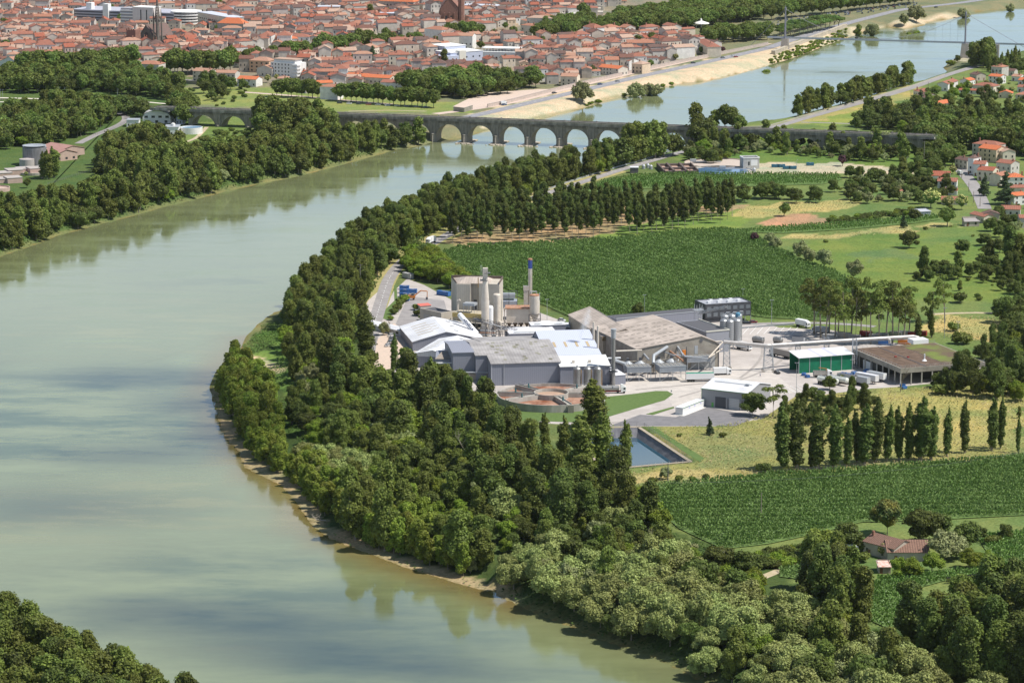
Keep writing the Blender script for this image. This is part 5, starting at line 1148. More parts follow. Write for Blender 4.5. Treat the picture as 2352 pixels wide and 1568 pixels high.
pb.prism([(-pw_-.3,.0),(0,-2.4),(pw_+.3,.0)], -3, SPR+2.2); pb.prism([(-pw_-.6,.0),(0,-2.8),(pw_+.6,.0)], SPR+2.2, SPR+2.9); pb.box(-pw_+.3,pw_-.3,-.7,.0,SPR+2.9,ZD-2.2)
pm = pb.mesh('pier', [ASH])
fb = MB(); fb.box(-pw_-2.2, pw_+2.2, -4.2, WD+6, -3, .55); fm = fb.mesh('pier_footing', [mat('footing_stone',(.50,.43,.34),.9,(.40,.35,.28),1,4)])
cb = MB(); ncorb = 17
for i in range(ncorb):
    x = (i+.5)*bay/ncorb; cb.box(x-.28, x+.28, -.95, -.01, ZD-3.6, ZD-2.15)
cbm = cb.mesh('corbel_course', [ASH])
for k in range(NB):
    o = bpy.data.objects.new('arch', bm_); SC.collection.objects.link(o); o.parent = aq; o.location = (k*bay, 0, 0)
    o = bpy.data.objects.new('corbel_course', cbm); SC.collection.objects.link(o); o.parent = aq; o.location = (k*bay, 0, 0)
    if k: 
        o = bpy.data.objects.new('pier', pm); SC.collection.objects.link(o); o.parent = aq; o.location = (k*bay, 0, 0)
        p = aq.matrix_basis @ Vector((k*bay, 0, 0)); 
        if float(shore_dist(np.array([p.x]), np.array([p.y]))[0]) < 2:
            f_ = bpy.data.objects.new('pier_footing', fm); SC.collection.objects.link(f_); f_.parent = o
            rk = MB(); r_ = random.Random(k)
            for q in range(26):
                rx, ry, rs = r_.uniform(-6,8), r_.uniform(-7,-3.6), r_.uniform(.4,1.0); rk.lathe((k*bay*0+rx, ry, -.5), [(rs,0),(rs*.9,.5+rs*.4),(rs*.3,.9+rs*.4)], 5)
            ro = rk.obj('riprap', mat('riprap_stone',(.55,.48,.38),.9,(.4,.35,.28),1.2,3)); ro.matrix_world = aq.matrix_basis @ Matrix.Translation((k*bay,0,0)); kind(ro,'stuff'); ro['label'] = 'pale stones heaped at a pier foot'
def band(name, m, *boxes):
    mb = MB()
    for y0, y1, z0, z1 in boxes: mb.box(-30, L_+8, y0, y1, z0, z1)
    return mb.obj(name, m, aq)
band('cornice', ASH, (-1.2, 1.6, ZD-2.15, ZD-1.55), (WD-1.6, WD+1.2, ZD-2.15, ZD-1.55))
band('deck', mat('canal_bed',(.15,.15,.12),.9), (1.6, WD-1.6, ZD-2.6, ZD-2.0))
band('towpath', PALES, (-.75, 2.0, ZD-1.55, ZD-1.05), (WD-2.0, WD+.75, ZD-1.55, ZD-1.05))
band('parapet', ASH, (-1.15, -.75, ZD-1.55, ZD-.25), (WD+.75, WD+1.15, ZD-1.55, ZD-.25))
band('canal_wall', ASH, (2.0, 2.8, ZD-2.0, ZD-.75), (WD-2.8, WD-2.0, ZD-2.0, ZD-.75))
mb = MB(); mb.box(-30, L_+8, 2.8, WD-2.8, ZD-2.0, ZD-1.3); mb.obj('canal_channel', mat('canal_water',(.10,.12,.07),.08,spec=.6), aq)
for k in range(NB+1):
    part(aq, 'lamp_bracket', PALES, lambda b, k=k: (b.box(k*bay-.5,k*bay+.5,WD+.7,WD+1.3,ZD-.25,ZD+.2)))
aq_mat = aq.matrix_basis.copy()
def on_aq(x, y, z): return aq_mat @ Vector((x, y, z))
# approach banks at both ends
p0 = on_aq(-20, -3, 0); 
# ---------------------------------------------------------------- suspension footbridge
FB_A, FB_B = P(1803,112), P(2216,137, 0)
zdk = 14.5
fbr = empty('suspension_footbridge', (FB_A.x, FB_A.y, 0)); d = FB_B-FB_A; Lf = Vector((d.x,d.y,0)).length; fbr.rotation_euler = (0,0,math.atan2(d.y,d.x)); tag(fbr, 'slim grey suspension footbridge hung between two pylons over the river', 'footbridge')
STEELG = mat('light_steel', (.50,.52,.56), .5); PYL = mat('pylon_grey', (.22,.22,.26), .6); PIER = mat('pier_stone', (.56,.48,.42), .9, (.46,.40,.35), .4, 4)
part(fbr, 'deck', STEELG, lambda b: (b.box(-16, Lf+75, -1.2, 1.2, zdk-.35, zdk), b.box(-16, Lf+75, -1.25, -1.15, zdk, zdk+1.1), b.box(-16, Lf+75, 1.15, 1.25, zdk, zdk+1.1)))
for x in (0, Lf):
    part(fbr, 'pylon', PYL, lambda b, x=x: (b.tube([(x,-1.7,zdk),(x,-.9,zdk+26)], [.62,.45], 8), b.tube([(x,1.7,zdk),(x,.9,zdk+26)], [.62,.45], 8), b.box(x-.6,x+.6,-1.6,1.6,zdk+25,zdk+27), b.tube([(x,0,zdk+27),(x,0,zdk+29.5)],[.5,.05],6), b.box(x-.3,x+.3,-1.7,1.7,zdk+8,zdk+9)))
    part(fbr, 'pier', PIER, lambda b, x=x: b.add([(x-4.4,-3.6,-2.5),(x+4.4,-3.6,-2.5),(x+4.4,3.6,-2.5),(x-4.4,3.6,-2.5),(x-2.8,-2.4,zdk-.4),(x+2.8,-2.4,zdk-.4),(x+2.8,2.4,zdk-.4),(x-2.8,2.4,zdk-.4)], [(0,1,5,4),(1,2,6,5),(2,3,7,6),(3,0,4,7),(4,5,6,7)]))
part(fbr, 'pier', PIER, lambda b: b.box(Lf+26, Lf+30, -2.5, 2.5, -2, zdk-.4))
for s in (-1, 1):
    pts = [(Lf*i/24, s*1.0, zdk+1.6+24.4*(2*i/24-1)**2) for i in range(25)]
    part(fbr, 'cable', PYL, lambda b, pts=pts: b.tube(pts, .09, 4)); part(fbr, 'cable', PYL, lambda b, s=s: (b.tube([(0,s,zdk+26),(-34,s,4)], .09, 4), b.tube([(Lf,s,zdk+26),(Lf+60,s,8)], .09, 4)))
    part(fbr, 'hanger_set', PYL, lambda b, pts=pts: [b.bar(p, (p[0],p[1],zdk), .05) for p in pts[1:-1]])
o = bpy.data.objects.new('x', None) if False else None
ib = MB(); r_ = random.Random(3)
ip = [P(2178,147,0),(P(2190,141,0)),P(2215,137,0),P(2232,141,0),P(2236,147,0),P(2210,151,0)]
ib.prism([(p.x,p.y) for p in ip], -2, 1.6); kind(ib.obj('islet', mat('islet_rubble',(.5,.42,.33),.95,(.2,.22,.08),.5,4)), 'structure')
tpx('gbush',2185,143,14,'on the footbridge islet'); tpx('fdark',2198,141,18,'on the footbridge islet')
# ================================================================ the works
def F1(x, y): return (826.9+x/4.138, 562.7+y/4.138)
def F2(x, y): return (1263.3+x/4.552, 631.6+y/4.552)
def F3(x, y): return (1665.2+x/3.4255, 660.4+y/3.4255)
def F4(x, y): return (588+x/4, 392+y/4)
CLAD_G = mat('grey_cladding', (.27,.28,.33), .55, stripe=('X',.9,.10)); CLAD_W = mat('white_sheet', (.78,.78,.80), .5, (.60,.60,.62), .12, 7, stripe=('X',1.0,.06))
FIB = mat('fibre_cement_roof', (.27,.255,.25), .9, (.42,.40,.39), .14, 6, stripe=('X',1.4,.12)); FIBT = mat('tan_cement_roof', (.54,.46,.40), .9, (.33,.28,.24), .10, 6, stripe=('X',1.4,.12))
BEIGE = mat('beige_panel', (.60,.545,.46), .7, (.48,.43,.36), .12, 5, stripe=('X',1.0,.08)); BEIGES = mat('beige_steel', (.66,.60,.52), .55, (.55,.48,.40), .25, 5)
STEEL = mat('stainless_steel', (.36,.355,.35), .4, (.27,.265,.25), .3, 4, metal=.5); GALV = mat('galvanised_steel', (.42,.44,.46), .5, metal=.3); DFRAME = mat('dark_steelwork', (.12,.12,.13), .7)
TAN = mat('skylight_strip', (.46,.36,.22), .6); BLUEC = mat('light_blue_sheet', (.56,.59,.69), .5, stripe=('X',.9,.14)); CONC = mat('aged_concrete', (.36,.33,.28), .95, (.22,.20,.17), .25, 6, lo=.35,hi=.7); CONCL = mat('pale_concrete', (.47,.45,.41), .9, (.33,.31,.27), .3, 6, stretch=(1,1,.3))
RUST = mat('rusty_steel', (.35,.15,.08), .85, (.5,.3,.2), .6, 4); WHS = mat('white_steel', (.80,.80,.80), .4); DARKR = mat('dark_roofing', (.10,.10,.11), .85); BROWNW = mat('brown_fringe', (.22,.16,.09), .9, stripe=('X',.8,.4))
GREENT = mat('green_tarpaulin', (.005,.17,.085), .6, (.004,.13,.065), .3, 3); BLUE = mat('blue_paint', (.05,.16,.42), .5); REDP = mat('red_paint', (.30,.03,.03), .5); ORANGE = mat('orange_paint', (.62,.20,.03), .5); BLUEW = mat('cap_blue', (.05,.09,.33), .5)
def gable_roof(b, x0, x1, y0, y1, h, rise, axis='x', ridge=.5, ov=.4, th=.25):
    if axis == 'x':
        yr = y0+(y1-y0)*ridge
        for (ya, za), (yb, zb) in (((y0-ov, h), (yr, h+rise)), ((yr, h+rise), (y1+ov, h))):
            b.add([(x0-ov,ya,za),(x1+ov,ya,za),(x1+ov,yb,zb),(x0-ov,yb,zb),(x0-ov,ya,za-th),(x1+ov,ya,za-th),(x1+ov,yb,zb-th),(x0-ov,yb,zb-th)], [(0,1,2,3),(7,6,5,4),(0,4,5,1),(1,5,6,2),(2,6,7,3),(3,7,4,0)])
    else:
        xr = x0+(x1-x0)*ridge
        for (xa, za), (xb, zb) in (((x0-ov, h), (xr, h+rise)), ((xr, h+rise), (x1+ov, h))):
            b.add([(xa,y0-ov,za),(xb,y0-ov,zb),(xb,y1+ov,zb),(xa,y1+ov,za),(xa,y0-ov,za-th),(xb,y0-ov,zb-th),(xb,y1+ov,zb-th),(xa,y1+ov,za-th)], [(0,1,2,3),(7,6,5,4),(0,4,5,1),(1,5,6,2),(2,6,7,3),(3,7,4,0)])
def gable_walls(b, x0, x1, y0, y1, h, rise, axis='x', ridge=.5):
    b.add([(x0,y0,-1),(x1,y0,-1),(x1,y1,-1),(x0,y1,-1),(x0,y0,h-.3),(x1,y0,h-.3),(x1,y1,h-.3),(x0,y1,h-.3)], [(0,1,5,4),(1,2,6,5),(2,3,7,6),(3,0,4,7)])
    if axis == 'x':
        yr = y0+(y1-y0)*ridge; b.add([(x0,y0,h-.3),(x0,y1,h-.3),(x0,yr,h+rise-.3),(x1,y0,h-.3),(x1,y1,h-.3),(x1,yr,h+rise-.3)], [(0,2,1),(3,4,5)])
    else:
        xr = x0+(x1-x0)*ridge; b.add([(x0,y0,h-.3),(x1,y0,h-.3),(xr,y0,h+rise-.3),(x0,y1,h-.3),(x1,y1,h-.3),(xr,y1,h+rise-.3)], [(0,1,2),(4,3,5)])
def lightsrow(o, name, m, pts_fn, spots, th=.06):
    for (x, y, dx, dy) in spots:
        part(o, name, m, lambda b, x=x, y=y, dx=dx, dy=dy: b.add([pts_fn(x,y),pts_fn(x+dx,y),pts_fn(x+dx,y+dy),pts_fn(x,y+dy)], [(0,1,2,3)]))
rr5 = random.Random(77)
# --- grey hall
o, w = framed('grey_hall', (1129,886), (1287,881), 'big blue grey clad hall with spotted grey roof behind the round basin', 'industrial hall')
part(o, 'wall', CLAD_G, lambda b: (gable_walls(b, 0, w, 0, 64, 10.3, 4.2), ))
part(o, 'wall', CLAD_G, lambda b: gable_walls(b, -5.5, -.02, 12, 50, 12, 2.4))
part(o, 'wall', CLAD_G, lambda b: gable_walls(b, -15.5, -5.52, 16, 44, 12.8, 1.2))
part(o, 'roof', FIB, lambda b: gable_roof(b, 0, w, 0, 64, 10.3, 4.2)); part(o, 'roof', FIB, lambda b: gable_roof(b, -5.5, -.5, 12, 50, 12, 2.4)); part(o, 'roof', CLAD_G, lambda b: gable_roof(b, -15.5, -6, 16, 44, 12.8, 1.2))
zz = lambda x, y: (x, y, 10.3+4.2*(y+.4)/32.4+.06)
lightsrow(o, 'skylight', mat('mossy_skylight', (.26,.25,.19), .7), zz, [(rr5.uniform(1,w-3), 2+rr5.random()*27, 1.5, 1.7) for _ in range(34)])
part(o, 'drainpipe', GALV, lambda b: (b.tube([(-.3+6,-.25,-1),(-.3+6,-.25,9.8)], .12, 6))); part(o, 'corner_trim', mat('pale_trim',(.55,.56,.60),.5), lambda b: (b.box(-.12,.1,-.12,.1,-1,10.2), b.box(w-.1,w+.12,-.12,.1,-1,10.2)))
# --- low annex left of it
o, w = framed('grey_annex', (1000,866), (1075,866), 'low blue grey annex with small flat brown roof left of the big grey hall', 'annex')
part(o, 'wall', CLAD_G, lambda b: b.box(0,w,0,22,-1,8.4)); part(o, 'roof', mat('brown_gravel_roof',(.26,.22,.18),.95,(.33,.29,.25),.5,4), lambda b: b.add([(-.2,-.2,8.6),(w+.2,-.2,8.6),(w-2,12,10),(3,12,10)], [(0,1,2,3)])); part(o, 'pipe', WHS, lambda b: b.tube([(0,-1.5,7),(w*.5,-1.5,7)], .3, 8))
part(o, 'vent_housing', CONC, lambda b: b.box(w*.45,w*.75,-6,-2,-1,4.4)); part(o, 'black_tank', mat('black_tank',(.03,.03,.035),.5), lambda b: b.lathe((w*.55,-9,-1), [(2,0),(2,4.6),(1.6,5.2),(.3,5.5)], 18))
part(o, 'low_roof', CONC, lambda b: (b.box(w*.8,w+14,-8,-1,-1,3.2),)); part(o, 'pipe', GALV, lambda b: b.tube([(w*.7,-8.4,4),(w+6,-8.4,4),(w+14,-8.4,3.5),(w+15,-8.4,.5)], .35, 8))
# --- white roofed halls
o, w = framed('white_roof_hall', (952,843), (1036,848), 'low white roofed hall with ridge, nearer of the two white roofs', 'industrial hall')
part(o, 'wall', CLAD_G, lambda b: gable_walls(b, 0, w, 0, 38, 6.6, 2.0, 'y')); part(o, 'roof', CLAD_W, lambda b: gable_roof(b, 0, w, 0, 38, 6.6, 2.0, 'y'))
lightsrow(o, 'skylight', TAN, lambda x, y: (x, y, 6.6+2.0*(x+.4)/(w/2+.4)+.06), [(1.5, 4+i*5.2, 4.2, .7) for i in range(6)])
part(o, 'gable_panel', CLAD_W, lambda b: b.add([(0,-.08,5.4),(w,-.08,5.4),(w,-.08,6.3),(w/2,-.08,8.3),(0,-.08,6.3)], [(0,1,2,3,4)]))
lightsrow(o, 'vent', GALV, lambda x, y: (x, y, 8.6-2.0*(x-w/2)/(w/2)+.2), [(w*.65, 6+i*9, 1.6, 1.2) for i in range(4)])
o, w = framed('white_roof_hall', (948,806), (1112,800), 'broad low white roofed hall with tan skylight strips, farther of the two', 'industrial hall')
part(o, 'wall', CLAD_G, lambda b: gable_walls(b, 0, w, 0, 40, 4.6, 4.4, 'y', .47)); part(o, 'roof', CLAD_W, lambda b: gable_roof(b, 0, w, 0, 40, 4.6, 4.4, 'y', .47))
lightsrow(o, 'skylight', TAN, lambda x, y: (x, y, 4.6+4.4*(x+.4)/(w*.47+.4)+.06), [(w*.12+rr5.uniform(-.2,.2), 9+i*5.4, 7.6, .9) for i in range(5)]+[(w*.33, 12+i*6, 3.5, .7) for i in range(3)])
lightsrow(o, 'vent', GALV, lambda x, y: (x, y, 9.0-4.4*(x-w*.47)/(w*.53)+.2), [(w*.62, 8+i*12, 2.2, 1.4) for i in range(3)])
# --- offices strip, beige tower, door building
o, w = framed('white_cabin_building', (918,772), (950,771), 'long narrow white roofed cabin beside the car park', 'cabin')
o.rotation_euler.z += .55
part(o, 'wall', mat('cabin_wall',(.60,.62,.64),.7), lambda b: b.box(0,7,-2,34,-1,2.6)); part(o, 'roof', CLAD_W, lambda b: gable_roof(b, 0, 7, -2, 34, 2.8, .6, 'y'))
for i in range(5): part(o, 'window', GLASSD, lambda b, i=i: b.box(-.06,.05,1+i*6,3+i*6,.9,2))
o, w = framed('beige_tower_building', (1049,750), (1146,752), 'tall beige panelled process building with walled roof', 'process building')
ht = 21.5
part(o, 'wall', BEIGE, lambda b: b.prism([(0,0),(7,0),(7,4.5),(11,4.5),(11,1.8),(w,1.8),(w,18),(-5,18)], -1, ht))
part(o, 'parapet', mat('dark_parapet',(.16,.12,.10),.8), lambda b: (b.box(-4.8,w,17.5,18.1,ht,ht+1.4), b.add([(-5,18,ht),(-5,18,ht+1.4),(0,0,ht+1.0),(0,0,ht)], [(0,1,2,3)]), b.box(w-.3,w+.05,1.8,18,ht,ht+1.2)))
part(o, 'roof', FIBT, lambda b: b.add([(.4,.6,ht+.15),(w-5,2.4,ht+.15),(w-5,17,ht+.15),(-4,17,ht+.15),(4,9,ht+2.4),(w-7,10,ht+2.2)], [(0,1,5,4),(1,2,5),(2,3,4,5),(3,0,4)]))
part(o, 'door', DARKR, lambda b: b.box(8,9.6,4.3,4.52,8,13))
o, w = framed('workshop_building', (1013.5,755), (1046,750), 'lower beige workshop with tall dark doorways and black flat roof', 'workshop')
part(o, 'wall', BEIGE, lambda b: b.box(0,w,0,17,-1,7.4)); part(o, 'roof', DARKR, lambda b: b.box(.5,w-.5,.5,16.5,7.4,7.6)); part(o, 'parapet', BEIGE, lambda b: (b.box(0,w,0,.5,7.4,8.1), b.box(0,.5,.5,17,7.4,8.1)))
for y0 in (2.0, 6.0): part(o, 'doorway', DARKR, lambda b, y0=y0: b.box(-.08,.06,y0,y0+1.9,-.6,5.6))
for y0 in (9.5,): part(o, 'sliding_door', mat('grey_door',(.42,.40,.37),.7), lambda b, y0=y0: b.box(-.1,.06,y0,y0+4.5,-.6,5.8))
o, w = framed('process_block', (1034,764), (1103,768), 'open concrete process floor with yellow upper band below the beige tower', 'process building')
part(o, 'wall', mat('dirty_cream',(.55,.49,.37),.85,(.38,.33,.25),.3,5), lambda b: b.box(0,w,4,13,-1,9.3)); part(o, 'band', mat('yellow_band',(.62,.46,.17),.7), lambda b: b.box(-.1,w+.1,3.7,4.0,7.4,9.5))
part(o, 'floor_slab', CONC, lambda b: [b.box(-1,w,0,4,z,z+.3) for z in (2.6,5.2)])
for i in range(6): part(o, 'column', CONC, lambda b, i=i: b.box(i*w/6,i*w/6+.4,.1,.5,-1,7.3))
for i in range(5): part(o, 'opening', GLASSD, lambda b, i=i: b.box(i*w/5+.8,i*w/5+2.0,3.9,4.02,.5,2.3))
for i in range(5): part(o, 'opening', GLASSD, lambda b, i=i: b.box(i*w/5+.8,i*w/5+2.0,3.9,4.02,3.3,4.8))
part(o, 'roof_unit', GALV, lambda b: (b.box(5,11,5,10,13,14.2), [b.bar((x,y,9.3),(x,y,13),.2) for x in (5.2,8,10.8) for y in (5.2,9.8)]))
part(o, 'roof_pipe', BEIGES, lambda b: b.tube([(2,6,9.3),(2,6,15),(3.2,6,15.6)], .55, 8))
# --- vessels
def vessel(name, u, v, prof, m, label, cat, n=22, extra=None, z=LAND):
    p = P(u, v, z); o = empty(name, p); tag(o, label, cat)
    part(o, 'shell', m, lambda b: b.lathe((0,0,0), prof, n), smooth=False)
    if extra: extra(o)
    return o
def ladder(o, x, y, z0, z1, m=None): part(o, 'ladder', m or DFRAME, lambda b: (b.bar((x-.3,y,z0),(x-.3,y,z1),.08), b.bar((x+.3,y,z0),(x+.3,y,z1),.08), [b.bar((x-.3,y,z),(x+.3,y,z),.06) for z in np.arange(z0+.5, z1, .9)]))
def cyc(o):
    part(o, 'head_box', BEIGES, lambda b: b.box(-1.1,1.3,-1.2,1.2,30,33.8)); part(o, 'platform', DFRAME, lambda b: (b.box(-2.4,1.2,-1.8,1.8,27.6,27.8), [b.bar((x,-1.8,27.8),(x,-1.8,28.9),.08) for x in (-2.4,-1.2,0,1.2)], b.bar((-2.4,-1.8,28.9),(1.2,-1.8,28.9),.08)))
    part(o, 'platform', DFRAME, lambda b: (b.box(-.5,2.6,-1.7,1.7,31.2,31.4), [b.bar((x,-1.7,31.4),(x,-1.7,32.5),.08) for x in (.6,1.6,2.6)], b.bar((-.5,-1.7,32.5),(2.6,-1.7,32.5),.08))); part(o, 'exhaust_pipe', mat('ochre_pipe',(.5,.3,.12),.7), lambda b: b.tube([(-3.4,0,24),(-3.4,0,29)],.22,8))
vessel('stack_cyclone', 1114.5, 771, [(1.9,-1),(1.9,16),(1.85,19),(1.25,27),(1.2,33),(1.0,33)], BEIGES, 'tall tapering beige stack with box shaped head and platforms', 'stack', extra=cyc)
vessel('white_silo', 1125.6, 763, [(.2,-1),(.25,1.0),(1.6,4),(1.65,12.5),(1.3,13.2),(.3,13.5)], WHS, 'slim white silo in front of the tapering stack', 'silo', extra=lambda o: (part(o,'leg',DFRAME,lambda b:[b.bar((x,y,-1),(x,y,4.2),.25) for x in(-1.4,1.4) for y in(-1.4,1.4)]),))
vessel('slender_white_pipe', 1120.5, 766, [(.7,-1),(.7,16.5),(.5,16.8)], WHS, 'slender white riser between stack and white silo', 'pipe')
vessel('beige_silo', 1141, 758, [(1.95,-1),(1.95,17.8),(1.5,18.3),(.2,18.5)], BEIGES, 'tall plain beige silo right of the tapering stack', 'silo', extra=lambda o: ladder(o, 0, -2.05, -1, 17, GALV))
vessel('small_vertical_tank', 1149, 760, [(.9,-1),(.9,4.6),(.7,5)], BEIGES, 'short vertical tank at the foot of the tall beige silo', 'tank')
# --- equipment decks and hopper house
o, w = framed('hopper_house', (1163,757), (1217,757), 'beige hopper house with dark cones beneath', 'hopper')
part(o, 'body', BEIGES, lambda b: b.box(0,w,0,8,3.4,10.5)); part(o, 'roof_deck', RUST, lambda b: b.box(-.5,w+.5,-.5,8.5,10.5,10.9))
for i in range(4): part(o, 'cone', mat('dark_cone',(.16,.12,.09),.8), lambda b, i=i: b.lathe(((i+.5)*w/4,3,-0), [(.2,.6),(w/8,3.38)], 8))
for x in (0, w/2, w-.3): part(o, 'leg', DFRAME, lambda b, x=x: (b.box(x,x+.3,0,.3,-1,3.4)))
def rail(b, x0, x1, y, z, h=1.1, st=1.5): b.bar((x0,y,z+h),(x1,y,z+h),.07); b.bar((x0,y,z+h*.5),(x1,y,z+h*.5),.05); [b.bar((x,y,z),(x,y,z+h),.06) for x in np.arange(x0, x1+.01, st)]
part(o, 'railing', GALV, lambda b: (rail(b,0,w,-.4,10.9), rail(b,0,w,8.4,10.9)))
part(o, 'side_duct', BEIGES, lambda b: b.tube([(-.9,1,11),(-.9,1,4),(-.2,0,2),(-.2,0,-1)], .5, 8))
o, w = framed('cooler_deck', (1150,735), (1188,735), 'raised deck of grey fan coolers behind the hopper house', 'cooler')
part(o, 'casing', mat('grey_blue_casing',(.33,.36,.42),.6), lambda b: b.box(0,w,0,8,6,9.5)); part(o, 'upper_casing', GALV, lambda b: b.box(1,w-1,3,9,10.5,12.5)); part(o, 'frame', DFRAME, lambda b: ([b.bar((x,y,-1),(x,y,13.5),.22) for x in (0,w/2,w) for y in (0,8)], b.bar((0,0,13.5),(w,0,13.5),.2), b.bar((0,8,13.5),(w,8,13.5),.2), rail(b,0,w,0,9.5)))
# blue tipped chimney with beige tank
def chm(o):
    part(o, 'blue_band', BLUEW, lambda b: b.lathe((0,0,0), [(1.03,28.4),(1.03,32.6)], 18)); part(o, 'rim', RUST, lambda b: b.lathe((0,0,0), [(1.08,32.6),(1.08,33.4),(.8,33.4)], 18)); part(o, 'duct', BEIGES, lambda b: (b.box(-3.2,-1.0,-1.2,1,-1,17.5), b.box(-3.4,-.6,-1.4,1.2,17.5,19.6))); ladder(o, .9, -.9, 10, 33)
vessel('blue_tipped_chimney', 1217.5, 745, [(.98,-1),(.98,33)], BEIGES, 'tall beige chimney with dark blue tip', 'chimney', extra=chm)
def lt(o):
    part(o, 'rust_lid', RUST, lambda b: b.lathe((0,0,0), [(2.55,17.2),(2.5,17.7),(.4,18.2)], 22)); part(o, 'frame', DFRAME, lambda b: ([b.bar((x,y,-1),(x,y,8.2),.35) for x in (-2.8,2.8) for y in (-2.8,2.8)], [b.bar((-2.8,-2.8,z),(2.8,-2.8,z),.25) for z in (1.5,4.8,8.2)], [b.bar((-2.8,2.8,z),(2.8,2.8,z),.25) for z in (4.8,8.2)], [b.bar((2.8,-2.8,z),(2.8,2.8,z),.25) for z in (4.8,8.2)], b.bar((-2.8,-2.8,-1),(2.8,-2.8,4.8),.2), b.bar((2.8,-2.8,4.8),(-2.8,-2.8,8.2),.2)))
    part(o, 'pipework', GALV, lambda b: (b.tube([(-2,0,18),(-2,0,19.2),(1,0,19.2),(1,0,18)], .3, 6), b.tube([(2.4,-1,15),(2.4,-1,19)], .15, 6)))
vessel('beige_hopper_tank', 1228, 757, [(.4,3.5),(2.5,8.3),(2.55,17.2)], BEIGES, 'wide beige tank on a dark frame beside the blue tipped chimney', 'tank', extra=lt)
# inclined white lettered tank
pA, pB = P(*F1(948,690), 17), P(*F1(1122,868), 6.5)
pA = P(1055,722+40,0); 
def at_h(u, v, depth_v, z):       # point seen at (u,v) standing at the ground distance of image row depth_v
    g = P(u, depth_v); f = (g.y*CP - (LAND-CAMH)*SP); x, y = (u-1176)/FPX, -(v-784)/FPX
    t = g.y/(CP+y*SP); return Vector((x*t, g.y, CAMH+(-SP+y*CP)*t))
pA, pB = at_h(1056, 723, 775, 0), at_h(1099, 771, 785, 0)
o = empty('inclined_white_tank', pA); tag(o, 'inclined white cylinder with dark lettering lying against the beige works', 'tank')
d = (pB-pA); L = d.length; e1 = d.normalized(); ez = Vector((0,-1,.25)); ez = (ez-e1*ez.dot(e1)).normalized(); e2 = ez.cross(e1).normalized()
o.matrix_world = Matrix.Translation(pA) @ Matrix((e1, e2, ez)).transposed().to_4x4()
part(o, 'shell', WHS, lambda b: b.tube([(-.9,0,0),(-.5,0,0),(0,0,0),(L,0,0),(L+.6,0,0),(L+.9,0,0)], [.3,1.0,1.3,1.3,.9,.3], 20), smooth=True)
part(o, 'flange', GALV, lambda b: [b.tube([(x,0,0),(x+.25,0,0)], 1.36, 20) for x in (.6, L-1)])
tx_ = bpy.data.curves.new('lettering', 'FONT'); tx_.body = 'ARNIELLA'; tx_.size = 2.0; tx_.align_x = 'CENTER'; tx_.align_y = 'CENTER'; tx_.extrude = .01; tx_.offset = .035
to = bpy.data.objects.new('lettering', tx_); SC.collection.objects.link(to); to.parent = o; to.location = (L*.52, 0, 1.33); to.scale = (.95, 1.0, 1); tx_.materials.append(mat('letter_blue',(.03,.05,.12),.5)); to.rotation_euler = (0,0,0)
part(o, 'support', DFRAME, lambda b: (b.bar((2,0,0),(2+6*e1.z*-1,0,0),.1)))
# lattice conveyor
def lattice(name, a, b_, wdt, hgt, m, label, cat, nseg=14, belt=True, legs=()):
    o = empty(name, a); tag(o, label, cat); a0 = Vector((0,0,0)); d = b_-a
    mb = MB(); side = Vector((-d.y, d.x, 0)).normalized()*wdt/2; up = Vector((0,0,hgt))
    for s in (-1,1):
        for z in (0,1): mb.bar(a0+side*s+up*z, a0+side*s+up*z+d, .16)
        for i in range(nseg):
            p, q = a0+side*s+d*(i/nseg), a0+side*s+d*((i+1)/nseg); mb.bar(p, q+up, .1) if i % 2 else mb.bar(p+up, q, .1); mb.bar(q, q+up, .08)
    mb.obj('truss', m, o)
    if belt:
        mb = MB(); mb.bar(a0+up*.35, a0+up*.35+d, wdt*.8, .25); mb.obj('belt', mat('belt_grey',(.3,.3,.31),.8), o)
    for t in legs:
        mb = MB(); q = a0+d*t; base = Vector((q.x, q.y, LAND-a.z-.5)); mb.bar(q+side, base+side, .22); mb.bar(q-side, base-side, .22); mb.bar(q+side, base-side, .12); mb.obj('leg', m, o)
    return o
lattice('lattice_conveyor', at_h(1089,734,768,0), at_h(1213,773,790,0), 2.0, 1.8, DFRAME, 'long dark lattice conveyor sloping down in front of the stacks', 'conveyor', 18, legs=(.25,.5,.75))
o, w = framed('pipe_rack', (1100,788), (1165,790), 'tangle of dark pipe racks and small tanks under the lattice conveyor', 'pipe rack')
part(o, 'frame', DFRAME, lambda b: ([b.bar((x,y,-1),(x,y,7),.3) for x in np.arange(0,w+.1,3.2) for y in (0,5)], [b.bar((0,y,z),(w,y,z),.25) for y in (0,5) for z in (2.4,4.8,7)]))
for i in range(5): part(o, 'tank', [GALV,mat('black_tank',(.03,.03,.035)),STEEL,CONC,GALV][i], lambda b, i=i: b.lathe((1.5+i*w/5,2.2,-1), [(1.0,0),(1.0,2.6+i%3),(.2,3.1+i%3)], 12))
for i in range(4): part(o, 'pipe', [BEIGES,GALV,RUST,GALV][i], lambda b, i=i: b.tube([(0,.5+i,3+i*.9),(w*.6,.5+i,3+i*.9),(w*.6,.5+i,6.5),(w,.5+i,6.5)], .2, 6))
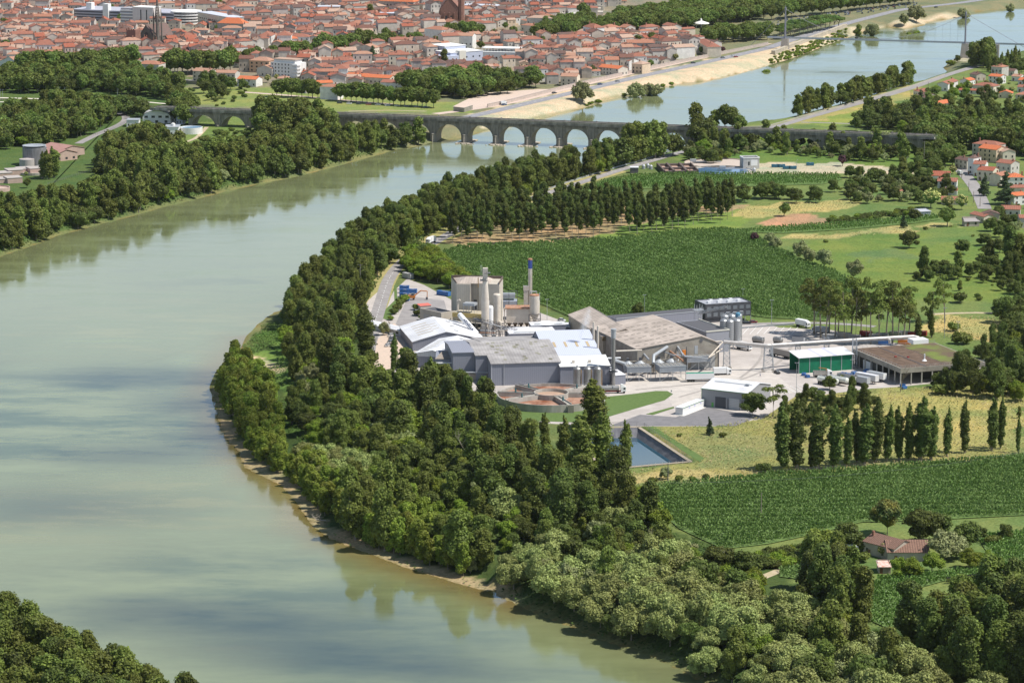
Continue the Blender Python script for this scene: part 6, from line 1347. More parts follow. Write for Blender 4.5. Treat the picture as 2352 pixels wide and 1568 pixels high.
# low white flat roofs in the middle
for (A, B, dep, h, lb) in [((1170,793),(1278,790),16,5.5,'flat white roof with round skylight behind the light blue hall'),((1290,772),(1400,770),10,4.6,'shallow white roofed store left of the tan halls'),((1220,778),(1300,776),8,6.5,'pale grey flat roofed block behind the white roofs')]:
    o, w = framed('flat_roof_building', A, B, lb, 'building'); part(o, 'wall', CLAD_G, lambda b: b.box(0,w,0,dep,-1,h)); part(o, 'roof', CLAD_W, lambda b: (b.box(-.2,w+.2,-.2,dep+.2,h,h+.35),)); part(o, 'dome', WHS, lambda b: b.lathe((w*.45,dep*.5,h+.35), [(w*.3,0),(w*.2,.6),(.2,1)], 24)); part(o, 'roof_pipe', GALV, lambda b: b.tube([(w*.1,1,h+.7),(w*.9,1,h+.7)], .22, 6))
# light blue hall with white lean-to
o, w = framed('light_blue_hall', (1287,885), (1401,882), 'hall with pale blue ribbed roof, tan skylights and white lean-to', 'industrial hall')
part(o, 'wall', CLAD_G, lambda b: (b.box(0,w,0,15,-1,8.6), b.add([(0,0,8.6),(0,15,8.6),(0,15,10.6),(w,0,8.6),(w,15,8.6),(w,15,10.6)], [(0,2,1),(3,4,5)]), gable_walls(b, -4, w-2, 15.02, 62, 11.0, 4.6, 'x', .8)))
part(o, 'lean_to_roof', mat('white_ribbed_roof',(.76,.76,.74),.6,(.68,.68,.66),.3,4,stripe=('X',.8,.1)), lambda b: b.add([(-.3,-.4,8.7),(w+.3,-.4,8.7),(w+.3,15,10.9),(-.3,15,10.9)], [(0,1,2,3)]))
part(o, 'roof', BLUEC, lambda b: gable_roof(b, -4, w-2, 15.1, 62, 11.0, 4.6, 'x', .8))
lightsrow(o, 'skylight', TAN, lambda x, y: (x, y, 11.0+4.6*(y-15.1+.4)/37.9+.08), [(1+i*5.2, 27, 1.2, 7.5) for i in range(4)])
part(o, 'roof_vent', BEIGES, lambda b: (b.box(6,7.2,4,5,9.2,10.6),)); part(o, 'roof_vent', BEIGES, lambda b: (b.box(13.5,14.7,4,5,9.2,10.6),))
for i, u in enumerate((1325.5,1349.4,1372.5)):
    vessel('steel_silo', u, 892, [(1.75,-1),(1.75,9.2),(1.2,9.9),(.2,10.2)], STEEL, '%s stainless silo of the three before the blue hall, counting from the basin' % ['first','second','third'][i], 'silo', extra=lambda o: (part(o,'fill_pipe',mat('ochre_pipe',(.5,.3,.12)),lambda b:b.tube([(1.9,-.6,-1),(1.9,-.6,8.8)],.14,6)), part(o,'hatch',GALV,lambda b:b.lathe((0,0,10.1),[(.4,0),(.4,.5)],8))))
def bigch(o): part(o, 'collar', GALV, lambda b: (b.lathe((0,0,0), [(1.12,21.8),(1.12,25.2),(1.3,25.3),(1.3,26)], 18))); part(o, 'platform', DFRAME, lambda b: (b.lathe((0,0,0), [(2.1,6.2),(2.1,6.4),(1,6.4)], 14), b.lathe((0,0,0), [(2.1,7.5),(2.13,7.5)], 14))); ladder(o, -1.0, -.7, -1, 21)
vessel('steel_chimney', 1408.5, 884, [(.95,-1),(.85,8),(.85,21.8)], STEEL, 'tall grey steel chimney rising beside the tank lorry', 'chimney', extra=bigch)
for i, (u, v, h) in enumerate([(1363,846,22),(1372.8,858,22.5)]): vessel('vent_pipe', u, v, [(.5,5),(.5,h),(.38,h+.1)], BEIGES, '%s thin vent pipe on the white lean-to roof' % ['rear','front'][i], 'vent pipe')
o, w = framed('small_grey_building', (1413,884), (1437,882), 'small grey box building at the foot of the steel chimney', 'building'); part(o,'wall',CLAD_G,lambda b:b.box(0,w,0,12,-1,4.4)); part(o,'roof',CLAD_W,lambda b:b.add([(-.2,-.2,4.4),(w+.2,-.2,4.4),(w-1,12,6),(-.2,12,6)],[(0,1,2,3)]))
# tan halls
o, w = framed('tan_hall', (1462,857), (1651,843), 'largest tan roofed hall with stained gable wall behind the coolers', 'industrial hall')
H1 = 11.5
part(o, 'wall', mat('stained_wall',(.36,.33,.28),.95,(.24,.21,.18),.18,6), lambda b: gable_walls(b, 0, w, 0, 58, H1, 4.0, 'y', .78)); part(o, 'roof', FIBT, lambda b: gable_roof(b, 0, w, 0, 58, H1, 4.0, 'y', .78))
lightsrow(o, 'skylight', mat('grey_skylight',(.24,.21,.18),.8), lambda x, y: (x, y, H1+4.0*(x+.4)/(w*.78+.4)+.06), [(2+(i%9)*3.2+rr5.uniform(-.5,.5), 3+(i//9)*7.5+rr5.choice([0,1.5]), 1.9, 1.1) for i in range(58)])
part(o, 'door', mat('grey_shutter',(.42,.42,.41),.7,stripe=('Z',.8,.2)), lambda b: b.box(w*.66,w*.95,-.1,.05,-1,6.5)); part(o, 'orange_box', ORANGE, lambda b: b.box(w*.55,w*.59,-.5,0,7,9.4)); part(o, 'panel', GALV, lambda b: b.box(w*.70,w*.74,-.1,.03,7,11)); part(o, 'fan', DFRAME, lambda b: b.tube([(w*.78,-.2,13.3),(w*.78,.03,13.3)], .8, 12))
for x in (0, w*.33, w*.6, w-.3): part(o, 'pilaster', DFRAME, lambda b, x=x: b.box(x,x+.3,-.12,.02,-1,10.8))
o, w = framed('tan_hall', (1385,822), (1462,818), 'second tan roofed hall with dark far slope, left of the largest', 'industrial hall')
part(o, 'wall', mat('block_wall',(.40,.35,.28),.95,(.3,.26,.2),.4,4), lambda b: gable_walls(b, 0, w, 0, 60, 10.2, 3.6, 'y', .66)); part(o, 'roof', FIBT, lambda b: gable_roof(b, 0, w, 0, 60, 10.2, 3.6, 'y', .66)); part(o, 'fascia', BROWNW, lambda b: b.box(-.6,w,-.5,-.1,8.4,10.4))
part(o, 'dark_slope', mat('dark_glazing',(.16,.14,.13),.6,(.3,.27,.25),.3,4,stripe=('Y',2,.4)), lambda b: b.add([(w*.66,14,13.9),(w+.3,14,10.35),(w+.3,60.3,10.35),(w*.66,60.3,13.9)], [(0,1,2,3)]))
o, w = framed('long_grey_wall_building', (1416,762), (1613,744), 'long low grey clad building closing the works toward the cornfield', 'building'); part(o,'wall',CLAD_G,lambda b:b.box(0,w,0,10,-1,6.4)); part(o,'coping',GALV,lambda b:b.box(-.15,w+.15,-.15,.4,6.4,6.7)); part(o,'roof',DARKR,lambda b:b.box(.5,w-.2,.5,9.8,6.4,6.55))
o, w = framed('grey_ribbed_annex', (1622,812), (1674,807), 'grey ribbed annex with sunken dark roof beside the steel silos', 'annex'); part(o,'wall',mat('ribbed_grey',(.33,.34,.38),.5,stripe=('X',.7,.2)),lambda b:b.box(0,w,0,30,-1,10.4)); part(o,'roof',DARKR,lambda b:b.box(.4,w-.4,.4,29,9.6,10.42)); part(o,'coping',mat('cream_coping',(.6,.58,.5),.7),lambda b:(b.box(-.2,w+.2,-.25,.3,10.4,10.9), b.box(w-.2,w+.25,.3,30,10.4,10.9)))
# coolers in front
def cooler(A, B, dep, zb, label, nfan=0):
    o, w = framed('air_cooler', A, B, label, 'air cooler')
    part(o, 'casing', mat('cooler_grey',(.22,.24,.27),.6,(.3,.32,.35),.4,4), lambda b: b.box(0,w,0,dep,zb,zb+2.6)); part(o, 'top_grid', mat('cooler_top',(.27,.26,.24),.8,stripe=('X',1,.3)), lambda b: b.box(.3,w-.3,.3,dep-.3,zb+2.6,zb+2.75)); part(o, 'rib_frame', GALV, lambda b: ([b.box(x,x+.15,-.12,dep,zb+2.6,zb+2.95) for x in np.arange(0,w,2.0)], b.box(0,w,-.12,.1,zb+2.4,zb+2.9), b.box(0,w,-.12,.1,zb,zb+.2)))
    for x in (.2, w/2, w-.2):
        for y in (.2, dep-.2): part(o, 'leg', GALV, lambda b, x=x, y=y: b.bar((x,y,-.3),(x,y,zb),.24))
    part(o, 'bracing', GALV, lambda b: (b.bar((.2,.2,0),(w/2,.2,zb),.14), b.bar((w-.2,.2,0),(w/2,.2,zb),.14)))
    for i in range(4): part(o, 'fan_hood', GALV, lambda b, i=i: b.lathe(((i+.5)*w/4, dep/2, zb-1), [(.5,0),(w/9,.98)], 10))
cooler((1440,877),(1496,875),7,4.2,'air cooler deck next to the steel chimney'); cooler((1515,877),(1576,874),8,4.4,'widest air cooler deck, in the middle of the three'); cooler((1578,852),(1632,849),8,4.0,'air cooler deck behind the green topped trailer')
for i, (u, v) in enumerate([(1442,862),(1470,861),(1513,858),(1541,856)]):
    p = P(u, v); o = empty('cone_filter', p); tag(o, 'dark conical filter with black cap, %s along the row behind the coolers' % ['first','second','third','fourth'][i], 'filter', 'cone filters behind the coolers')
    part(o, 'cone', GALV, lambda b: b.lathe((0,0,0), [(.4,1.5),(2.6,5.2),(2.6,5.6),(.5,7.0)], 14)); part(o, 'cap', DFRAME, lambda b: b.box(-.6,.6,-.6,.6,7.0,8.3)); part(o, 'frame', DFRAME, lambda b: [b.bar((x,y,-.5),(x,y,5.4),.18) for x in (-2.3,2.3) for y in (-2.3,2.3)]); part(o, 'walkway', CONC, lambda b: b.box(-3,3,-.5,.5,6.5,6.7))
def pipe(pts, r, label, m=None, name='duct_pipe', group=None, n=8):
    o = empty(name, pts[0]); tag(o, label, 'pipe', group); q = [Vector(p)-Vector(pts[0]) for p in pts]; part(o, 'tube', m or GALV, lambda b: b.tube(q, r, n)); return o
A_ = lambda x, y, dv: at_h(*F2(x,y), dv, 0)
pipe([A_(1225,750,852),A_(1085,840,862),A_(1080,920,866)], .75, 'thick ribbed exhaust duct bending down the stained gable')
pipe([A_(950,790,852),A_(1035,885,862)], .5, 'short sloping duct near the hall corner'); pipe([A_(1310,720,848),A_(1410,850,858),A_(1650,870,860)], .35, 'white pipe dropping across the gable to the third cooler')
pipe([A_(1330,725,848),A_(1390,840,858)], .3, 'second white pipe beside the dropping one'); pipe([A_(1240,785,850),A_(1390,895,862)], .45, 'rusty duct crossing low on the gable', RUST); pipe([A_(1340,720,847),A_(1800,690,842)], .3, 'thin cream pipe run along the gable top', BEIGES)
pipe([A_(1805,700,842),A_(1660,860,856)], .35, 'cream diagonal pipe down from the big duct', BEIGES); pipe([A_(1800,770,844),A_(1650,870,856)], .3, 'lower cream diagonal pipe beside the other', BEIGES); pipe([A_(1335,760,850),A_(1340,900,858)], .25, 'thin upright pipe in front of the gable')
pipe([A_(680,890,872),A_(780,925,872),A_(785,980,872)], .7, 'short fat elbow duct right of the steel chimney'); pipe([A_(560,870,870),A_(740,865,870)], .4, 'white horizontal pipe behind the steel chimney', WHS); pipe([A_(690,795,862),A_(960,785,858)], .4, 'cream pipe under the second tan hall eave', BEIGES)
pipe([A_(1190,800,852),A_(1280,835,856),A_(1480,850,858)], .28, 'thin pipe stepping across the middle of the gable')
# big insulated duct on towers
bd = [at_h(*F3(-10,425),851,0), at_h(*F3(330,455),851,0), at_h(*F3(1030,410),825,0), at_h(*F3(1480,384),812,0), at_h(*F3(1520,392),812,0), at_h(*F3(1530,425),812,0), at_h(*F3(1531,445),812,0)]
o = pipe(bd, .82, 'very long silver insulated duct on trestles across the yard', mat('insulated_duct',(.56,.53,.50),.45,(.45,.42,.40),.4,5,metal=.3), 'overhead_duct', n=14)
q0 = Vector(bd[0])
for i in range(0): pass
part(o, 'branch', mat('insulated_duct',(.5,.5,.5)), lambda b: b.tube([Vector(at_h(*F3(1270,395),818,0))-q0, Vector(at_h(*F3(1295,410),818,0))-q0, Vector(at_h(*F3(1298,440),818,0))-q0], .7, 10))
part(o, 'walkway_rail', GALV, lambda b: [b.bar(bd[i]-q0+Vector((0,-.2,-1.1)), bd[i+1]-q0+Vector((0,-.2,-1.1)), .3) for i in (0,1,2)])
def trestle(u, v, h, wd, label):
    o = empty('duct_trestle', P(u, v)); tag(o, label, 'trestle', 'trestles under the long duct'); mb = MB()
    for sx in (-1,1):
        for sy in (-1,1): mb.bar((sx*wd*.62,sy*wd*.62,-.3),(sx*wd*.45,sy*wd*.45,h),.2)
    nseg = max(2,int(h/2.2))
    for i in range(nseg):
        z0, z1 = h*i/nseg, h*(i+1)/nseg
        k0, k1 = wd*(.62-.17*i/nseg), wd*(.62-.17*(i+1)/nseg)
        for sy in (-1,1): mb.bar((-k0,sy*k0,z0),(k1,sy*k1,z1),.1); mb.bar((k0,sy*k0,z0),(-k1,sy*k1,z1),.1); mb.bar((-k1,sy*k1,z1),(k1,sy*k1,z1),.1)
    mb.obj('lattice', GALV, o); part(o, 'footing', CONC, lambda b: [b.box(sx*wd*.62-.6,sx*wd*.62+.6,sy*wd*.62-.6,sy*wd*.62+.6,-.5,.5) for sx in (-1,1) for sy in (-1,1)])
trestle(1764.5,852,12.6,3.8,'square lattice trestle with concrete feet in the open yard'); trestle(1832,836,11,2.2,'narrow trestle behind the green shed, nearer its open end'); trestle(1898,830,11.5,2.2,'narrow trestle behind the green shed, nearer the grass roof'); trestle(1962,845,14,2,'tall trestle between green shed and grass roofed building'); trestle(1669,845,14,2.6,'trestle at the stained gable corner of the tan hall')
# office
o, w = framed('office_building', (1620,742), (1724.5,735), 'dark clad modern office block on stilts with rooftop units', 'office building')
DK = mat('dark_panels',(.075,.078,.09),.5,stripe=('X',4,.15)); part(o,'wall',DK,lambda b:b.box(0,w,0,14,2.4,9.0)); part(o,'roof',mat('office_roof',(.30,.31,.35),.6,(.38,.39,.42),.5,3),lambda b:b.box(.4,w-.4,.4,13.6,9.0,9.15)); part(o,'parapet',DK,lambda b:(b.box(0,w,0,.35,9,9.5),b.box(0,.35,.35,14,9,9.5),b.box(w-.35,w,.35,14,9,9.5),b.box(.35,w-.35,13.65,14,9,9.5)))
part(o,'ground_floor',DK,lambda b:b.box(0,w*.6,.5,14,-1,2.4))
for i in range(4): part(o,'column',GALV,lambda b,i=i:b.box(w*.62+i*w*.125,w*.62+i*w*.125+.3,.2,.5,-1,2.4))
for i in range(7): part(o,'rooftop_unit',WHS,lambda b,i=i:b.box(3+i*2.7,4.7+i*2.7,4+(i%2)*4,5.6+(i%2)*4,9.15,10.2))
for f in range(2):
    for i in range(7): part(o,'window',mat('office_glass',(.16,.18,.2),.2,spec=.6),lambda b,i=i,f=f:b.box(.8+i*w/7,w/7-.4+i*w/7,-.07,.04,3.1+f*3.1,5.0+f*3.1))
# ribbed steel silo cluster and its conveyor
k = 0
for (u, v) in [(1668,790),(1684,789),(1699,787),(1666,801),(1680,802),(1696,800)]:
    k += 1; vessel('ribbed_silo', u-4, v, [(.3,1.5),(1.9,3.6),(1.95,13.8),(1.4,14.4),(.3,14.8)], mat('ribbed_silo_steel',(.40,.41,.42),.4,metal=.4,stripe=('Z',.9,.2)), '%s ribbed steel silo of the cluster by the tan hall' % ['rear first','rear second','rear third','front first','front second','front third'][k-1], 'silo', extra=lambda o: (part(o,'leg',GALV,lambda b:[b.bar((x,y,-1),(x,y,4),.2) for x in(-1.7,1.7) for y in(-1.7,1.7)]), part(o,'spout',GALV,lambda b:b.tube([(0,0,14.6),(.8,0,15.6),(2.2,0,15.6)],.25,6))))
lattice('inclined_conveyor', at_h(1605,722,775,0), at_h(1668,707,795,0), 1.4, 1.2, GALV, 'light lattice conveyor rising to the ribbed silos', 'conveyor', 12, legs=(.02,))
o, w = framed('lattice_tower', (1600,760), (1612,759), 'open steel tower at the foot of the rising conveyor', 'tower'); part(o,'frame',GALV,lambda b:([b.bar((x,y,-1),(x,y,13),.2) for x in(0,w) for y in(0,2.6)],[b.bar((0,0,z),(w,0,z+2),.12) for z in(1,4,7,10)], rail(b,-1,w+1,-.5,10.5), b.box(-1,w+1,-.5,3,10.3,10.5)))
o = vessel('blue_filter_unit', 1694, 796, [(.1,14.6),(1.2,14.6),(1.2,16.4),(.2,17)], mat('blue_unit',(.10,.25,.36),.6), 'small blue filter unit on top of the ribbed silos', 'filter')
# green shed
o, w = framed('green_shed', (1834.5,858), (1957,848.5), 'open ended shed with vivid green curtain wall and white roof', 'shed')
part(o,'curtain_wall',GREENT,lambda b:b.box(0,w,0,.3,-.8,7.5)); part(o,'rear_wall',GREENT,lambda b:b.box(0,w,9.7,10,-.8,8.6)); part(o,'roof',CLAD_W,lambda b:b.add([(-.5,-.8,7.6),(w+.5,-.8,7.6),(w+.5,10.5,9.0),(-.5,10.5,9.0),(-.5,-.8,7.35),(w+.5,-.8,7.35),(w+.5,10.5,8.75),(-.5,10.5,8.75)],[(0,1,2,3),(0,4,5,1),(1,5,6,2),(3,7,4,0),(7,6,5,4)]))
for i in range(6): part(o,'column',GALV,lambda b,i=i:b.box(i*w/5-.12,i*w/5+.12,-.15,.0,-1,7.4))
for i in (0,1): part(o,'roof_light',mat('lilac_light',(.55,.55,.75),.5),lambda b,i=i:b.add([(w*.38+i*w*.26,-.8,7.68),(w*.44+i*w*.26,-.8,7.68),(w*.40+i*w*.26,10.5,9.08),(w*.34+i*w*.26,10.5,9.08)],[(0,1,2,3)]))
# concrete building with grass roof
o, w = framed('grass_roof_building', (2068,885), (2262,870), 'open concrete building on pillars with brown and grassy roof', 'building'); dp = 50
part(o,'roof_slab',CONC,lambda b:b.box(0,w,0,dp,5.6,7.9)); part(o,'roof_soil',mat('roof_soil',(.085,.055,.038),.95,(.17,.115,.08),.35,6,bump=.5),lambda b:b.box(.8,w*.55,.8,dp-.8,7.9,8.0)); part(o,'roof_grass',mat('roof_grass',(.15,.19,.04),.95,(.13,.09,.06),.10,6,lo=.4,hi=.6,bump=.5),lambda b:b.box(w*.56,w-.8,.8,dp-.8,7.9,8.02))
part(o,'expansion_joint',DARKR,lambda b:b.bar((w*.30,.5,8.05),(w*.30,dp-.5,8.05),.5,.15)); part(o,'railing',GALV,lambda b:(rail(b,0,w,.25,7.9,1.1,2.5),[b.bar((.25,y,7.9),(.25,y,9),.06) for y in np.arange(0,dp,2.5)],b.bar((.25,0,9),(.25,dp,9),.07),rail(b,0,w,dp-.25,7.9,1.1,2.5)))
for i in range(9): part(o,'pillar',CONCL,lambda b,i=i:b.box(i*(w-.5)/8,i*(w-.5)/8+.5,.1,.6,-1,5.6))
for i in range(1,9): part(o,'pillar',CONCL,lambda b,i=i:b.box(.1,.6,i*(dp-.6)/8,i*(dp-.6)/8+.5,-1,5.6))
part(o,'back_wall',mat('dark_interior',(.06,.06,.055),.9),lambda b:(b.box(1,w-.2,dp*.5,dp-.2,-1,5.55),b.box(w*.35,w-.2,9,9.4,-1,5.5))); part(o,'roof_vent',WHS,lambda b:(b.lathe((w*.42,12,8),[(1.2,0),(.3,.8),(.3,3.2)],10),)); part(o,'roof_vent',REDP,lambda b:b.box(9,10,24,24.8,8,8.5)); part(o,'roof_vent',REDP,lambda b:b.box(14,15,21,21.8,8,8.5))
part(o,'roof_cabin',WHS,lambda b:b.box(w-12,w-4,dp-1,dp+5,7.9,10)); part(o,'stored_panel',mat('white_panels',(.6,.62,.64),.6),lambda b:b.box(.7,1.2,dp*.62,dp*.8,-1,4.5))
# garage and white cabin
o, w = framed('grey_garage', (1611.5,932), (1716,944), 'grey vehicle garage with white roof, open dark bay and green door', 'garage')
part(o,'wall',mat('garage_grey',(.32,.32,.33),.6,stripe=('X',.8,.06)),lambda b:gable_walls(b,0,w,0,24,8.0,2.6,'x',.5)); part(o,'roof',CLAD_W,lambda b:gable_roof(b,0,w,0,24,8.0,2.6,'x',.5)); part(o,'edge_trim',mat('green_trim',(.10,.28,.10),.5),lambda b:(b.box(-.1,.05,-.12,.05,-1,7.8),b.box(-.4,w+.4,-.55,-.45,7.8,8.1)))
part(o,'open_bay',DARKR,lambda b:b.box(w*.30,w*.53,-.06,.06,-.9,5)); part(o,'roller_door',mat('pale_shutter',(.55,.55,.55),.6,stripe=('Z',.7,.15)),lambda b:b.box(w*.60,w*.83,-.08,.06,-.9,5)); part(o,'door',mat('bright_green',(.12,.42,.08),.5),lambda b:b.box(w*.22,w*.262,-.08,.05,-.9,2.2))
part(o,'skylight_strip',GALV,lambda b:b.add([(w*.1,8,9.85),(w*.92,8,9.85),(w*.92,9,10.05),(w*.1,9,10.05)],[(0,1,2,3)])); part(o,'roof_vent',GALV,lambda b:b.box(w*.8,w*.88,7,8.2,9.8,10.5))
for x in (.56,.86): part(o,'buttress',mat('garage_grey',(.32,.32,.33)),lambda b,x=x:b.box(w*x,w*x+.5,-1.0,.0,-1,4.6))
o, w = framed('white_container_cabin', (1568,953.5), (1618,934), 'long white ribbed container cabin by the side road', 'container cabin')
part(o,'body',mat('white_ribbed',(.80,.80,.79),.5,stripe=('X',.6,.12)),lambda b:b.box(0,w,0,3.6,.1,3.2)); part(o,'roof',WHS,lambda b:b.box(-.15,w+.15,-.15,3.75,3.2,3.38)); part(o,'eave',mat('green_trim',(.1,.28,.1)),lambda b:b.box(-.16,w+.16,-.18,-.15,3.12,3.3))
for i in (.28,.52,.80): part(o,'window',mat('lilac_light',(.5,.5,.7)),lambda b,i=i:b.box(w*i,w*i+1.2,-.05,.02,2.0,2.8))
part(o,'plinth',mat('kerb',(.6,.58,.54),.9),lambda b:b.box(-1.5,w+.5,-1.4,4,-.3,.1))
# ---------------------------------------------------------------- round basin
p = P(1266, 922); zb = p.z; o = empty('round_treatment_basin', p); tag(o, 'great round concrete treatment basin with radial walls and frothy brown water', 'treatment basin')
R1, R2, hb = 24.0, 7.8, 3.4
part(o,'outer_wall',CONCL,lambda b:b.lathe((0,0,0),[(R1,-1),(R1,hb),(R1-.45,hb),(R1-.45,0)],72)); part(o,'inner_ring',CONCL,lambda b:b.lathe((0,0,0),[(R2,-.5),(R2,hb+1.0),(R2-.4,hb+1.0),(R2-.4,0)],44))
FRO = mat('brown_froth',(.21,.075,.035),.9,(.40,.24,.17),.22,7,lo=.40,hi=.6,bump=.6); part(o,'froth',FRO,lambda b:b.lathe((0,0,0),[(R1-.4,hb-1.3),(R2,hb-1.3)],60)); part(o,'inner_water',mat('pale_froth',(.46,.32,.23),.9,(.38,.25,.18),.4,5),lambda b:b.lathe((0,0,0),[(R2-.4,hb-.4),(.05,hb-.4)],40))
for a_ in (-1.25, -.02, .75, 2.25, 3.05, 3.75):
    ca, sa = math.cos(a_), math.sin(a_); nx_, ny_ = -sa, ca
    def wk(b, ca=ca, sa=sa, nx_=nx_, ny_=ny_):
        for s in (-1,1): b.bar((ca*R2+nx_*s*1.1, sa*R2+ny_*s*1.1, hb-.4),(ca*R1+nx_*s*1.1, sa*R1+ny_*s*1.1, hb-.4), .3, 2.2)
        b.bar((ca*R2,sa*R2,hb+.1),(ca*R1,sa*R1,hb+.1), 2.0, .2)
    part(o,'radial_walkway',CONCL,wk); part(o,'mixer_motor',mat('teal_motor',(.03,.13,.14),.5),lambda b,ca=ca,sa=sa:b.lathe((ca*(R1+R2)/2,sa*(R1+R2)/2,hb+.2),[(.5,0),(.4,1.2),(.15,2.2)],8))
    part(o,'railing',GALV,lambda b,ca=ca,sa=sa,nx_=nx_,ny_=ny_:(b.bar((ca*R2+nx_*1.3,sa*R2+ny_*1.3,hb+1.5),(ca*R1+nx_*1.3,sa*R1+ny_*1.3,hb+1.5),.07),b.bar((ca*R2-nx_*1.3,sa*R2-ny_*1.3,hb+1.5),(ca*R1-nx_*1.3,sa*R1-ny_*1.3,hb+1.5),.07)))
part(o,'buttress',CONC,lambda b:b.box(7,9.6,-R1-.3,-R1+.9,-1,hb+.1))
# the lined pond
PWp = W(POND); cx_, cy_ = sum(p.x for p in PWp)/4, sum(p.y for p in PWp)/4
o = empty('lined_pond', (cx_, cy_, LAND)); tag(o, 'rectangular storage pond lined with dark membrane', 'pond'); q = [Vector((p.x-cx_, p.y-cy_, 0)) for p in PWp]
mb = MB(); n_ = 18
for i in range(4):
    a_, b2 = q[i], q[(i+1)%4]; k1, k2 = a_*.72, b2*.72
    for j in range(n_):
        t0, t1 = j/n_, (j+1)/n_; zj = lambda t, j=j, i=i: .12*math.sin(37*t+i*2)
        P0, P1 = a_.lerp(b2,t0), a_.lerp(b2,t1); Q0, Q1 = k1.lerp(k2,t0), k1.lerp(k2,t1)
        m0 = P0.lerp(Q0,.5)+Vector((0,0,zj(t0))); m1 = P1.lerp(Q1,.5)+Vector((0,0,zj(t1)))
        mb.add([(P0.x,P0.y,.25),(P1.x,P1.y,.25),(m1.x,m1.y,-2.2+m1.z),(m0.x,m0.y,-2.2+m0.z),(Q1.x,Q1.y,-4.6),(Q0.x,Q0.y,-4.6)], [(3,2,1,0),(5,4,2,3)])
mb.obj('liner', mat('pond_liner',(.10,.10,.115),.55,(.16,.16,.17),.3,5,bump=.5), o)
mb = MB(); mb.add([(p.x*.83,p.y*.83,-2.9) for p in q], [(3,2,1,0)]); mb.obj('pond_water', mat('pond_water',(.02,.065,.10),.05,spec=.7), o)
mb = MB()
for i in range(4): mb.bar(q[i]*1.015+Vector((0,0,.1)), q[(i+1)%4]*1.015+Vector((0,0,.1)), 1.6, .3)
mb.obj('gravel_rim', mat('rim_gravel',(.45,.36,.27),.95,(.3,.27,.2),.8,4), o)
# ================================================================ crops
def corn(name, poly, ang, h, sp, al, label, leaf, z=LAND, wid=.62, seed=1, per=5, gap=None, dens=1.0):
    rg = np.random.default_rng(seed); pw = [(p.x, p.y) for p in W(poly)]
    xs = [p[0] for p in pw]; ys = [p[1] for p in pw]; cx, cy = sum(xs)/len(xs), sum(ys)/len(ys); R = math.hypot(max(xs)-min(xs), max(ys)-min(ys))*.6
    a, b_ = np.meshgrid(np.arange(-R, R, al), np.arange(-R, R, sp)); a = a+rg.uniform(-.4,.4,a.shape)*al; b_ = b_+rg.uniform(-.22,.22,b_.shape)*sp
    b_ += 2.2*np.sin(a*.018)
    X = (cx+a*math.cos(ang)-b_*math.sin(ang)).ravel(); Y = (cy+a*math.sin(ang)+b_*math.cos(ang)).ravel(); br = b_.ravel()
    wob = 1.2*np.sin(X*.35)*np.sin(Y*.22)
    ok = inpoly(X+wob, Y+wob, pw) & (rg.random(X.shape) < dens); 
    if gap: ok &= (np.mod(br, gap) > 2.4) | (rg.random(X.shape) < .25)
    X, Y = X[ok], Y[ok]; n = len(X); hh = h*(.78+.3*rg.random(n))*(1+.10*np.sin(X*.07)*np.sin(Y*.05)+.10*np.sin(br[ok]*.9)); Vs = []
    for k in range(per):
        th = rg.random(n)*6.283; ln = wid*(.5+.5*rg.random(n)); dx, dy = np.cos(th), np.sin(th); w_ = .16+.20*rg.random(n); z0 = z+hh*(.45+.4*rg.random(n)); z1 = z+hh*(.75+.35*rg.random(n))
        px, py = -dy*w_, dx*w_
        c = np.stack([np.stack([X+px, Y+py, z0],1), np.stack([X-px, Y-py, z0],1), np.stack([X+dx*ln*.6-px, Y+dy*ln*.6-py, z1],1), np.stack([X+dx*ln*.6+px, Y+dy*ln*.6+py, z1],1)],1)
        Vs.append(c.reshape(-1,3))
    V = np.concatenate(Vs); F = np.arange(len(V)).reshape(-1,4); o = bpy.data.objects.new(name, mesh_np(name, V, F, leaf)); SC.collection.objects.link(o); kind(o, 'stuff'); o['label'] = label
    return o
def plain(name, poly, m, dz, h=0, label=None):
    o = sheet(name, poly, m, dz, knd='stuff'); o['label'] = label or name; return o
CORNL = mat('corn_leaves', (.15,.245,.06), .5, (.19,.29,.08), .05, 6, .3, island=.55, transl=.25, lo=.4, hi=.62)
CORNL2 = mat('corn_leaves_bright', (.13,.24,.045), .5, (.17,.28,.06), .06, 6, .5, island=.9, transl=.25)
CORNB = mat('corn_body', (.11,.18,.045), .9, (.14,.215,.06), .12, 7, island=0)
FIELD1 = [(1012,585),(1060,570),(1180,563),(1330,556),(1451,548),(1540,536),(1651,530),(1720,534),(1764,566),(1840,600),(1914,627),(1949,642),(1965,690),(1900,738),(1764,731),(1700,722),(1576,724),(1480,730),(1401,731),(1311,729),(1251,702),(1176,678),(1110,655),(1050,622)]
FIELD2 = [(1470,1132),(1479,1124),(1584,1110),(1731,1098),(1819,1092),(1907,1085),(2010,1077),(2352,1050),(2440,1045),(2440,1176),(2352,1184),(2236,1190),(2120,1196),(1978,1200),(1921,1215),(1850,1232),(1764,1250),(1660,1262),(1560,1215),(1500,1165)]
FIELD3 = [(1330,440),(1390,418),(1450,406),(1530,402),(1764,401),(1920,404),(1935,413),(1890,424),(1764,428),(1600,432),(1480,434),(1420,444)]
FIELD4 = [(1690,534),(1764,524),(1900,517),(2000,510),(2150,496),(2160,505),(2100,514),(1950,528),(1800,537)]
FIELD5 = [(2010,1334),(2164,1316),(2279,1306),(2352,1290),(2440,1280),(2440,1310),(2352,1318),(2164,1336),(2036,1372),(1998,1372)]
FIELD6 = [(1998,1372),(2060,1365),(2121,1391),(2107,1428),(2036,1443),(1993,1423)]
FIELD7 = [(1795,1308),(1858,1296),(1875,1312),(1835,1331),(1790,1325)]
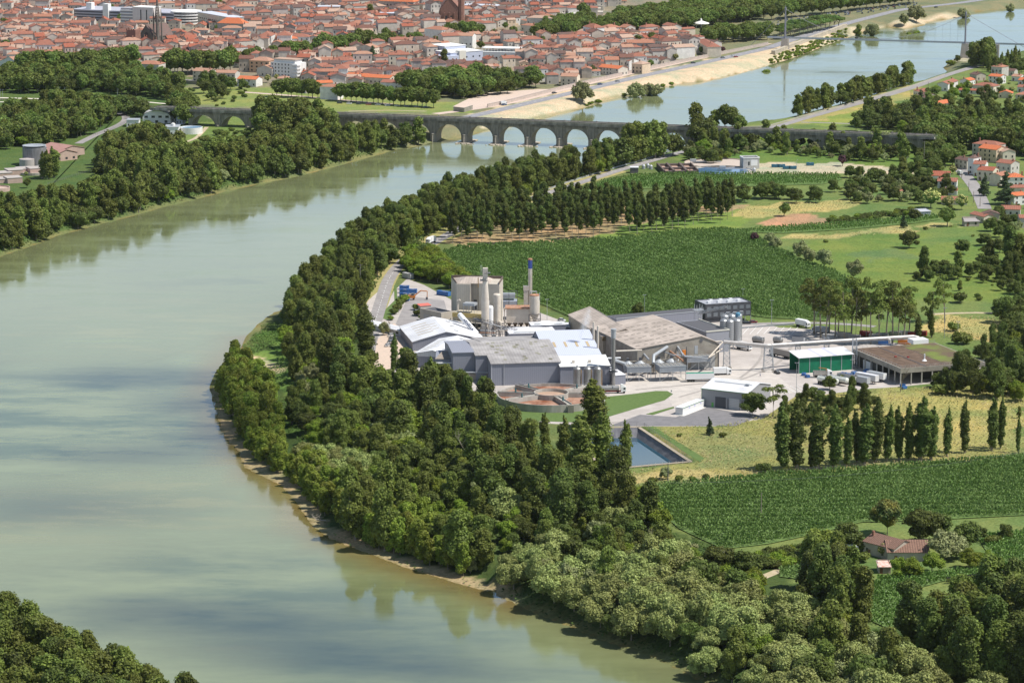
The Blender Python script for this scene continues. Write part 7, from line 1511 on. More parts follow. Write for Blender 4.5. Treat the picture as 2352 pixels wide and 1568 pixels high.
FIELD8 = [(2247,1234),(2352,1222),(2440,1216),(2440,1280),(2352,1290),(2300,1290),(2262,1262)]
for nm, f in (('cornfield',FIELD1),('cornfield',FIELD2),('cornfield',FIELD3),('cornfield',FIELD4),('cornfield',FIELD5),('cornfield',FIELD6),('cornfield',FIELD7),('cornfield',FIELD8)): plain('crop_ground', f, CORNB, .35, label='dense lower leaves of the maize field')
corn('cornfield', FIELD1, -1.09, 2.6, 1.3, .95, 'large maize field behind the works', CORNL, seed=1, gap=17)
corn('cornfield', FIELD2, .06, 2.4, 1.05, .9, 'near maize field below the columnar poplars', CORNL, seed=2, gap=15)
corn('cornfield', FIELD3, .2, 2.4, 1.7, 1.5, 'distant maize field by the sewage works', CORNL2, seed=3)
corn('cornfield', FIELD4, .2, 2.2, 1.5, 1.3, 'narrow maize strip beyond the meadow', CORNL2, seed=4)
corn('cornfield', FIELD5, .25, 2.0, 1.0, .9, 'narrow maize strip below the farm garden', CORNL2, seed=5)
corn('cornfield', FIELD6, -.5, 1.8, 1.2, 1.0, 'small bright maize plot in the clearing', CORNL2, seed=6)
corn('cornfield', FIELD7, 0, 1.6, 1.1, 1.0, 'small maize corner by the farm track', CORNL, seed=7)
corn('cornfield', FIELD8, .3, 2.0, 1.1, 1.0, 'maize field right of the farm', CORNL2, seed=8)
# dry and green grass tufts
GRS = mat('dry_grass', (.44,.37,.19), .9, (.26,.27,.10), .05, 6, .1, island=.5, transl=.2, lo=.42, hi=.6); GRG = mat('green_grass', (.17,.23,.05), .9, (.25,.26,.08), .06, 6, .1, island=.5, transl=.2)
GRW = mat('wet_reed', (.10,.19,.045), .8, (.16,.24,.06), .08, 5, .1, island=.5, transl=.2)
def grass(poly, m, h, sp, seed, label, dens=.8, wid=.9, z=LAND): return corn('meadow_grass', poly, .3, h, sp, sp, label, m, z=z, seed=seed, wid=wid, per=2, dens=dens)
M1 = [(1500,985),(1640,978),(1755,960),(1830,915),(2040,893),(2352,885),(2440,890),(2440,1040),(2352,1046),(2010,1072),(1819,1088),(1600,1104),(1480,1118),(1400,1105),(1395,1085),(1590,1072),(1620,1055)]
grass(M1, GRS, .9, 1.5, 31, 'dry tussocky meadow around the columnar poplars', .7)
grass([(2140,725),(2290,730),(2352,760),(2440,800),(2352,800),(2200,782),(2130,760)], GRS, 1.0, 1.7, 32, 'dry grass patch behind the long duct')
grass([(1690,478),(1764,470),(1960,462),(1965,475),(1860,492),(1700,500)], GRS, .9, 2.2, 33, 'dry grass strip by the ploughed plot')
grass([(1790,548),(1900,537),(2100,520),(2200,514),(2200,522),(2050,537),(1850,554)], GRS, .8, 2.0, 34, 'dry grass strip along the meadow')
WETP = [(600,728),(650,720),(690,760),(700,820),(690,880),(640,880),(615,840),(640,800),(600,770)]
def wetgrass(poly, seed, label, sp=1.3, h=1.0, dens=.6):
    o = corn('reed_grass', poly, .3, h, sp, sp, label, GRW, z=0, seed=seed, per=3, wid=.9, dens=dens)
    n_ = len(o.data.vertices); co = np.empty(n_*3, np.float32); o.data.vertices.foreach_get('co', co); co = co.reshape(-1,3); q = co.reshape(-1,4,3).mean(1); hz = height(q[:,0], q[:,1]); co[:,2] += np.repeat(np.where(hz < 0, -3, hz), 4); o.data.vertices.foreach_set('co', co.ravel()); return o
wetgrass(WETP, 41, 'lush marsh grass behind the gravel point'); wetgrass([(560,770),(590,745),(640,740),(640,765),(600,790),(570,790)], 42, 'tufty grass on the upstream shore tip', 1.1, 1.0, .8)
wetgrass([(600,880),(660,900),(720,960),(700,1010),(650,960),(610,920)], 43, 'grass in the glade behind the young poplars'); wetgrass([(840,1000),(900,1040),(960,1100),(1030,1170),(990,1170),(900,1090),(830,1040)], 44, 'grass ribbon through the wood', 1.4, .9, .7)
wetgrass([(680,1160),(820,1240),(1000,1310),(1100,1345),(1140,1345),(1100,1300),(1000,1285),(850,1220),(760,1170)], 45, 'sparse grass on the gravel shore', 2.2, .7, .35)
wetgrass([(470,860),(500,840),(530,880),(520,920),(480,915)], 46, 'water weeds at the gravel point', 1.6, .5, .5)
# hidden undergrowth carpet in the woods
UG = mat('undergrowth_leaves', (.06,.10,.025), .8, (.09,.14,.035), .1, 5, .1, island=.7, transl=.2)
def under(poly, seed, label, sp=1.7, h=1.8):
    o = corn('undergrowth', poly, .4, h, sp, sp, label, UG, z=0, seed=seed, per=4, wid=1.8, dens=.75)
    n_ = len(o.data.vertices); co = np.empty(n_*3, np.float32); o.data.vertices.foreach_get('co', co); co = co.reshape(-1,3); q = co.reshape(-1,4,3).mean(1); hz = height(q[:,0], q[:,1]); co[:,2] += np.repeat(np.where(hz < .1, -4, hz), 4); o.data.vertices.foreach_set('co', co.ravel()); return o
under([(700,800),(860,835),(1000,925),(1160,985),(1330,1070),(1400,1115),(1470,1170),(1560,1235),(1740,1290),(1750,1400),(1400,1340),(1200,1270),(1000,1170),(840,1020),(720,900)], 51, 'low undergrowth below the near wood')
under([(1150,1320),(1400,1320),(1600,1330),(1850,1440),(2080,1560),(2300,1600),(2300,1690),(1800,1690),(1600,1550),(1492,1500),(1316,1436),(1160,1372)], 52, 'low undergrowth along the river bend', 2.0, 1.4)
under([(-100,600),(130,540),(300,494),(450,454),(592,420),(592,345),(400,340),(240,360),(228,400),(300,446),(100,492),(-100,510)], 53, 'low undergrowth of the far bank belt', 2.6, 2.6)
under([(598,410),(640,412),(700,402),(830,366),(970,331),(975,316),(900,318),(740,340),(600,345)], 54, 'low undergrowth of the belt below the aqueduct', 2.6, 2.6)
under([(-100,350),(0,340),(100,335),(262,286),(258,262),(150,240),(80,262),(-100,270)], 55, 'low undergrowth under the canal wood', 3.0, 2.6)
under([(1570,347),(1460,366),(1300,392),(1150,428),(1000,474),(885,524),(795,574),(725,642),(676,712),(660,745),(700,800),(800,835),(828,780),(848,690),(890,612),(1000,538),(1110,488),(1285,425),(1450,378),(1540,353)], 56, 'low undergrowth between river and road', 2.2, 2.2)
# netted vine rows, lower right
NET = mat('black_net', (.045,.045,.06), .8); 
for i in range(6):
    a_, b2 = P(2175+i*16, 1340+i*13), P(2440, 1306+i*22); o = empty('netted_vine_row', a_); d = b2-a_; tag(o, '%s vine row under black netting, counting from the maize strip' % ['first','second','third','fourth','fifth','sixth'][i], 'vine row', 'netted vine rows')
    rg = np.random.default_rng(i); n_ = 1500; t = rg.random(n_); pts = np.outer(t, np.array(d)) + np.stack([rg.normal(size=n_)*.4, rg.normal(size=n_)*.5, .5+1.4*rg.random(n_)],1); nn = rg.normal(size=(n_,3)); nn /= np.linalg.norm(nn,axis=1,keepdims=True); aa = np.cross(nn, rg.normal(size=(n_,3))); aa /= np.linalg.norm(aa,axis=1,keepdims=True); bb = np.cross(nn,aa)
    V = np.stack([pts-aa*.25,pts+bb*.25,pts+aa*.25,pts-bb*.25],1).reshape(-1,3); c = bpy.data.objects.new('vine_leaves', mesh_np('vine', V, np.arange(len(V)).reshape(-1,4), GRG)); c.parent = o; SC.collection.objects.link(c)
    part(o, 'net', NET, lambda b: b.add([Vector((0,.9,.4)),Vector(d)+Vector((0,.9,.4)),Vector(d)+Vector((0,.3,2.3)),Vector((0,.3,2.3))], [(0,1,2,3)])); part(o, 'post', BARK, lambda b: [b.bar(Vector(d)*k/8, Vector(d)*k/8+Vector((0,0,2.4)), .12) for k in range(9)])
# ================================================================ vehicles
TYRE = mat('tyre', (.03,.03,.03), .8); WINDS = mat('windscreen', (.05,.06,.07), .1, spec=.7); CHAS = mat('chassis', (.07,.06,.06), .7); ALU = mat('aluminium_body', (.55,.55,.54), .45, stripe=('X',1.1,.18)); WHV = mat('white_vehicle', (.78,.78,.77), .35); CREAMT = mat('cream_tank', (.72,.73,.66), .4, (.62,.63,.56), .6, 4)
def wheels(o, xs, w=2.4, r=.5):
    for x in xs:
        for s in (-1, 1): part(o, 'wheel', TYRE, lambda b, x=x, s=s: b.tube([(x, s*w/2-s*.3, r),(x, s*w/2, r)], r, 12))
def cab(o, x0, m, roof=3.4):
    part(o, 'cab', m, lambda b: (b.prism([(x0,-1.2),(x0+2.2,-1.2),(x0+2.3,0),(x0+2.2,1.2),(x0,1.2)], .7, 2.9), b.add([(x0,-1.15,2.9),(x0+2.0,-1.1,2.9),(x0+2.0,1.1,2.9),(x0,1.15,2.9),(x0,-1.0,roof+.3),(x0+1.1,-.95,roof),(x0+1.1,.95,roof),(x0,1.0,roof+.3)], [(0,1,5,4),(1,2,6,5),(2,3,7,6),(3,0,4,7),(4,5,6,7)])))
    part(o, 'windscreen', WINDS, lambda b: b.add([(x0+2.24,-1.05,1.6),(x0+2.34,0,1.6),(x0+2.24,1.05,1.6),(x0+2.14,1.05,2.7),(x0+2.28,0,2.7),(x0+2.14,-1.05,2.7)], [(0,1,4,5),(1,2,3,4)]))
    for s in (-1,1): part(o, 'side_window', WINDS, lambda b, s=s: b.box(x0+1.1,x0+2.0,s*1.215-.01,s*1.215+.01,1.7,2.6))
def truck(u, v, ang, kind_, label, length=None, body=None, capm=None, name=None, cat=None, z=LAND+.15, group=None):
    o = empty(name or 'lorry', P(u, v, z), ang); 
    if kind_ == 'rigid':
        cab(o, 6.2, capm or WHV); part(o, 'body', body or WHV, lambda b: b.box(0,6.0,-1.25,1.25,1.1,3.7)); part(o, 'chassis', CHAS, lambda b: b.box(0,8,-.5,.5,.5,1.0)); wheels(o, (1.2,2.4,7.4))
    elif kind_ == 'artic':
        cab(o, 12.2, capm or WHV, 3.7); part(o, 'body', body or ALU, lambda b: b.box(0,11.8,-1.25,1.25,1.3,3.9)); part(o, 'chassis', CHAS, lambda b: b.box(.5,14,-.5,.5,.6,1.25)); wheels(o, (1.2,2.4,3.6,10.6,13.4))
    elif kind_ == 'tanker':
        cab(o, 11.2, WHV, 3.8); part(o, 'tank', STEEL, lambda b: b.tube([(0,0,2.3),(.3,0,2.3),(10.2,0,2.3),(10.5,0,2.3)], [.7,1.2,1.2,.7], 16), ); part(o, 'manhole', GALV, lambda b: (b.lathe((2,0,3.4),[(.35,0),(.35,.4)],8), b.lathe((5,0,3.4),[(.35,0),(.35,.4)],8))); part(o, 'chassis', mat('red_chassis',(.22,.02,.02),.6), lambda b: b.box(.5,13,-.5,.5,.6,1.15)); wheels(o, (1.4,2.6,9.8,12.6))
    elif kind_ == 'tank_trailer':
        L = length or 11; part(o, 'tank', body or CREAMT, lambda b: b.tube([(0,0,2.5),(.5,0,2.5),(L-.5,0,2.5),(L,0,2.5)], [.5,1.25,1.25,.5], 16)); part(o, 'catwalk', GALV, lambda b: b.box(1,L-1,-.35,.35,3.72,3.85)); part(o, 'manhole', GALV, lambda b: [b.lathe((x,0,3.7),[(.35,0),(.35,.35)],8) for x in (2,4.5,7)]); part(o, 'chassis', CHAS, lambda b: b.box(.5,L-.5,-.5,.5,.7,1.4)); wheels(o, (1.4,2.6,3.8))
    elif kind_ == 'box_trailer':
        L = length or 12; part(o, 'body', body or ALU, lambda b: b.box(0,L,-1.27,1.27,1.2,3.9)); part(o, 'top_cover', capm or GALV, lambda b: b.box(.12,L-.12,-1.15,1.15,3.9,4.0)); part(o, 'chassis', CHAS, lambda b: b.box(.3,L-.5,-.5,.5,.6,1.15)); wheels(o, (1.2,2.4,3.6)); part(o, 'landing_leg', CHAS, lambda b: (b.box(L-2.2,L-2,-.9,-.7,0,1.2), b.box(L-2.2,L-2,.7,.9,0,1.2)))
    elif kind_ == 'skip_lorry':
        cab(o, 6.4, WHV); part(o, 'tipper_body', mat('dirty_alloy',(.33,.31,.28),.7,(.45,.42,.38),1,3), lambda b: (b.box(0,6,-1.25,1.25,1.1,1.3),b.box(0,.1,-1.25,1.25,1.1,3),b.box(5.9,6,-1.25,1.25,1.1,3.1),b.box(0,6,-1.25,-1.15,1.1,3),b.box(0,6,1.15,1.25,1.1,3))); part(o, 'crane_arm', ORANGE, lambda b: (b.bar((6,0,1.5),(6,0,4),.3), b.bar((6,0,4),(2.5,.3,4.4),.25))); part(o, 'chassis', CHAS, lambda b: b.box(0,8,-.5,.5,.5,1.0)); wheels(o, (1.2,2.4,7.4))
    tag(o, label, cat or {'rigid':'lorry','artic':'lorry','tanker':'tank lorry','tank_trailer':'trailer','box_trailer':'trailer','skip_lorry':'lorry'}[kind_], group); return o
truck(1369,903, .10, 'tanker', 'white cabbed tank lorry with polished steel tank beside the round basin', name='tank_lorry')
truck(1575,876,.10,'box_trailer','long white tipping trailer with green top cover in front of the coolers',13,WHV,mat('green_cover',(.03,.25,.16),.6),name='bulk_trailer')
truck(1878,884-4,-.80,'tank_trailer','first cream tank trailer of the parked row',12,name='tank_trailer'); truck(1903,882-4,-.80,'tank_trailer','second cream tank trailer of the parked row',11.5,name='tank_trailer')
truck(1926,879-4,-.80,'box_trailer','open aluminium bulk trailer next to the tank trailers',11,ALU,DFRAME,name='bulk_trailer'); truck(1964,884-3,-.80,'box_trailer','short grey box trailer in front of the row',8,mat('grey_box',(.40,.41,.42),.5),name='box_trailer'); truck(1968,876-3,-.80,'box_trailer','white box trailer with ribbed sides in the row',12,mat('pale_box',(.62,.61,.60),.5),CLAD_W,name='box_trailer'); truck(1994,872-2,-.80,'box_trailer','whitish bulk trailer at the end of the row',10,WHV,GALV,name='bulk_trailer')
truck(1868,866,.05,'skip_lorry','dirty tipper lorry with orange crane in front of the green shed',name='tipper_lorry')
truck(1818,825,2.25,'artic','white cabbed lorry with grey body behind the green shed',body=mat('dirty_body',(.33,.30,.27),.7)); truck(1830,748,-.85,'rigid','white covered lorry on the parking bays by the cornfield'); truck(1902,768,2.6,'rigid','white lorry cab between the tall poplars and the skips',body=mat('grey_box',(.4,.4,.4)))
truck(1728,789,-.7,'tank_trailer','short silver tank trailer left in the yard',7,STEEL,name='tank_trailer'); truck(1776,790,-.7,'tank_trailer','smaller silver tank trailer beside the steel one',5.5,STEEL,name='tank_trailer')
truck(1693,800,-.75,'rigid','white lorry under the ribbed silos'); truck(998,556,-2.05,'rigid','white lorry driving down the river road'); truck(1638,862,.15,'rigid','white cab lorry nose behind the garage roof',z=LAND-.2)
truck(1822,789,-.7,'box_trailer','grey tarped trailer parked near the lorry bays',7,mat('grey_box',(.4,.4,.4)),DFRAME,name='box_trailer')
def skip(u, v, ang, m, label, L=6.0, h=2.3, cat='skip', full=None, name='skip_container', group=None):
    o = empty(name, P(u, v, LAND+.1), ang); part(o, 'shell', m, lambda b: (b.box(0,L,-1.2,1.2,0,.2), b.box(0,.12,-1.2,1.2,0,h), b.box(L-.12,L,-1.2,1.2,0,h), b.box(0,L,-1.2,-1.08,0,h), b.box(0,L,1.08,1.2,0,h))); part(o, 'rib', m, lambda b: [b.box(x,x+.12,-1.28,1.28,.1,h-.05) for x in np.arange(.5,L,1.1)])
    part(o, 'rim', m, lambda b: (b.box(-.06,L+.06,-1.32,-1.2,h-.15,h), b.box(-.06,L+.06,1.2,1.32,h-.15,h)))
    part(o, 'load', full or mat('scrap_load',(.36,.34,.31),.9,(.6,.58,.55),1.5,3), lambda b: b.add([(.15,-1.05,h-.5),(L-.15,-1.05,h-.6),(L-.15,1.05,h-.4),(.15,1.05,h-.5),(L/2,0,h-.05)], [(0,1,4),(1,2,4),(2,3,4),(3,0,4)]))
    tag(o, label, cat, group or 'skips in the yards'); return o
GREYS = mat('grey_skip', (.36,.36,.35), .6, (.27,.26,.25), 1, 4)
for (u, v, m, lb) in [(1975,770,REDP,'dark red skip, first among the tall poplars'),(1996,777,GREYS,'grey covered skip next to the first red one'),(2012,775,GREYS,'second grey skip in the poplar row'),(2044,771,GREYS,'grey skip with pale lid between the poplars'),(2062,770,mat('pale_skip',(.5,.5,.5),.6),'pale grey skip near the red pair'),(2086,772,REDP,'dark red skip under the tall poplars end'),(2101,769,REDP,'red skip filled with blue and orange scrap'),
                      (1925,773,GREYS,'long grey skip beside the white lorry cab'),(1948,778,GREYS,'grey skip behind the long one'),(1890,777,mat('pale_skip',(.5,.5,.5)),'pale skip nearest to the trestle'),(1915,785,GREYS,'low grey skip under the silver duct'),(2063,789,ORANGE,'orange skip beside the grass roofed building'),(2018,790,BLUE,'blue skip behind the grass roofed building')]: skip(u, v, -.35, m, lb)
for i, (u, v) in enumerate([(918,664),(918,672),(918,681),(918,690),(936,672),(932,683)]): skip(u, v, -.1, BLUE if i != 5 else GREYS, '%s skip with white rubble in the entrance yard' % ['blue topmost','second blue','third blue','lowest blue','blue outer','pale grey'][i], 5, 2.0)
skip(928,637,-.9,mat('pale_skip',(.5,.5,.5)),'tall pale open container under the locust trees',7,2.9); skip(1006,676,-.7,BLUE,'long dark blue skip at the tower foot',8,2.3)
for i,(u,v) in enumerate([(1983,858),(1990,854),(2073,889),(2079,893),(1850,862),(1858,866),(1940,860),(1950,862),(1958,858)]): skip(u, v, i*.7, BLUE, '%s small blue bin scattered round the green shed and pillars' % 'first second third fourth fifth sixth seventh eighth ninth'.split()[i], 1.6, 1.2, 'bin', name='blue_bin')
for i,(u,v) in enumerate([(1772,384),(1786,384),(1798,388),(1812,388),(1852,380)]): skip(u, v, 0, mat('teal_skip',(.06,.2,.3),.5), '%s blue skip at the sewage works' % 'first second third fourth fifth'.split()[i], 5, 1.9)
# excavator
o = empty('excavator', P(936,688,LAND+.1), .0); tag(o, 'orange wheeled excavator with folded arm in the entrance yard', 'excavator')
part(o,'body',ORANGE,lambda b:(b.box(0,4,-1.2,1.2,1.0,2.2),)); part(o,'cab',WINDS,lambda b:b.box(2,3.4,-.9,.6,2.2,3.4)); part(o,'arm',ORANGE,lambda b:(b.bar((3.6,0,2),(7,0,4.8),.5),b.bar((7,0,4.8),(10.3,0,4.4),.4),b.bar((10.3,0,4.4),(10.2,0,1.2),.35))); part(o,'bucket',DFRAME,lambda b:b.box(9.5,10.6,-.6,.6,.2,1.3)); wheels(o,(.7,3.2),2.6,.55)
# cars
CARM = [mat('car_white',(.75,.75,.75),.3),mat('car_silver',(.42,.44,.46),.3,metal=.4),mat('car_blue',(.05,.09,.22),.3),mat('car_black',(.03,.03,.035),.25),mat('car_red',(.28,.02,.03),.3),mat('car_grey',(.18,.19,.20),.3)]; CNAME = ['white','silver','dark blue','black','red','grey']
CARP = []
for m_ in CARM:
    b1, b2, b3 = MB(), MB(), MB(); b1.prism([(-2.1,-.8),(2.1,-.75),(2.15,0),(2.1,.75),(-2.1,.8)], .25, .82); b1.add([(-1.2,-.62,1.42),(.6,-.6,1.42),(.6,.6,1.42),(-1.2,.62,1.42)], [(0,1,2,3)])
    b2.add([(-1.9,-.76,.82),(1.2,-.74,.82),(1.2,.74,.82),(-1.9,.76,.82),(-1.2,-.62,1.41),(.6,-.6,1.41),(.6,.6,1.41),(-1.2,.62,1.41)], [(0,1,5,4),(1,2,6,5),(2,3,7,6),(3,0,4,7)])
    CARP.append((b1.mesh('body', m_), b2.mesh('glasshouse', WINDS)))
bw = MB(); bw.tube([(0,-.1,0),(0,.1,0)], .32, 10); WHM = bw.mesh('wheel', TYRE)
def car(u, v, ang, ci, where, z=LAND+.12, group='parked cars', wh=True, name='parked_car', p=None):
    o = empty(name, p or P(u, v, z), ang)
    for nm, me in zip(('body','glasshouse'), CARP[ci]): c = bpy.data.objects.new(nm, me); c.parent = o; SC.collection.objects.link(c)
    if wh:
        for x in (-1.35,1.3):
            for y in (-.72,.72): c = bpy.data.objects.new('wheel', WHM); c.parent = o; c.location = (x,y,.32); SC.collection.objects.link(c)
    tag(o, '%s car %s' % (CNAME[ci], where), 'car', group); return o
for (u, v, c) in [(875,747,1),(878,757,0),(886,761,0),(900,772,0),(902,779,5),(899,787,1),(893,795,0)]: car(u, v, .5, c, 'in the gravel car park by the cypress')
for (u, v, c, a) in [(1324,743,2,.1),(1404,741,0,.1),(1410,746,1,.2),(1582,719,2,.1),(1706,742,3,.0),(1716,743,3,.1),(1730,741,4,.0),(1785,857,3,-1.2),(1290,737,0,-.6),(1340,741,0,.1)]: car(u, v, a, c, 'in front of the cornfield edge' if v < 800 else 'near the lattice trestle')
for (u, v, c) in [(1273,215,3),(1378,195,2),(1418,188,1),(1592,146,3),(1660,134,5),(1158,242,2),(1684,130,0),(2150,18,3),(1690,132,4)]: car(u, v, .55, c, 'driving on the quay road', group='cars on the quay road', name='moving_car')
o = truck(1150,241,.5,'rigid','white van driving on the quay road near the aqueduct',name='van',cat='van'); o.scale = (.6,.8,.75)
o = truck(2209,402,1.9,'rigid','white van parked in the village street',name='van',cat='van'); o.scale = (.6,.8,.7)
o = truck(1935,1268,.2,'rigid','white camper van half hidden at the farmhouse gable',name='camper_van',cat='van'); o.scale = (.7,.9,.75)
rc = random.Random(8)
pa, pb_, pc = P(1790,64), P(2110,12), P(1800,44)
for i in range(120):
    t = rc.random(); s_ = rc.choice([.0,.25,.5,.75,1.0]); u_, v_ = 1780+t*330, 62-t*50-s_*12*(1-t*.4); car(u_, v_, rc.choice([.3,.35,3.4])+1.2, rc.choices(range(6),[5,5,3,3,1,3])[0], 'in the avenue car park', group='cars parked under the avenue', wh=False)
for i in range(10): car(780+i*22, 238+i*1.1, .05, rc.randrange(6), 'along the park street', group='cars along the park street', wh=False)
for i in range(8): car(690+i*0+390+i*3-380, 0, 0, 0, '') if False else None
for i in range(9): car(392+i*13, 186+i*.6, .1, rc.randrange(6), 'below the terrace of planes', group='cars below the plane terrace', wh=False)
# ================================================================ lamps, poles, signs, people
def lamp(u, v, hpx, label, arms=2, cat='street lamp', name='street_lamp', m=None, group='yard lamps'):
    h = hpx/(pix(v)*.985); o = empty(name, P(u, v)); tag(o, label, cat, group)
    part(o, 'pole', m or GALV, lambda b: b.tube([(0,0,-.3),(0,0,h)], [.13,.08], 6)); part(o, 'lamp_head', GALV, lambda b: [b.box(s*.2,s*.9,-.2,.2,h-.1,h+.12) if s > 0 else b.box(-.9,-.2,-.2,.2,h-.1,h+.12) for s in ((1,-1) if arms == 2 else (1,))]); return o
for (u, v, h, lb) in [(1256.5,738,50,'tall lamp post beside the chimney tank at the cornfield edge'),(1480,728,50,'tall twin lamp post between cornfield and white cars'),(1706,690,26,'lamp post behind the dark office'),(1772,748,58,'slim lamp post left of the parked lorry'),(1874,758,40,'lamp post right of the parked lorry'),(1944,775,45,'lamp post among the skips'),(2169,776,68,'tallest lamp post near the dry grass patch'),(1829,908,74,'lamp post below the green shed'),(1956,903,76,'lamp post at the end of the trailer row'),(2200,775,36,'dark post beside the dry grass patch')]: lamp(u, v, h, lb)
for i, (u, v) in enumerate([(1,222),(6,223),(48,214),(137,217),(148,219),(270,222),(309,256),(2083,378),(1830,384)]): lamp(u, v, 16, '%s small lamp along the canal and garden lane' % 'first second third fourth fifth sixth seventh eighth ninth'.split()[i], 1, group='small lamps')
def pole(u, v, hpx, label, cross=True, m=None):
    h = hpx/(pix(v)*.985); o = empty('utility_pole', P(u, v)); tag(o, label, 'utility pole', 'utility poles'); part(o, 'post', m or CONC, lambda b: b.tube([(0,0,-.5),(0,0,h)], [.24,.14], 6))
    if cross: part(o, 'crossarm', DFRAME, lambda b: (b.bar((-1.3,0,h-.4),(1.3,0,h-.4),.16), [b.bar((x,0,h-.4),(x,0,h-.05),.12) for x in (-1.2,0,1.2)]))
    return o, h
pole(828,688,80,'tall concrete power pole at the road lay-by'); pole(1748,1190,58,'ivy clad pole standing in the near cornfield',False,BARK); pole(1534,1108,44,'dark pole at the pond corner of the meadow',False,DFRAME); pole(2122,378,52,'brown pole between gardens'); pole(2340,1040,60,'pole at the end of the poplar row')
for i,(u,v,h) in enumerate([(2209,387+22,22),(2225,440,22),(2236,466,26),(2251,474,20),(2092,232,22),(2117,222,20),(2132,205,16),(1957,1240,36)]): pole(u, v, h, '%s wooden pole of the village lines' % 'first second third fourth fifth sixth seventh eighth'.split()[i], False, BARK)
tpx('dbush', 1748, 1192, 12, 'round the pole in the cornfield')
def cable(a_, b2, sag, label, r=.035):
    n_ = 16; pts = [a_.lerp(b2, i/n_)+Vector((0,0,-sag*4*(i/n_)*(1-i/n_))) for i in range(n_+1)]; o = empty('power_line', pts[0]); tag(o, label, 'cable', 'overhead lines'); part(o, 'wire', DFRAME, lambda b: b.tube([p-pts[0] for p in pts], r, 3))
pp = P(828,688); top = pp+Vector((0,0,15.5))
for k in (0,): cable(top+Vector((k*1.2,0,0)), Vector((-260,1320+k*2,30)), 16, 'thin wire crossing the river from the road pole, faint strand', .015)
cable(P(1534,1108,LAND+7), P(2340,1040,LAND+9), 3, 'wire between the meadow poles')
def sign(u, v, w_, h_, z0, m, label, name='sign_board'):
    o = empty(name, P(u, v)); tag(o, label, 'sign'); part(o, 'panel', m, lambda b: b.box(-w_/2,w_/2,-.05,.05,z0,z0+h_)); part(o, 'post', GALV, lambda b: (b.box(-w_/2+.1,-w_/2+.2,-.03,.03,-.3,z0), b.box(w_/2-.2,w_/2-.1,-.03,.03,-.3,z0)))
sign(959,722,2.2,1.4,1.2,WHS,'white sign board in the entrance shrubs'); sign(1542,909,.7,.7,2.0,GALV,'round topped road sign at the lawn tip'); sign(878,622,.8,1.0,1.8,GALV,'grey road sign seen from behind on the verge')
o, w = framed('gate_lodge', (966,716), (990,714), 'small gate lodge with bright red roof', 'lodge'); part(o,'wall',mat('lodge_wall',(.55,.50,.45),.8),lambda b:b.box(0,w,0,4,-1,3)); part(o,'roof',mat('salmon_red_roof',(.62,.16,.12),.6),lambda b:b.add([(-.3,-.3,3),(w+.3,-.3,3),(w+.3,4.3,3.5),(-.3,4.3,3.5)],[(0,1,2,3)]))
for (u,v,h,k) in [(905,722,14,'dbush'),(912,712,14,'bush'),(920,702,16,'bush'),(930,693,16,'gbush'),(900,735,12,'gbush'),(962,725,18,'dbush'),(972,735,14,'gbush'),(958,712,14,'bush')]: tpx(k,u,v,h,'in the planted strip of the entrance', group='shrubs of the entrance strip')
tpx('greywil',880,770,34,'in the gravel car park',wide=.8); tpx('darktree',1465,728,36,'in front of the large cornfield'); tpx('bush',1328,742,18,'by the tank frame')
for (u,v,h,k) in [(1530,1100,30,'greywil'),(1500,1108,16,'bush'),(1560,1104,14,'bush'),(1590,1103,12,'bush'),(1620,1101,14,'dbush'),(1800,1085,14,'dbush'),(1815,1084,14,'dbush'),(1770,1090,12,'dbush'),(1660,1004,12,'bush'),(1560,1002,9,'bush'),(2155,905,26,'bush'),(1975,925,14,'bush'),(2340,960,30,'strip'),(2190,908,40,'strip'),(1754,1083,22,'dbush')]: tpx(k,u,v,h,'in the dry meadow', group='shrubs of the dry meadow')
# people
SKIN = mat('skin', (.45,.27,.19), .6)
def person(u, v, ang, top_m, leg_m, label, z=LAND+.15, stride=.18):
    o = empty('person', P(u, v, z), ang); tag(o, label, 'person')
    vs = [(0,0,.95),(0,0,1.2),(0,0,1.42),(0,0,1.54),(0,0,1.68),(-.1,0,.9),(-.11,stride*.6,.48),(-.11,stride*.7-.05,.06),(-.11,stride+.12,.03),(.1,0,.9),(.11,-stride*.5,.48),(.11,-stride-.05,.08),(.11,-stride+.12,.03),(-.2,0,1.40),(-.27,-.05,1.12),(-.27,.08,.88),(.2,0,1.40),(.27,.05,1.12),(.27,.14,.88)]
    es = [(0,1),(1,2),(2,3),(3,4),(0,5),(5,6),(6,7),(7,8),(0,9),(9,10),(10,11),(11,12),(2,13),(13,14),(14,15),(2,16),(16,17),(17,18)]; rad = [.15,.15,.17,.065,.11,.1,.07,.05,.04,.1,.07,.05,.04,.075,.05,.04,.075,.05,.04]
    me = bpy.data.meshes.new('person_body'); me.from_pydata(vs, es, []); b = bpy.data.objects.new('body', me); SC.collection.objects.link(b); b.parent = o
    sk = b.modifiers.new('skin', 'SKIN'); 
    for i, r in enumerate(rad): me.skin_vertices[0].data[i].radius = (r, r*.8)
    me.skin_vertices[0].data[0].use_root = True; b.modifiers.new('ss', 'SUBSURF').levels = 1; me.materials.append(top_m)
    part(o, 'head', SKIN, lambda bb: bb.lathe((0,0,1.58),[(.02,0),(.09,.05),(.1,.14),(.07,.22),(.01,.25)],10)); part(o,'hair',mat('dark_hair',(.04,.03,.02),.8),lambda bb: bb.lathe((0,-.015,1.68),[(.106,0),(.104,.06),(.07,.15),(.01,.17)],10)); part(o,'trousers',leg_m,lambda bb:(bb.tube([(-.1,0,.98),(-.11,stride*.6,.48),(-.11,stride*.7-.05,.1)],[.125,.09,.07],8),bb.tube([(.1,0,.98),(.11,-stride*.5,.48),(.11,-stride-.05,.12)],[.125,.09,.07],8)))
    return o
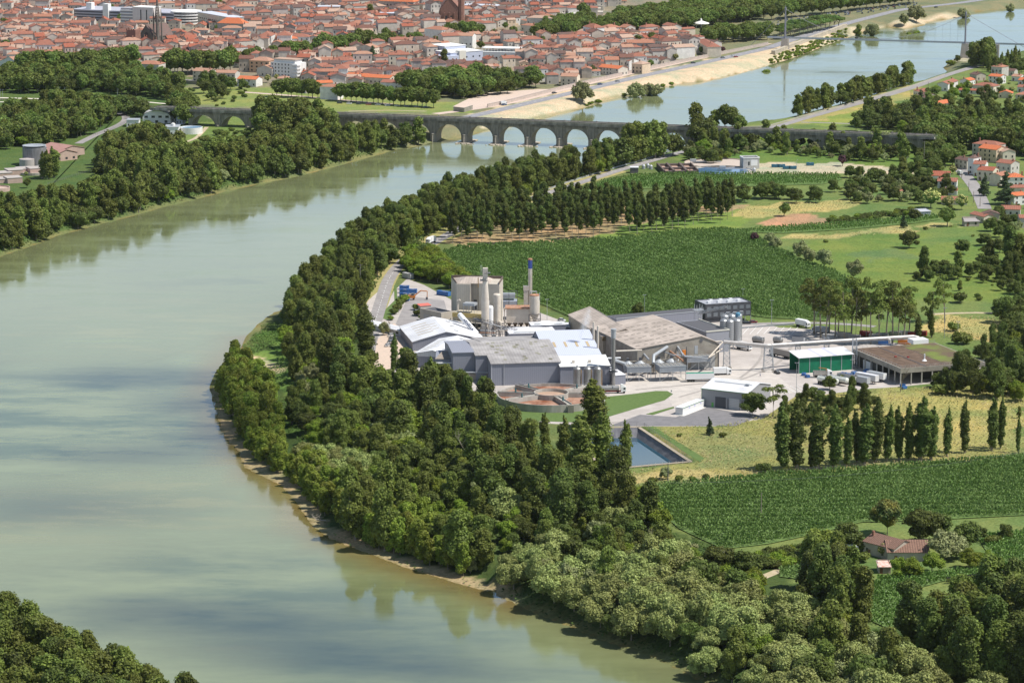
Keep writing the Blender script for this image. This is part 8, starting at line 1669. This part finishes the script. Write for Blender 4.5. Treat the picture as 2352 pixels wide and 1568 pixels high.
for mn, c in (('shirt_white',(.6,.6,.62)),('trousers_blue',(.08,.1,.2)),('shirt_yellow',(.5,.5,.1))): mat(mn, c, .8)
person(1746,864,.6,MATS['shirt_white'],MATS['trousers_blue'],'person in white top walking across the open yard')
person(1407,892,0,MATS['shirt_white'],MATS['trousers_blue'],'person standing on top of the tank lorry',z=LAND+3.75,stride=.02)
# ================================================================ walls, banks, fences
WALLP = mat('quay_wall_stone', (.52,.43,.38), .95, (.40,.34,.30), .5, 6)
def wall_line(name, pts, h, th, m, label, cat='wall', z=LAND-.5):
    ws = [P(u, v) for u, v in pts]; o = empty(name, ws[0]); tag(o, label, cat); mb = MB(); q0 = ws[0]
    for a_, b2 in zip(ws, ws[1:]): mb.bar(a_-q0+Vector((0,0,h/2-.25)), b2-q0+Vector((0,0,h/2-.25)), th, h+.5)
    mb.obj('masonry', m, o); mb = MB()
    for a_, b2 in zip(ws, ws[1:]): mb.bar(a_-q0+Vector((0,0,h+.08)), b2-q0+Vector((0,0,h+.08)), th+.25, .16)
    mb.obj('coping', m, o); return o
wall_line('quay_wall', [(1120,247),(1176,235),(1290,206),(1380,185),(1450,169),(1560,145),(1680,121),(1764,104)], 2.6, .6, WALLP, 'long pink stone wall along the quay road')
wall_line('garden_wall', [(1190,150),(1260,152),(1330,156)], 3.0, .5, mat('dark_wall',(.26,.24,.22),.9), 'dark garden wall below the riverside houses'); wall_line('retaining_wall', [(398,190),(470,196),(540,200)], 2.6, .6, CONC, 'grey retaining wall below the plane terrace'); wall_line('terrace_wall', [(1042,255),(1066,258),(1085,252)], 3.2, .6, CONC, 'short stone terrace wall near the aqueduct')
wall_line('embankment_wall', [(1776,124),(1850,96),(1942,62)], 2.6, 3.5, mat('embankment_stone',(.50,.44,.34),.95,(.38,.33,.26),.3,6), 'sloping stone embankment under the pollarded planes')
wall_line('guard_rail', [(1548,345),(1500,362),(1440,379),(1380,396),(1288,425),(1240,444)], .8, .25, GALV, 'steel guard rail along the river road', 'guard rail'); wall_line('levee_parapet', [(1640,298),(1764,291),(1840,269),(1990,229),(2090,200),(2170,172)], .7, .3, mat('levee_parapet_stone',(.45,.42,.35),.9), 'low parapet along the levee road', 'parapet')
wall_line('kerb_barrier', [(1700,755),(1764,750),(1823,746)], .7, .3, GALV, 'white topped barrier between yard and lane', 'barrier')
def fence(pts, h, label, st=3.0, m=None):
    ws = [P(u, v) for u, v in pts]; o = empty('wire_fence', ws[0]); tag(o, label, 'fence'); q0 = ws[0]; mb = MB(); mr = MB()
    for a_, b2 in zip(ws, ws[1:]):
        L = (b2-a_).length; n_ = max(1, int(L/st))
        for i in range(n_+1): q = a_.lerp(b2, i/n_)-q0; mb.bar(q, q+Vector((0,0,h)), .12)
        for z in (h*.35, h*.68, h): mr.bar(a_-q0+Vector((0,0,z)), b2-q0+Vector((0,0,z)), .05)
    mb.obj('posts', m or mat('fence_post',(.40,.38,.34),.8), o); mr.obj('wires', DFRAME, o)
fence([(1590,1062),(1480,980),(1390,978)], 1.8, 'wire fence round the lined pond'); fence([(1378,1083),(1584,1062)], 1.4, 'pale rail fence at the near pond edge', 3, WHS); fence([(1600,1104),(1700,1095),(1830,1085),(2010,1072),(2200,1060),(2352,1046)], 1.7, 'post and wire fence along the near cornfield', 4); fence([(110,425),(170,405),(230,388)], 1.5, 'wire fence beside the pink terraces')
fence([(215,312),(245,303),(290,283)], 1.8, 'grey fence along the access road')
# dead wood
def dead_tree(u, v, h, lean, label, m=DEADWOOD, seed=1, fallen=False):
    r_ = random.Random(seed); p = P(u, v); z = zat(p.x, p.y); o = empty('dead_tree', (p.x, p.y, z)); tag(o, label, 'dead tree'); mb = MB(); H = h
    def br(a_, d, L, r, dep):
        b2 = a_+d*L; mb.tube([a_, a_.lerp(b2,.5)+Vector((r_.uniform(-.1,.1)*L*.4,r_.uniform(-.1,.1)*L*.4,0)), b2], [r, r*.75, r*.45], 5, 0, False)
        if dep > 0:
            for k in range(3): nd = (d+Vector((r_.uniform(-.9,.9),r_.uniform(-.9,.9),r_.uniform(-.1,.5)))).normalized(); br(a_.lerp(b2, r_.uniform(.45,1)), nd, L*r_.uniform(.45,.7), r*.5, dep-1)
    br(Vector((0,0,-.3)), Vector(lean).normalized(), H*.55, .28, 3); mb.obj('branches', m, o)
dead_tree(1298,1205,17,(.05,0,1),'bleached bare tree standing in the near wood',seed=2); dead_tree(1065,1085,20,(.1,0,1),'thin bare tree above the wood canopy',seed=5); dead_tree(840,1000,12,(.5,-.2,.8),'leaning dead tree in the wood hollow',seed=7); dead_tree(990,1120,13,(-.8,.2,.6),'fallen grey branches in the dark hollow',seed=9)
dead_tree(760,1168,9,(-.95,-.1,.15),'fallen trunk with bare branches on the gravel shore',seed=11); dead_tree(640,1060,6,(.9,-.2,.12),'driftwood trunk lying on the sand',seed=12); dead_tree(745,1160,6,(-.7,-.5,.2),'smaller fallen trunk beside the big one',seed=13); dead_tree(512,960,4,(.9,0,.1),'driftwood at the foot of the gravel point',seed=14); dead_tree(2068,900,14,(.03,0,1),'brown bare tree before the grass roofed building',BARK,seed=15); dead_tree(895,770,9,(.05,0,1),'leafless tree in the gravel car park',BARK,seed=16)
# ================================================================ works on the far bank
PINKW = mat('pink_render', (.55,.40,.33), .9, (.46,.34,.29), .4, 4)
o, w = framed('barrel_roof_building', (328,284), (392,284), 'white works building with curved barrel roof', 'works building')
part(o,'wall',WHITE_R,lambda b:b.add([(x,0,z) for x,z in [(0,-1),(w,-1),(w,5)]+[(w/2+w/2*math.cos(t*math.pi/10),5+4.2*math.sin(t*math.pi/10)) for t in range(1,10)]+[(0,5)]]+[(w,0,-1),(w,16,-1),(w,16,5),(w,0,5)],[tuple(range(13)),(13,14,15,16)]))
part(o,'roof',mat('barrel_roof_sheet',(.55,.53,.50),.6,stripe=('X',3,.1)),lambda b:[b.add([(w/2+(w/2+.4)*math.cos(a1),-.4,5.1+4.4*math.sin(a1)),(w/2+(w/2+.4)*math.cos(a1),16,5.1+4.4*math.sin(a1)),(w/2+(w/2+.4)*math.cos(a2),16,5.1+4.4*math.sin(a2)),(w/2+(w/2+.4)*math.cos(a2),-.4,5.1+4.4*math.sin(a2))],[(0,1,2,3)]) for a1,a2 in [(k*math.pi/12,(k+1)*math.pi/12) for k in range(12)]])
strips(o, w, 0, 4.2, 1, 3, 4, hh=1.6, frac=.5); strips(o, w, 0, .4, 1, 3, 3, hh=2, frac=.3)
for (A,B,dep,h,lb,mm) in [((388,282),(407,281),8,6,'white cube annex beside the barrel roof',WHITE_R),((291,292),(319,292),10,5,'low white shed with grey roof by the access road',WHITE_R),((378,312),(410,312),14,6,'white filter house with roof railings',WHITE_R),((405,286),(424,286),6,6.5,'small pale blue rooftop room of the works',LILAC),((376,325),(397,325),6,3,'tiny white hut on the works lawn',WHITE_R)]:
    o, w = framed('works_building', A, B, lb, 'works building'); part(o,'wall',mm,lambda b:b.box(0,w,0,dep,-1,h)); part(o,'roof',GALV,lambda b:b.box(-.3,w+.3,-.3,dep+.3,h,h+.3)); strips(o, w, 0, 1, 1, 3, 3, frac=.35)
vessel('round_filter_tank', 440, 306, [(8,-1),(8,4.5),(7.6,4.5),(7.6,4)], WHITE_R, 'round pale tank with blue water at the white works', 'tank', extra=lambda o: part(o,'water',mat('pool_blue',(.2,.35,.5),.1),lambda b:b.lathe((0,0,4),[(7.6,0),(.1,.02)],28)), n=32)
vessel('round_filter_tank', 398, 309, [(1.5,-1),(1.5,8),(.3,8.4)], WHITE_R, 'slim white standpipe in front of the filter house', 'tank')
o, w = framed('pink_works_building', (128,372), (178,366), 'long pinkish works building with red sheet roof', 'works building'); part(o,'wall',PINKW,lambda b:(gable_walls(b,0,w,0,22,5,2.6,'y'),gable_walls(b,w*.9,w*2.0,16,40,5,2.2,'y'))); part(o,'roof',mat('faded_red_roof',(.40,.22,.19),.9,(.34,.19,.16),.5,4),lambda b:(gable_roof(b,0,w,0,22,5,2.6,'y'),gable_roof(b,w*.9,w*2.0,16,40,5,2.2,'y'))); strips(o, w, 0, 1, 1, 3, 3, frac=.3)
vessel('digester_tank', 80, 378, [(8,-1),(8,11.5),(7.5,12),(.2,13.2)], mat('dark_cladding',(.17,.16,.17),.6,(.26,.25,.26),.8,4,stretch=(1,1,.2)), 'large dark grey digester tank with railings', 'tank', extra=lambda o:(part(o,'railing',GALV,lambda b:(b.lathe((0,0,12),[(8,0),(8,.1),(7.9,.1)],30),b.lathe((0,0,13),[(8,0),(8,.08),(7.9,.08)],30))),part(o,'stair',GALV,lambda b:(b.box(1,7,-1,1,12.6,13.4),b.bar((4,-1,13.4),(8.5,-1,11.5),.4)))), n=36)
vessel('low_round_tank', 62, 382, [(5,-1),(5,5.0),(.2,5.6)], mat('pale_tank',(.42,.38,.36),.8), 'smaller pale round tank in front of the digester', 'tank', n=30)
vessel('settling_basin', 80, 398, [(12,-1),(12,1.6),(11.6,1.6),(11.6,.6),(.1,.6)], CONCL, 'round settling basin half hidden by poplars', 'basin', n=40)
vessel('settling_basin', -6, 438, [(8,-1),(8,2.4),(7.6,2.4),(7.6,1.6),(.1,1.6)], PINKW, 'pink round basin cut by the picture edge', 'basin', n=40)
for i, (u, v) in enumerate([(-5,408),(20,404),(45,398),(70,400),(-10,422),(18,422)]):
    o, w = framed('pink_terrace_block', (u,v), (u+34,v-2), '%s low pink concrete terrace block of the water works' % 'first second third fourth fifth sixth'.split()[i], 'basin block', 'pink terraces'); part(o,'wall',PINKW,lambda b:b.box(0,w,0,11,-1,2.6+(i%2)*.8)); part(o,'top_slab',mat('grey_slab',(.42,.38,.35),.9),lambda b:b.box(-.2,w+.2,-.2,11.2,2.6+(i%2)*.8,2.85+(i%2)*.8))
for (u,v,h) in [(98,410,58),(112,412,70),(124,408,66)]: tpx('columnP', u, v, h, 'screening the digester tank', wide=1.5, group='poplars screening the digester')
tpx('plane', 62, 432, 24, 'on the water works lawn'); tpx('lime', 60, 405, 12, 'in the water works yard')
# canal lock arch
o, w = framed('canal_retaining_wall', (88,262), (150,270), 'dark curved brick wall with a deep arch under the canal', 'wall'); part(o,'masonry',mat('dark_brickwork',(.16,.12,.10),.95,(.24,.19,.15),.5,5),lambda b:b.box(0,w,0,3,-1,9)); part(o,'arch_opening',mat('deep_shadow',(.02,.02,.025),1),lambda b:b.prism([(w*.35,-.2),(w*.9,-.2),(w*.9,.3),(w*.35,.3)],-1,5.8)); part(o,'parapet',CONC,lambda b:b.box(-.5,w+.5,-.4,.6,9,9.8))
sheet('canal_water', [(-60,226),(85,228),(160,232),(250,236),(395,246),(395,250),(250,240),(160,236),(85,231),(-60,230)], mat('canal_surface',(.16,.17,.09),.08,spec=.6), .09)
# ---------------------------------------------------------------- sewage works behind the plantation
o, w = framed('treatment_channels', (1524,402), (1605,401), 'row of open dark framed treatment channels', 'treatment plant'); DB = mat('dark_brown_concrete',(.14,.11,.10),.9)
part(o,'frame',DB,lambda b:([b.box(0,w,y,y+2.2,-1,2.6) for y in (0,16,34)],)); 
for f in (0,.02,.27,.3,.63,.66,.97): part(o,'divider',DB,lambda b,f=f:b.box(w*f,w*f+.6,0,36,-1,3.2))
part(o,'content',mat('channel_pink',(.52,.38,.30),.9,(.35,.2,.14),.3,4),lambda b:b.box(.2,w-.2,.3,35,-1,1.2))
vessel('clarifier', 1656, 394, [(21,-1),(21,1.2),(20.5,1.2),(20.5,.6),(.1,.6)], CONCL, 'nearer round clarifier with blue water', 'clarifier', n=48, extra=lambda o:(part(o,'water',mat('clarifier_blue',(.10,.20,.34),.06,spec=.6),lambda b:b.lathe((0,0,.62),[(18,0),(.1,.02)],40)),part(o,'bridge',GALV,lambda b:(b.box(-2,20,-.8,.8,1.6,2.0),b.box(-1,3,-1.5,1.5,1.8,3.6)))))
vessel('clarifier', 1650, 377, [(23,-1),(23,1.2),(22.5,1.2),(22.5,.6),(.1,.6)], mat('pink_grey_concrete',(.50,.42,.36),.9), 'farther round clarifier with dry pink rim', 'clarifier', n=48, extra=lambda o:part(o,'bridge',GALV,lambda b:(b.box(-18,2,-.8,.8,1.6,2.0),b.box(-19,-15,-1.2,1.2,1.8,3.4))))
o, w = framed('block_house', (1707,389), (1744,388), 'tall pale square control building with walled roof', 'control building'); part(o,'wall',mat('stained_white',(.55,.54,.52),.9,(.42,.40,.38),.6,5),lambda b:b.box(0,w,0,9,-1,7.2)); part(o,'parapet',WHITE_R,lambda b:(b.box(-.2,w+.2,-.2,.3,7.2,7.9),b.box(-.2,.3,.3,9,7.2,7.9),b.box(w-.3,w+.2,.3,9,7.2,7.9),b.box(.3,w-.3,8.7,9.2,7.2,7.9))); part(o,'roof',DARKR,lambda b:b.box(.3,w-.3,.3,8.7,7.2,7.3)); part(o,'window',GLASSD,lambda b:b.box(w*.3,w*.4,-.06,.05,2.5,5)); part(o,'panel',WHS,lambda b:b.box(w*.48,w*.88,-.08,.05,2.2,6.2))
o, w = framed('small_works_shed', (1448,398), (1466,398), 'small dark brick shed with flat white rimmed roof', 'shed'); part(o,'wall',mat('dark_block',(.14,.13,.14),.8),lambda b:b.box(0,w,0,6,-1,3.6)); part(o,'roof',CLAD_W,lambda b:b.box(-.3,w+.3,-.3,6.3,3.6,3.9))
for i,(u,v) in enumerate([(1478,388),(1488,386),(1495,389),(1728+4,396)]): vessel('pump_unit', u, v, [(1.2,-1),(1.2,2.2),(.5,3)], GALV, '%s small grey pump unit of the sewage works' % 'first second third fourth'.split()[i], 'pump', n=10)
# steam
st = bpy.data.materials.new('steam'); st.use_nodes = True; n, l = st.node_tree.nodes, st.node_tree.links; n.remove(n['Principled BSDF'])
vo = n.new('ShaderNodeVolumePrincipled'); vo.inputs['Color'].default_value = (1,1,1,1); tcs = n.new('ShaderNodeTexCoord'); ln = n.new('ShaderNodeVectorMath'); ln.operation = 'LENGTH'; mr = n.new('ShaderNodeMapRange'); mr.inputs['From Min'].default_value = 1.0; mr.inputs['From Max'].default_value = .1; mr.inputs['To Max'].default_value = .5
nz = n.new('ShaderNodeTexNoise'); nz.inputs['Scale'].default_value = 2.2; nz.inputs['Detail'].default_value = 3; mm = n.new('ShaderNodeMath'); mm.operation = 'MULTIPLY'; m4 = n.new('ShaderNodeMapRange'); m4.inputs['From Min'].default_value = .4; m4.inputs['From Max'].default_value = .65
l.new(tcs.outputs['Object'], ln.inputs[0]); l.new(ln.outputs['Value'], mr.inputs['Value']); l.new(tcs.outputs['Object'], nz.inputs['Vector']); l.new(nz.outputs['Fac'], m4.inputs['Value']); l.new(mr.outputs[0], mm.inputs[0]); l.new(m4.outputs[0], mm.inputs[1]); l.new(mm.outputs[0], vo.inputs['Density']); l.new(vo.outputs[0], n['Material Output'].inputs['Volume'])
sb = MB(); sb.lathe((0,0,0), [(.01,-1),(.5,-.87),(.87,-.5),(1,0),(.87,.5),(.5,.87),(.01,1)], 14); sm_ = sb.mesh('steam', st)
def steam(u, v, dv, puffs, label):
    p = at_h(u, v, dv, 0)
    for x, z, r in puffs: o = bpy.data.objects.new('steam', sm_); SC.collection.objects.link(o); o.location = p+Vector((x,0,z)); o.scale = (r, r, r*1.4); kind(o, 'stuff'); o['label'] = label
steam(1329,798,850,[(0,1,.8),(.4,3,1.2),(1,5.2,1.6),(1.7,8,2.1),(2.8,11,2.6),(4.0,14,2.4),(4.6,17,1.6)],'white steam plume over the light blue hall'); steam(1106,642,771,[(0,0,.8),(-.2,2,1.1),(.2,4.5,1.2),(-.2,6.5,.8)],'small steam puff at the tapering stack head')
# ================================================================ finishing: lettering to mesh, far trees as one mass, labels that single out
bpy.context.view_layer.update()
dg = bpy.context.evaluated_depsgraph_get()
me = bpy.data.meshes.new_from_object(to.evaluated_get(dg)); nt = bpy.data.objects.new('lettering', me); SC.collection.objects.link(nt); nt.parent = to.parent; nt.location = to.location; nt.scale = to.scale; bpy.data.objects.remove(to)
def uvtop(o): return UV(o.location)
byname = {}
for o in TREES: byname.setdefault(o.name.split('.')[0], []).append(o)
KEEPN = 285
rest = []
for nm, L in byname.items():
    def key(o):
        u, v = UV(o.location); off = 0 if (-20 < u < 2372 and v < 1620) else -1e6
        return off + o.scale.z*pix(max(v, -100))
    L.sort(key=key, reverse=True)
    if len(L) > KEEPN: rest += [o for o in L[KEEPN:] if o.data is not None]
if rest:
    coll = bpy.data.collections.new('crown_shapes'); ms = {}
    for o in rest: ms.setdefault(o.data.name, o.data)
    names = sorted(ms); 
    for i, nme in enumerate(names):
        q = bpy.data.objects.new('%04d' % i, ms[nme]); coll.objects.link(q)
    ix = {nme: i for i, nme in enumerate(names)}
    pts = np.array([tuple(o.location) for o in rest]); me = bpy.data.meshes.new('far_trees'); me.vertices.add(len(rest)); me.vertices.foreach_set('co', pts.astype(np.float32).ravel())
    a = me.attributes.new('idx', 'INT', 'POINT'); a.data.foreach_set('value', [ix[o.data.name] for o in rest])
    a = me.attributes.new('rot', 'FLOAT_VECTOR', 'POINT'); a.data.foreach_set('vector', np.array([tuple(o.rotation_euler) for o in rest], np.float32).ravel())
    a = me.attributes.new('scl', 'FLOAT_VECTOR', 'POINT'); a.data.foreach_set('vector', np.array([tuple(o.scale) for o in rest], np.float32).ravel())
    me.update(); ob = bpy.data.objects.new('distant_wood', me); SC.collection.objects.link(ob); kind(ob, 'stuff'); ob['label'] = 'tree crowns of the farther woods that merge into one green mass'
    ng = bpy.data.node_groups.new('far_trees', 'GeometryNodeTree'); ng.interface.new_socket('Geometry', in_out='INPUT', socket_type='NodeSocketGeometry'); ng.interface.new_socket('Geometry', in_out='OUTPUT', socket_type='NodeSocketGeometry')
    N, Lk = ng.nodes, ng.links; gi, go = N.new('NodeGroupInput'), N.new('NodeGroupOutput'); ip_ = N.new('GeometryNodeInstanceOnPoints'); ci = N.new('GeometryNodeCollectionInfo'); ci.inputs['Collection'].default_value = coll; ci.inputs['Separate Children'].default_value = True; ci.inputs['Reset Children'].default_value = True
    def na(nm_, t):
        x = N.new('GeometryNodeInputNamedAttribute'); x.data_type = t; x.inputs['Name'].default_value = nm_; return x.outputs[0]
    Lk.new(gi.outputs[0], ip_.inputs['Points']); Lk.new(ci.outputs[0], ip_.inputs['Instance']); ip_.inputs['Pick Instance'].default_value = True
    Lk.new(na('idx','INT'), ip_.inputs['Instance Index'])
    er = N.new('FunctionNodeEulerToRotation'); Lk.new(na('rot','FLOAT_VECTOR'), er.inputs[0]); Lk.new(er.outputs[0], ip_.inputs['Rotation']); Lk.new(na('scl','FLOAT_VECTOR'), ip_.inputs['Scale']); Lk.new(ip_.outputs[0], go.inputs[0])
    md = ob.modifiers.new('trees', 'NODES'); md.node_group = ng
    dead = set(o.name for o in rest); TAGGED[:] = [o for o in TAGGED if o.name not in dead]
    for o in rest: bpy.data.objects.remove(o)
ORD = 'first second third fourth fifth sixth seventh eighth ninth tenth eleventh twelfth thirteenth fourteenth fifteenth sixteenth seventeenth eighteenth nineteenth twentieth'.split()
TENS = {20:'twenty',30:'thirty',40:'forty',50:'fifty',60:'sixty',70:'seventy',80:'eighty',90:'ninety'}
CARD = 'one two three four five six seven eight nine'.split()
def ordw(n_):
    if n_ <= 20: return ORD[n_-1]
    if n_ < 100:
        t, r_ = n_//10*10, n_ % 10
        return TENS[t][:-1]+'ieth' if r_ == 0 else TENS[t]+'-'+ORD[r_-1]
    return 'hundred-'+ordw(n_-100) if n_ > 100 else 'hundredth'
LM = [('the spired church',330,110),('the brick church',1040,60),('the multi storey car park',340,55),('the blue school',1070,150),('the white apartment block',650,175),('the digester tank',80,375),('the barrel roof',360,280),('the aqueduct head',440,270),('the aqueduct river arches',1200,330),('the aqueduct far end',2090,330),
 ('the far footbridge pylon',1803,100),('the near footbridge pylon',2216,130),('the bandstand',1610,64),('the quay square',1200,215),('the tall power pole',828,685),('the blue tipped chimney',1217,745),('the dark office',1670,740),('the round basin',1266,925),('the lined pond',1470,1030),('the grey garage',1660,940),('the green shed',1895,855),('the grass roofed building',2150,870),
 ('the farmhouse',2060,1270),('the cornfield pole',1748,1190),('the gravel point',520,880),('the fallen shore trunks',750,1165),('the cypress by the car park',842,830),('the clarifiers',1650,390),('the ploughed plot',1840,508),('the village street',2230,430),('the lone meadow tree',2088,570),('the corner opposite',100,1560),('the river bend tip',1160,1370),('the bare white tree',1298,1205),('the clearing maize plot',2050,1405),('the tower block',330,58),('the park lawn',800,250),('the plantation corner',1040,560),('the plantation far corner',1640,515),('the levee meadow',1900,270)]
LMW = [(nm_, P(u, v)) for nm_, u, v in LM]
bylab = {}
for o in TAGGED: bylab.setdefault(o['label'], []).append(o)
for lab, L in bylab.items():
    if len(L) == 1: continue
    if len(L) <= 12:
        L.sort(key=lambda o: UV(o.location)[0])
        for i, o in enumerate(L): o['label'] = '%s, %s from the left' % (lab, ordw(i+1))
    else:
        cell = {}
        for o in L: cell.setdefault(min(range(len(LMW)), key=lambda k: (LMW[k][1]-o.location).length), []).append(o)
        for k, M_ in cell.items():
            M_.sort(key=lambda o: (LMW[k][1]-o.location).length)
            for i, o in enumerate(M_):
                base = lab.split(' in ')[0].split(' between ')[0].split(' behind ')[0].split(' on ')[0].split(' along ')[0].split(' by ')[0].split(' below ')[0].split(' beside ')[0]
                o['label'] = '%s, %s out from %s' % (base, ordw(i+1), LMW[k][0])
seen = {}
for o in TAGGED:      # anything still alike: tell apart by the place it stands in
    seen.setdefault(o['label'], []).append(o)
for lab, L in seen.items():
    if len(L) > 1:
        L.sort(key=lambda o: UV(o.location)[0])
        for i, o in enumerate(L): o['label'] = '%s, %s such' % (lab, ordw(i+1))
for o in TAGGED:
    w_ = o['label'].replace(',', ' ,').split()
    words_ = [x for x in w_ if x != ',']
    if len(words_) > 16: o['label'] = ' '.join(o['label'].replace(' storey', '').replace(' of the old town', ' in town').replace(' gabled roof', ' roof').split())
    if len(o['label'].replace(',','').split()) > 16: o['label'] = o['label'].replace(' from the left', ' from left').replace(' with ', ' ').replace(' of the ', ' ').replace('in the ','').replace(' the ', ' ')
    if len(o['label'].replace(',','').split()) > 16: print('LONG', o.name, o['label'])
print('TREES', len(TREES), 'REST', len(rest), 'OBJ', len(SC.objects), {k: len(v) for k, v in byname.items()})
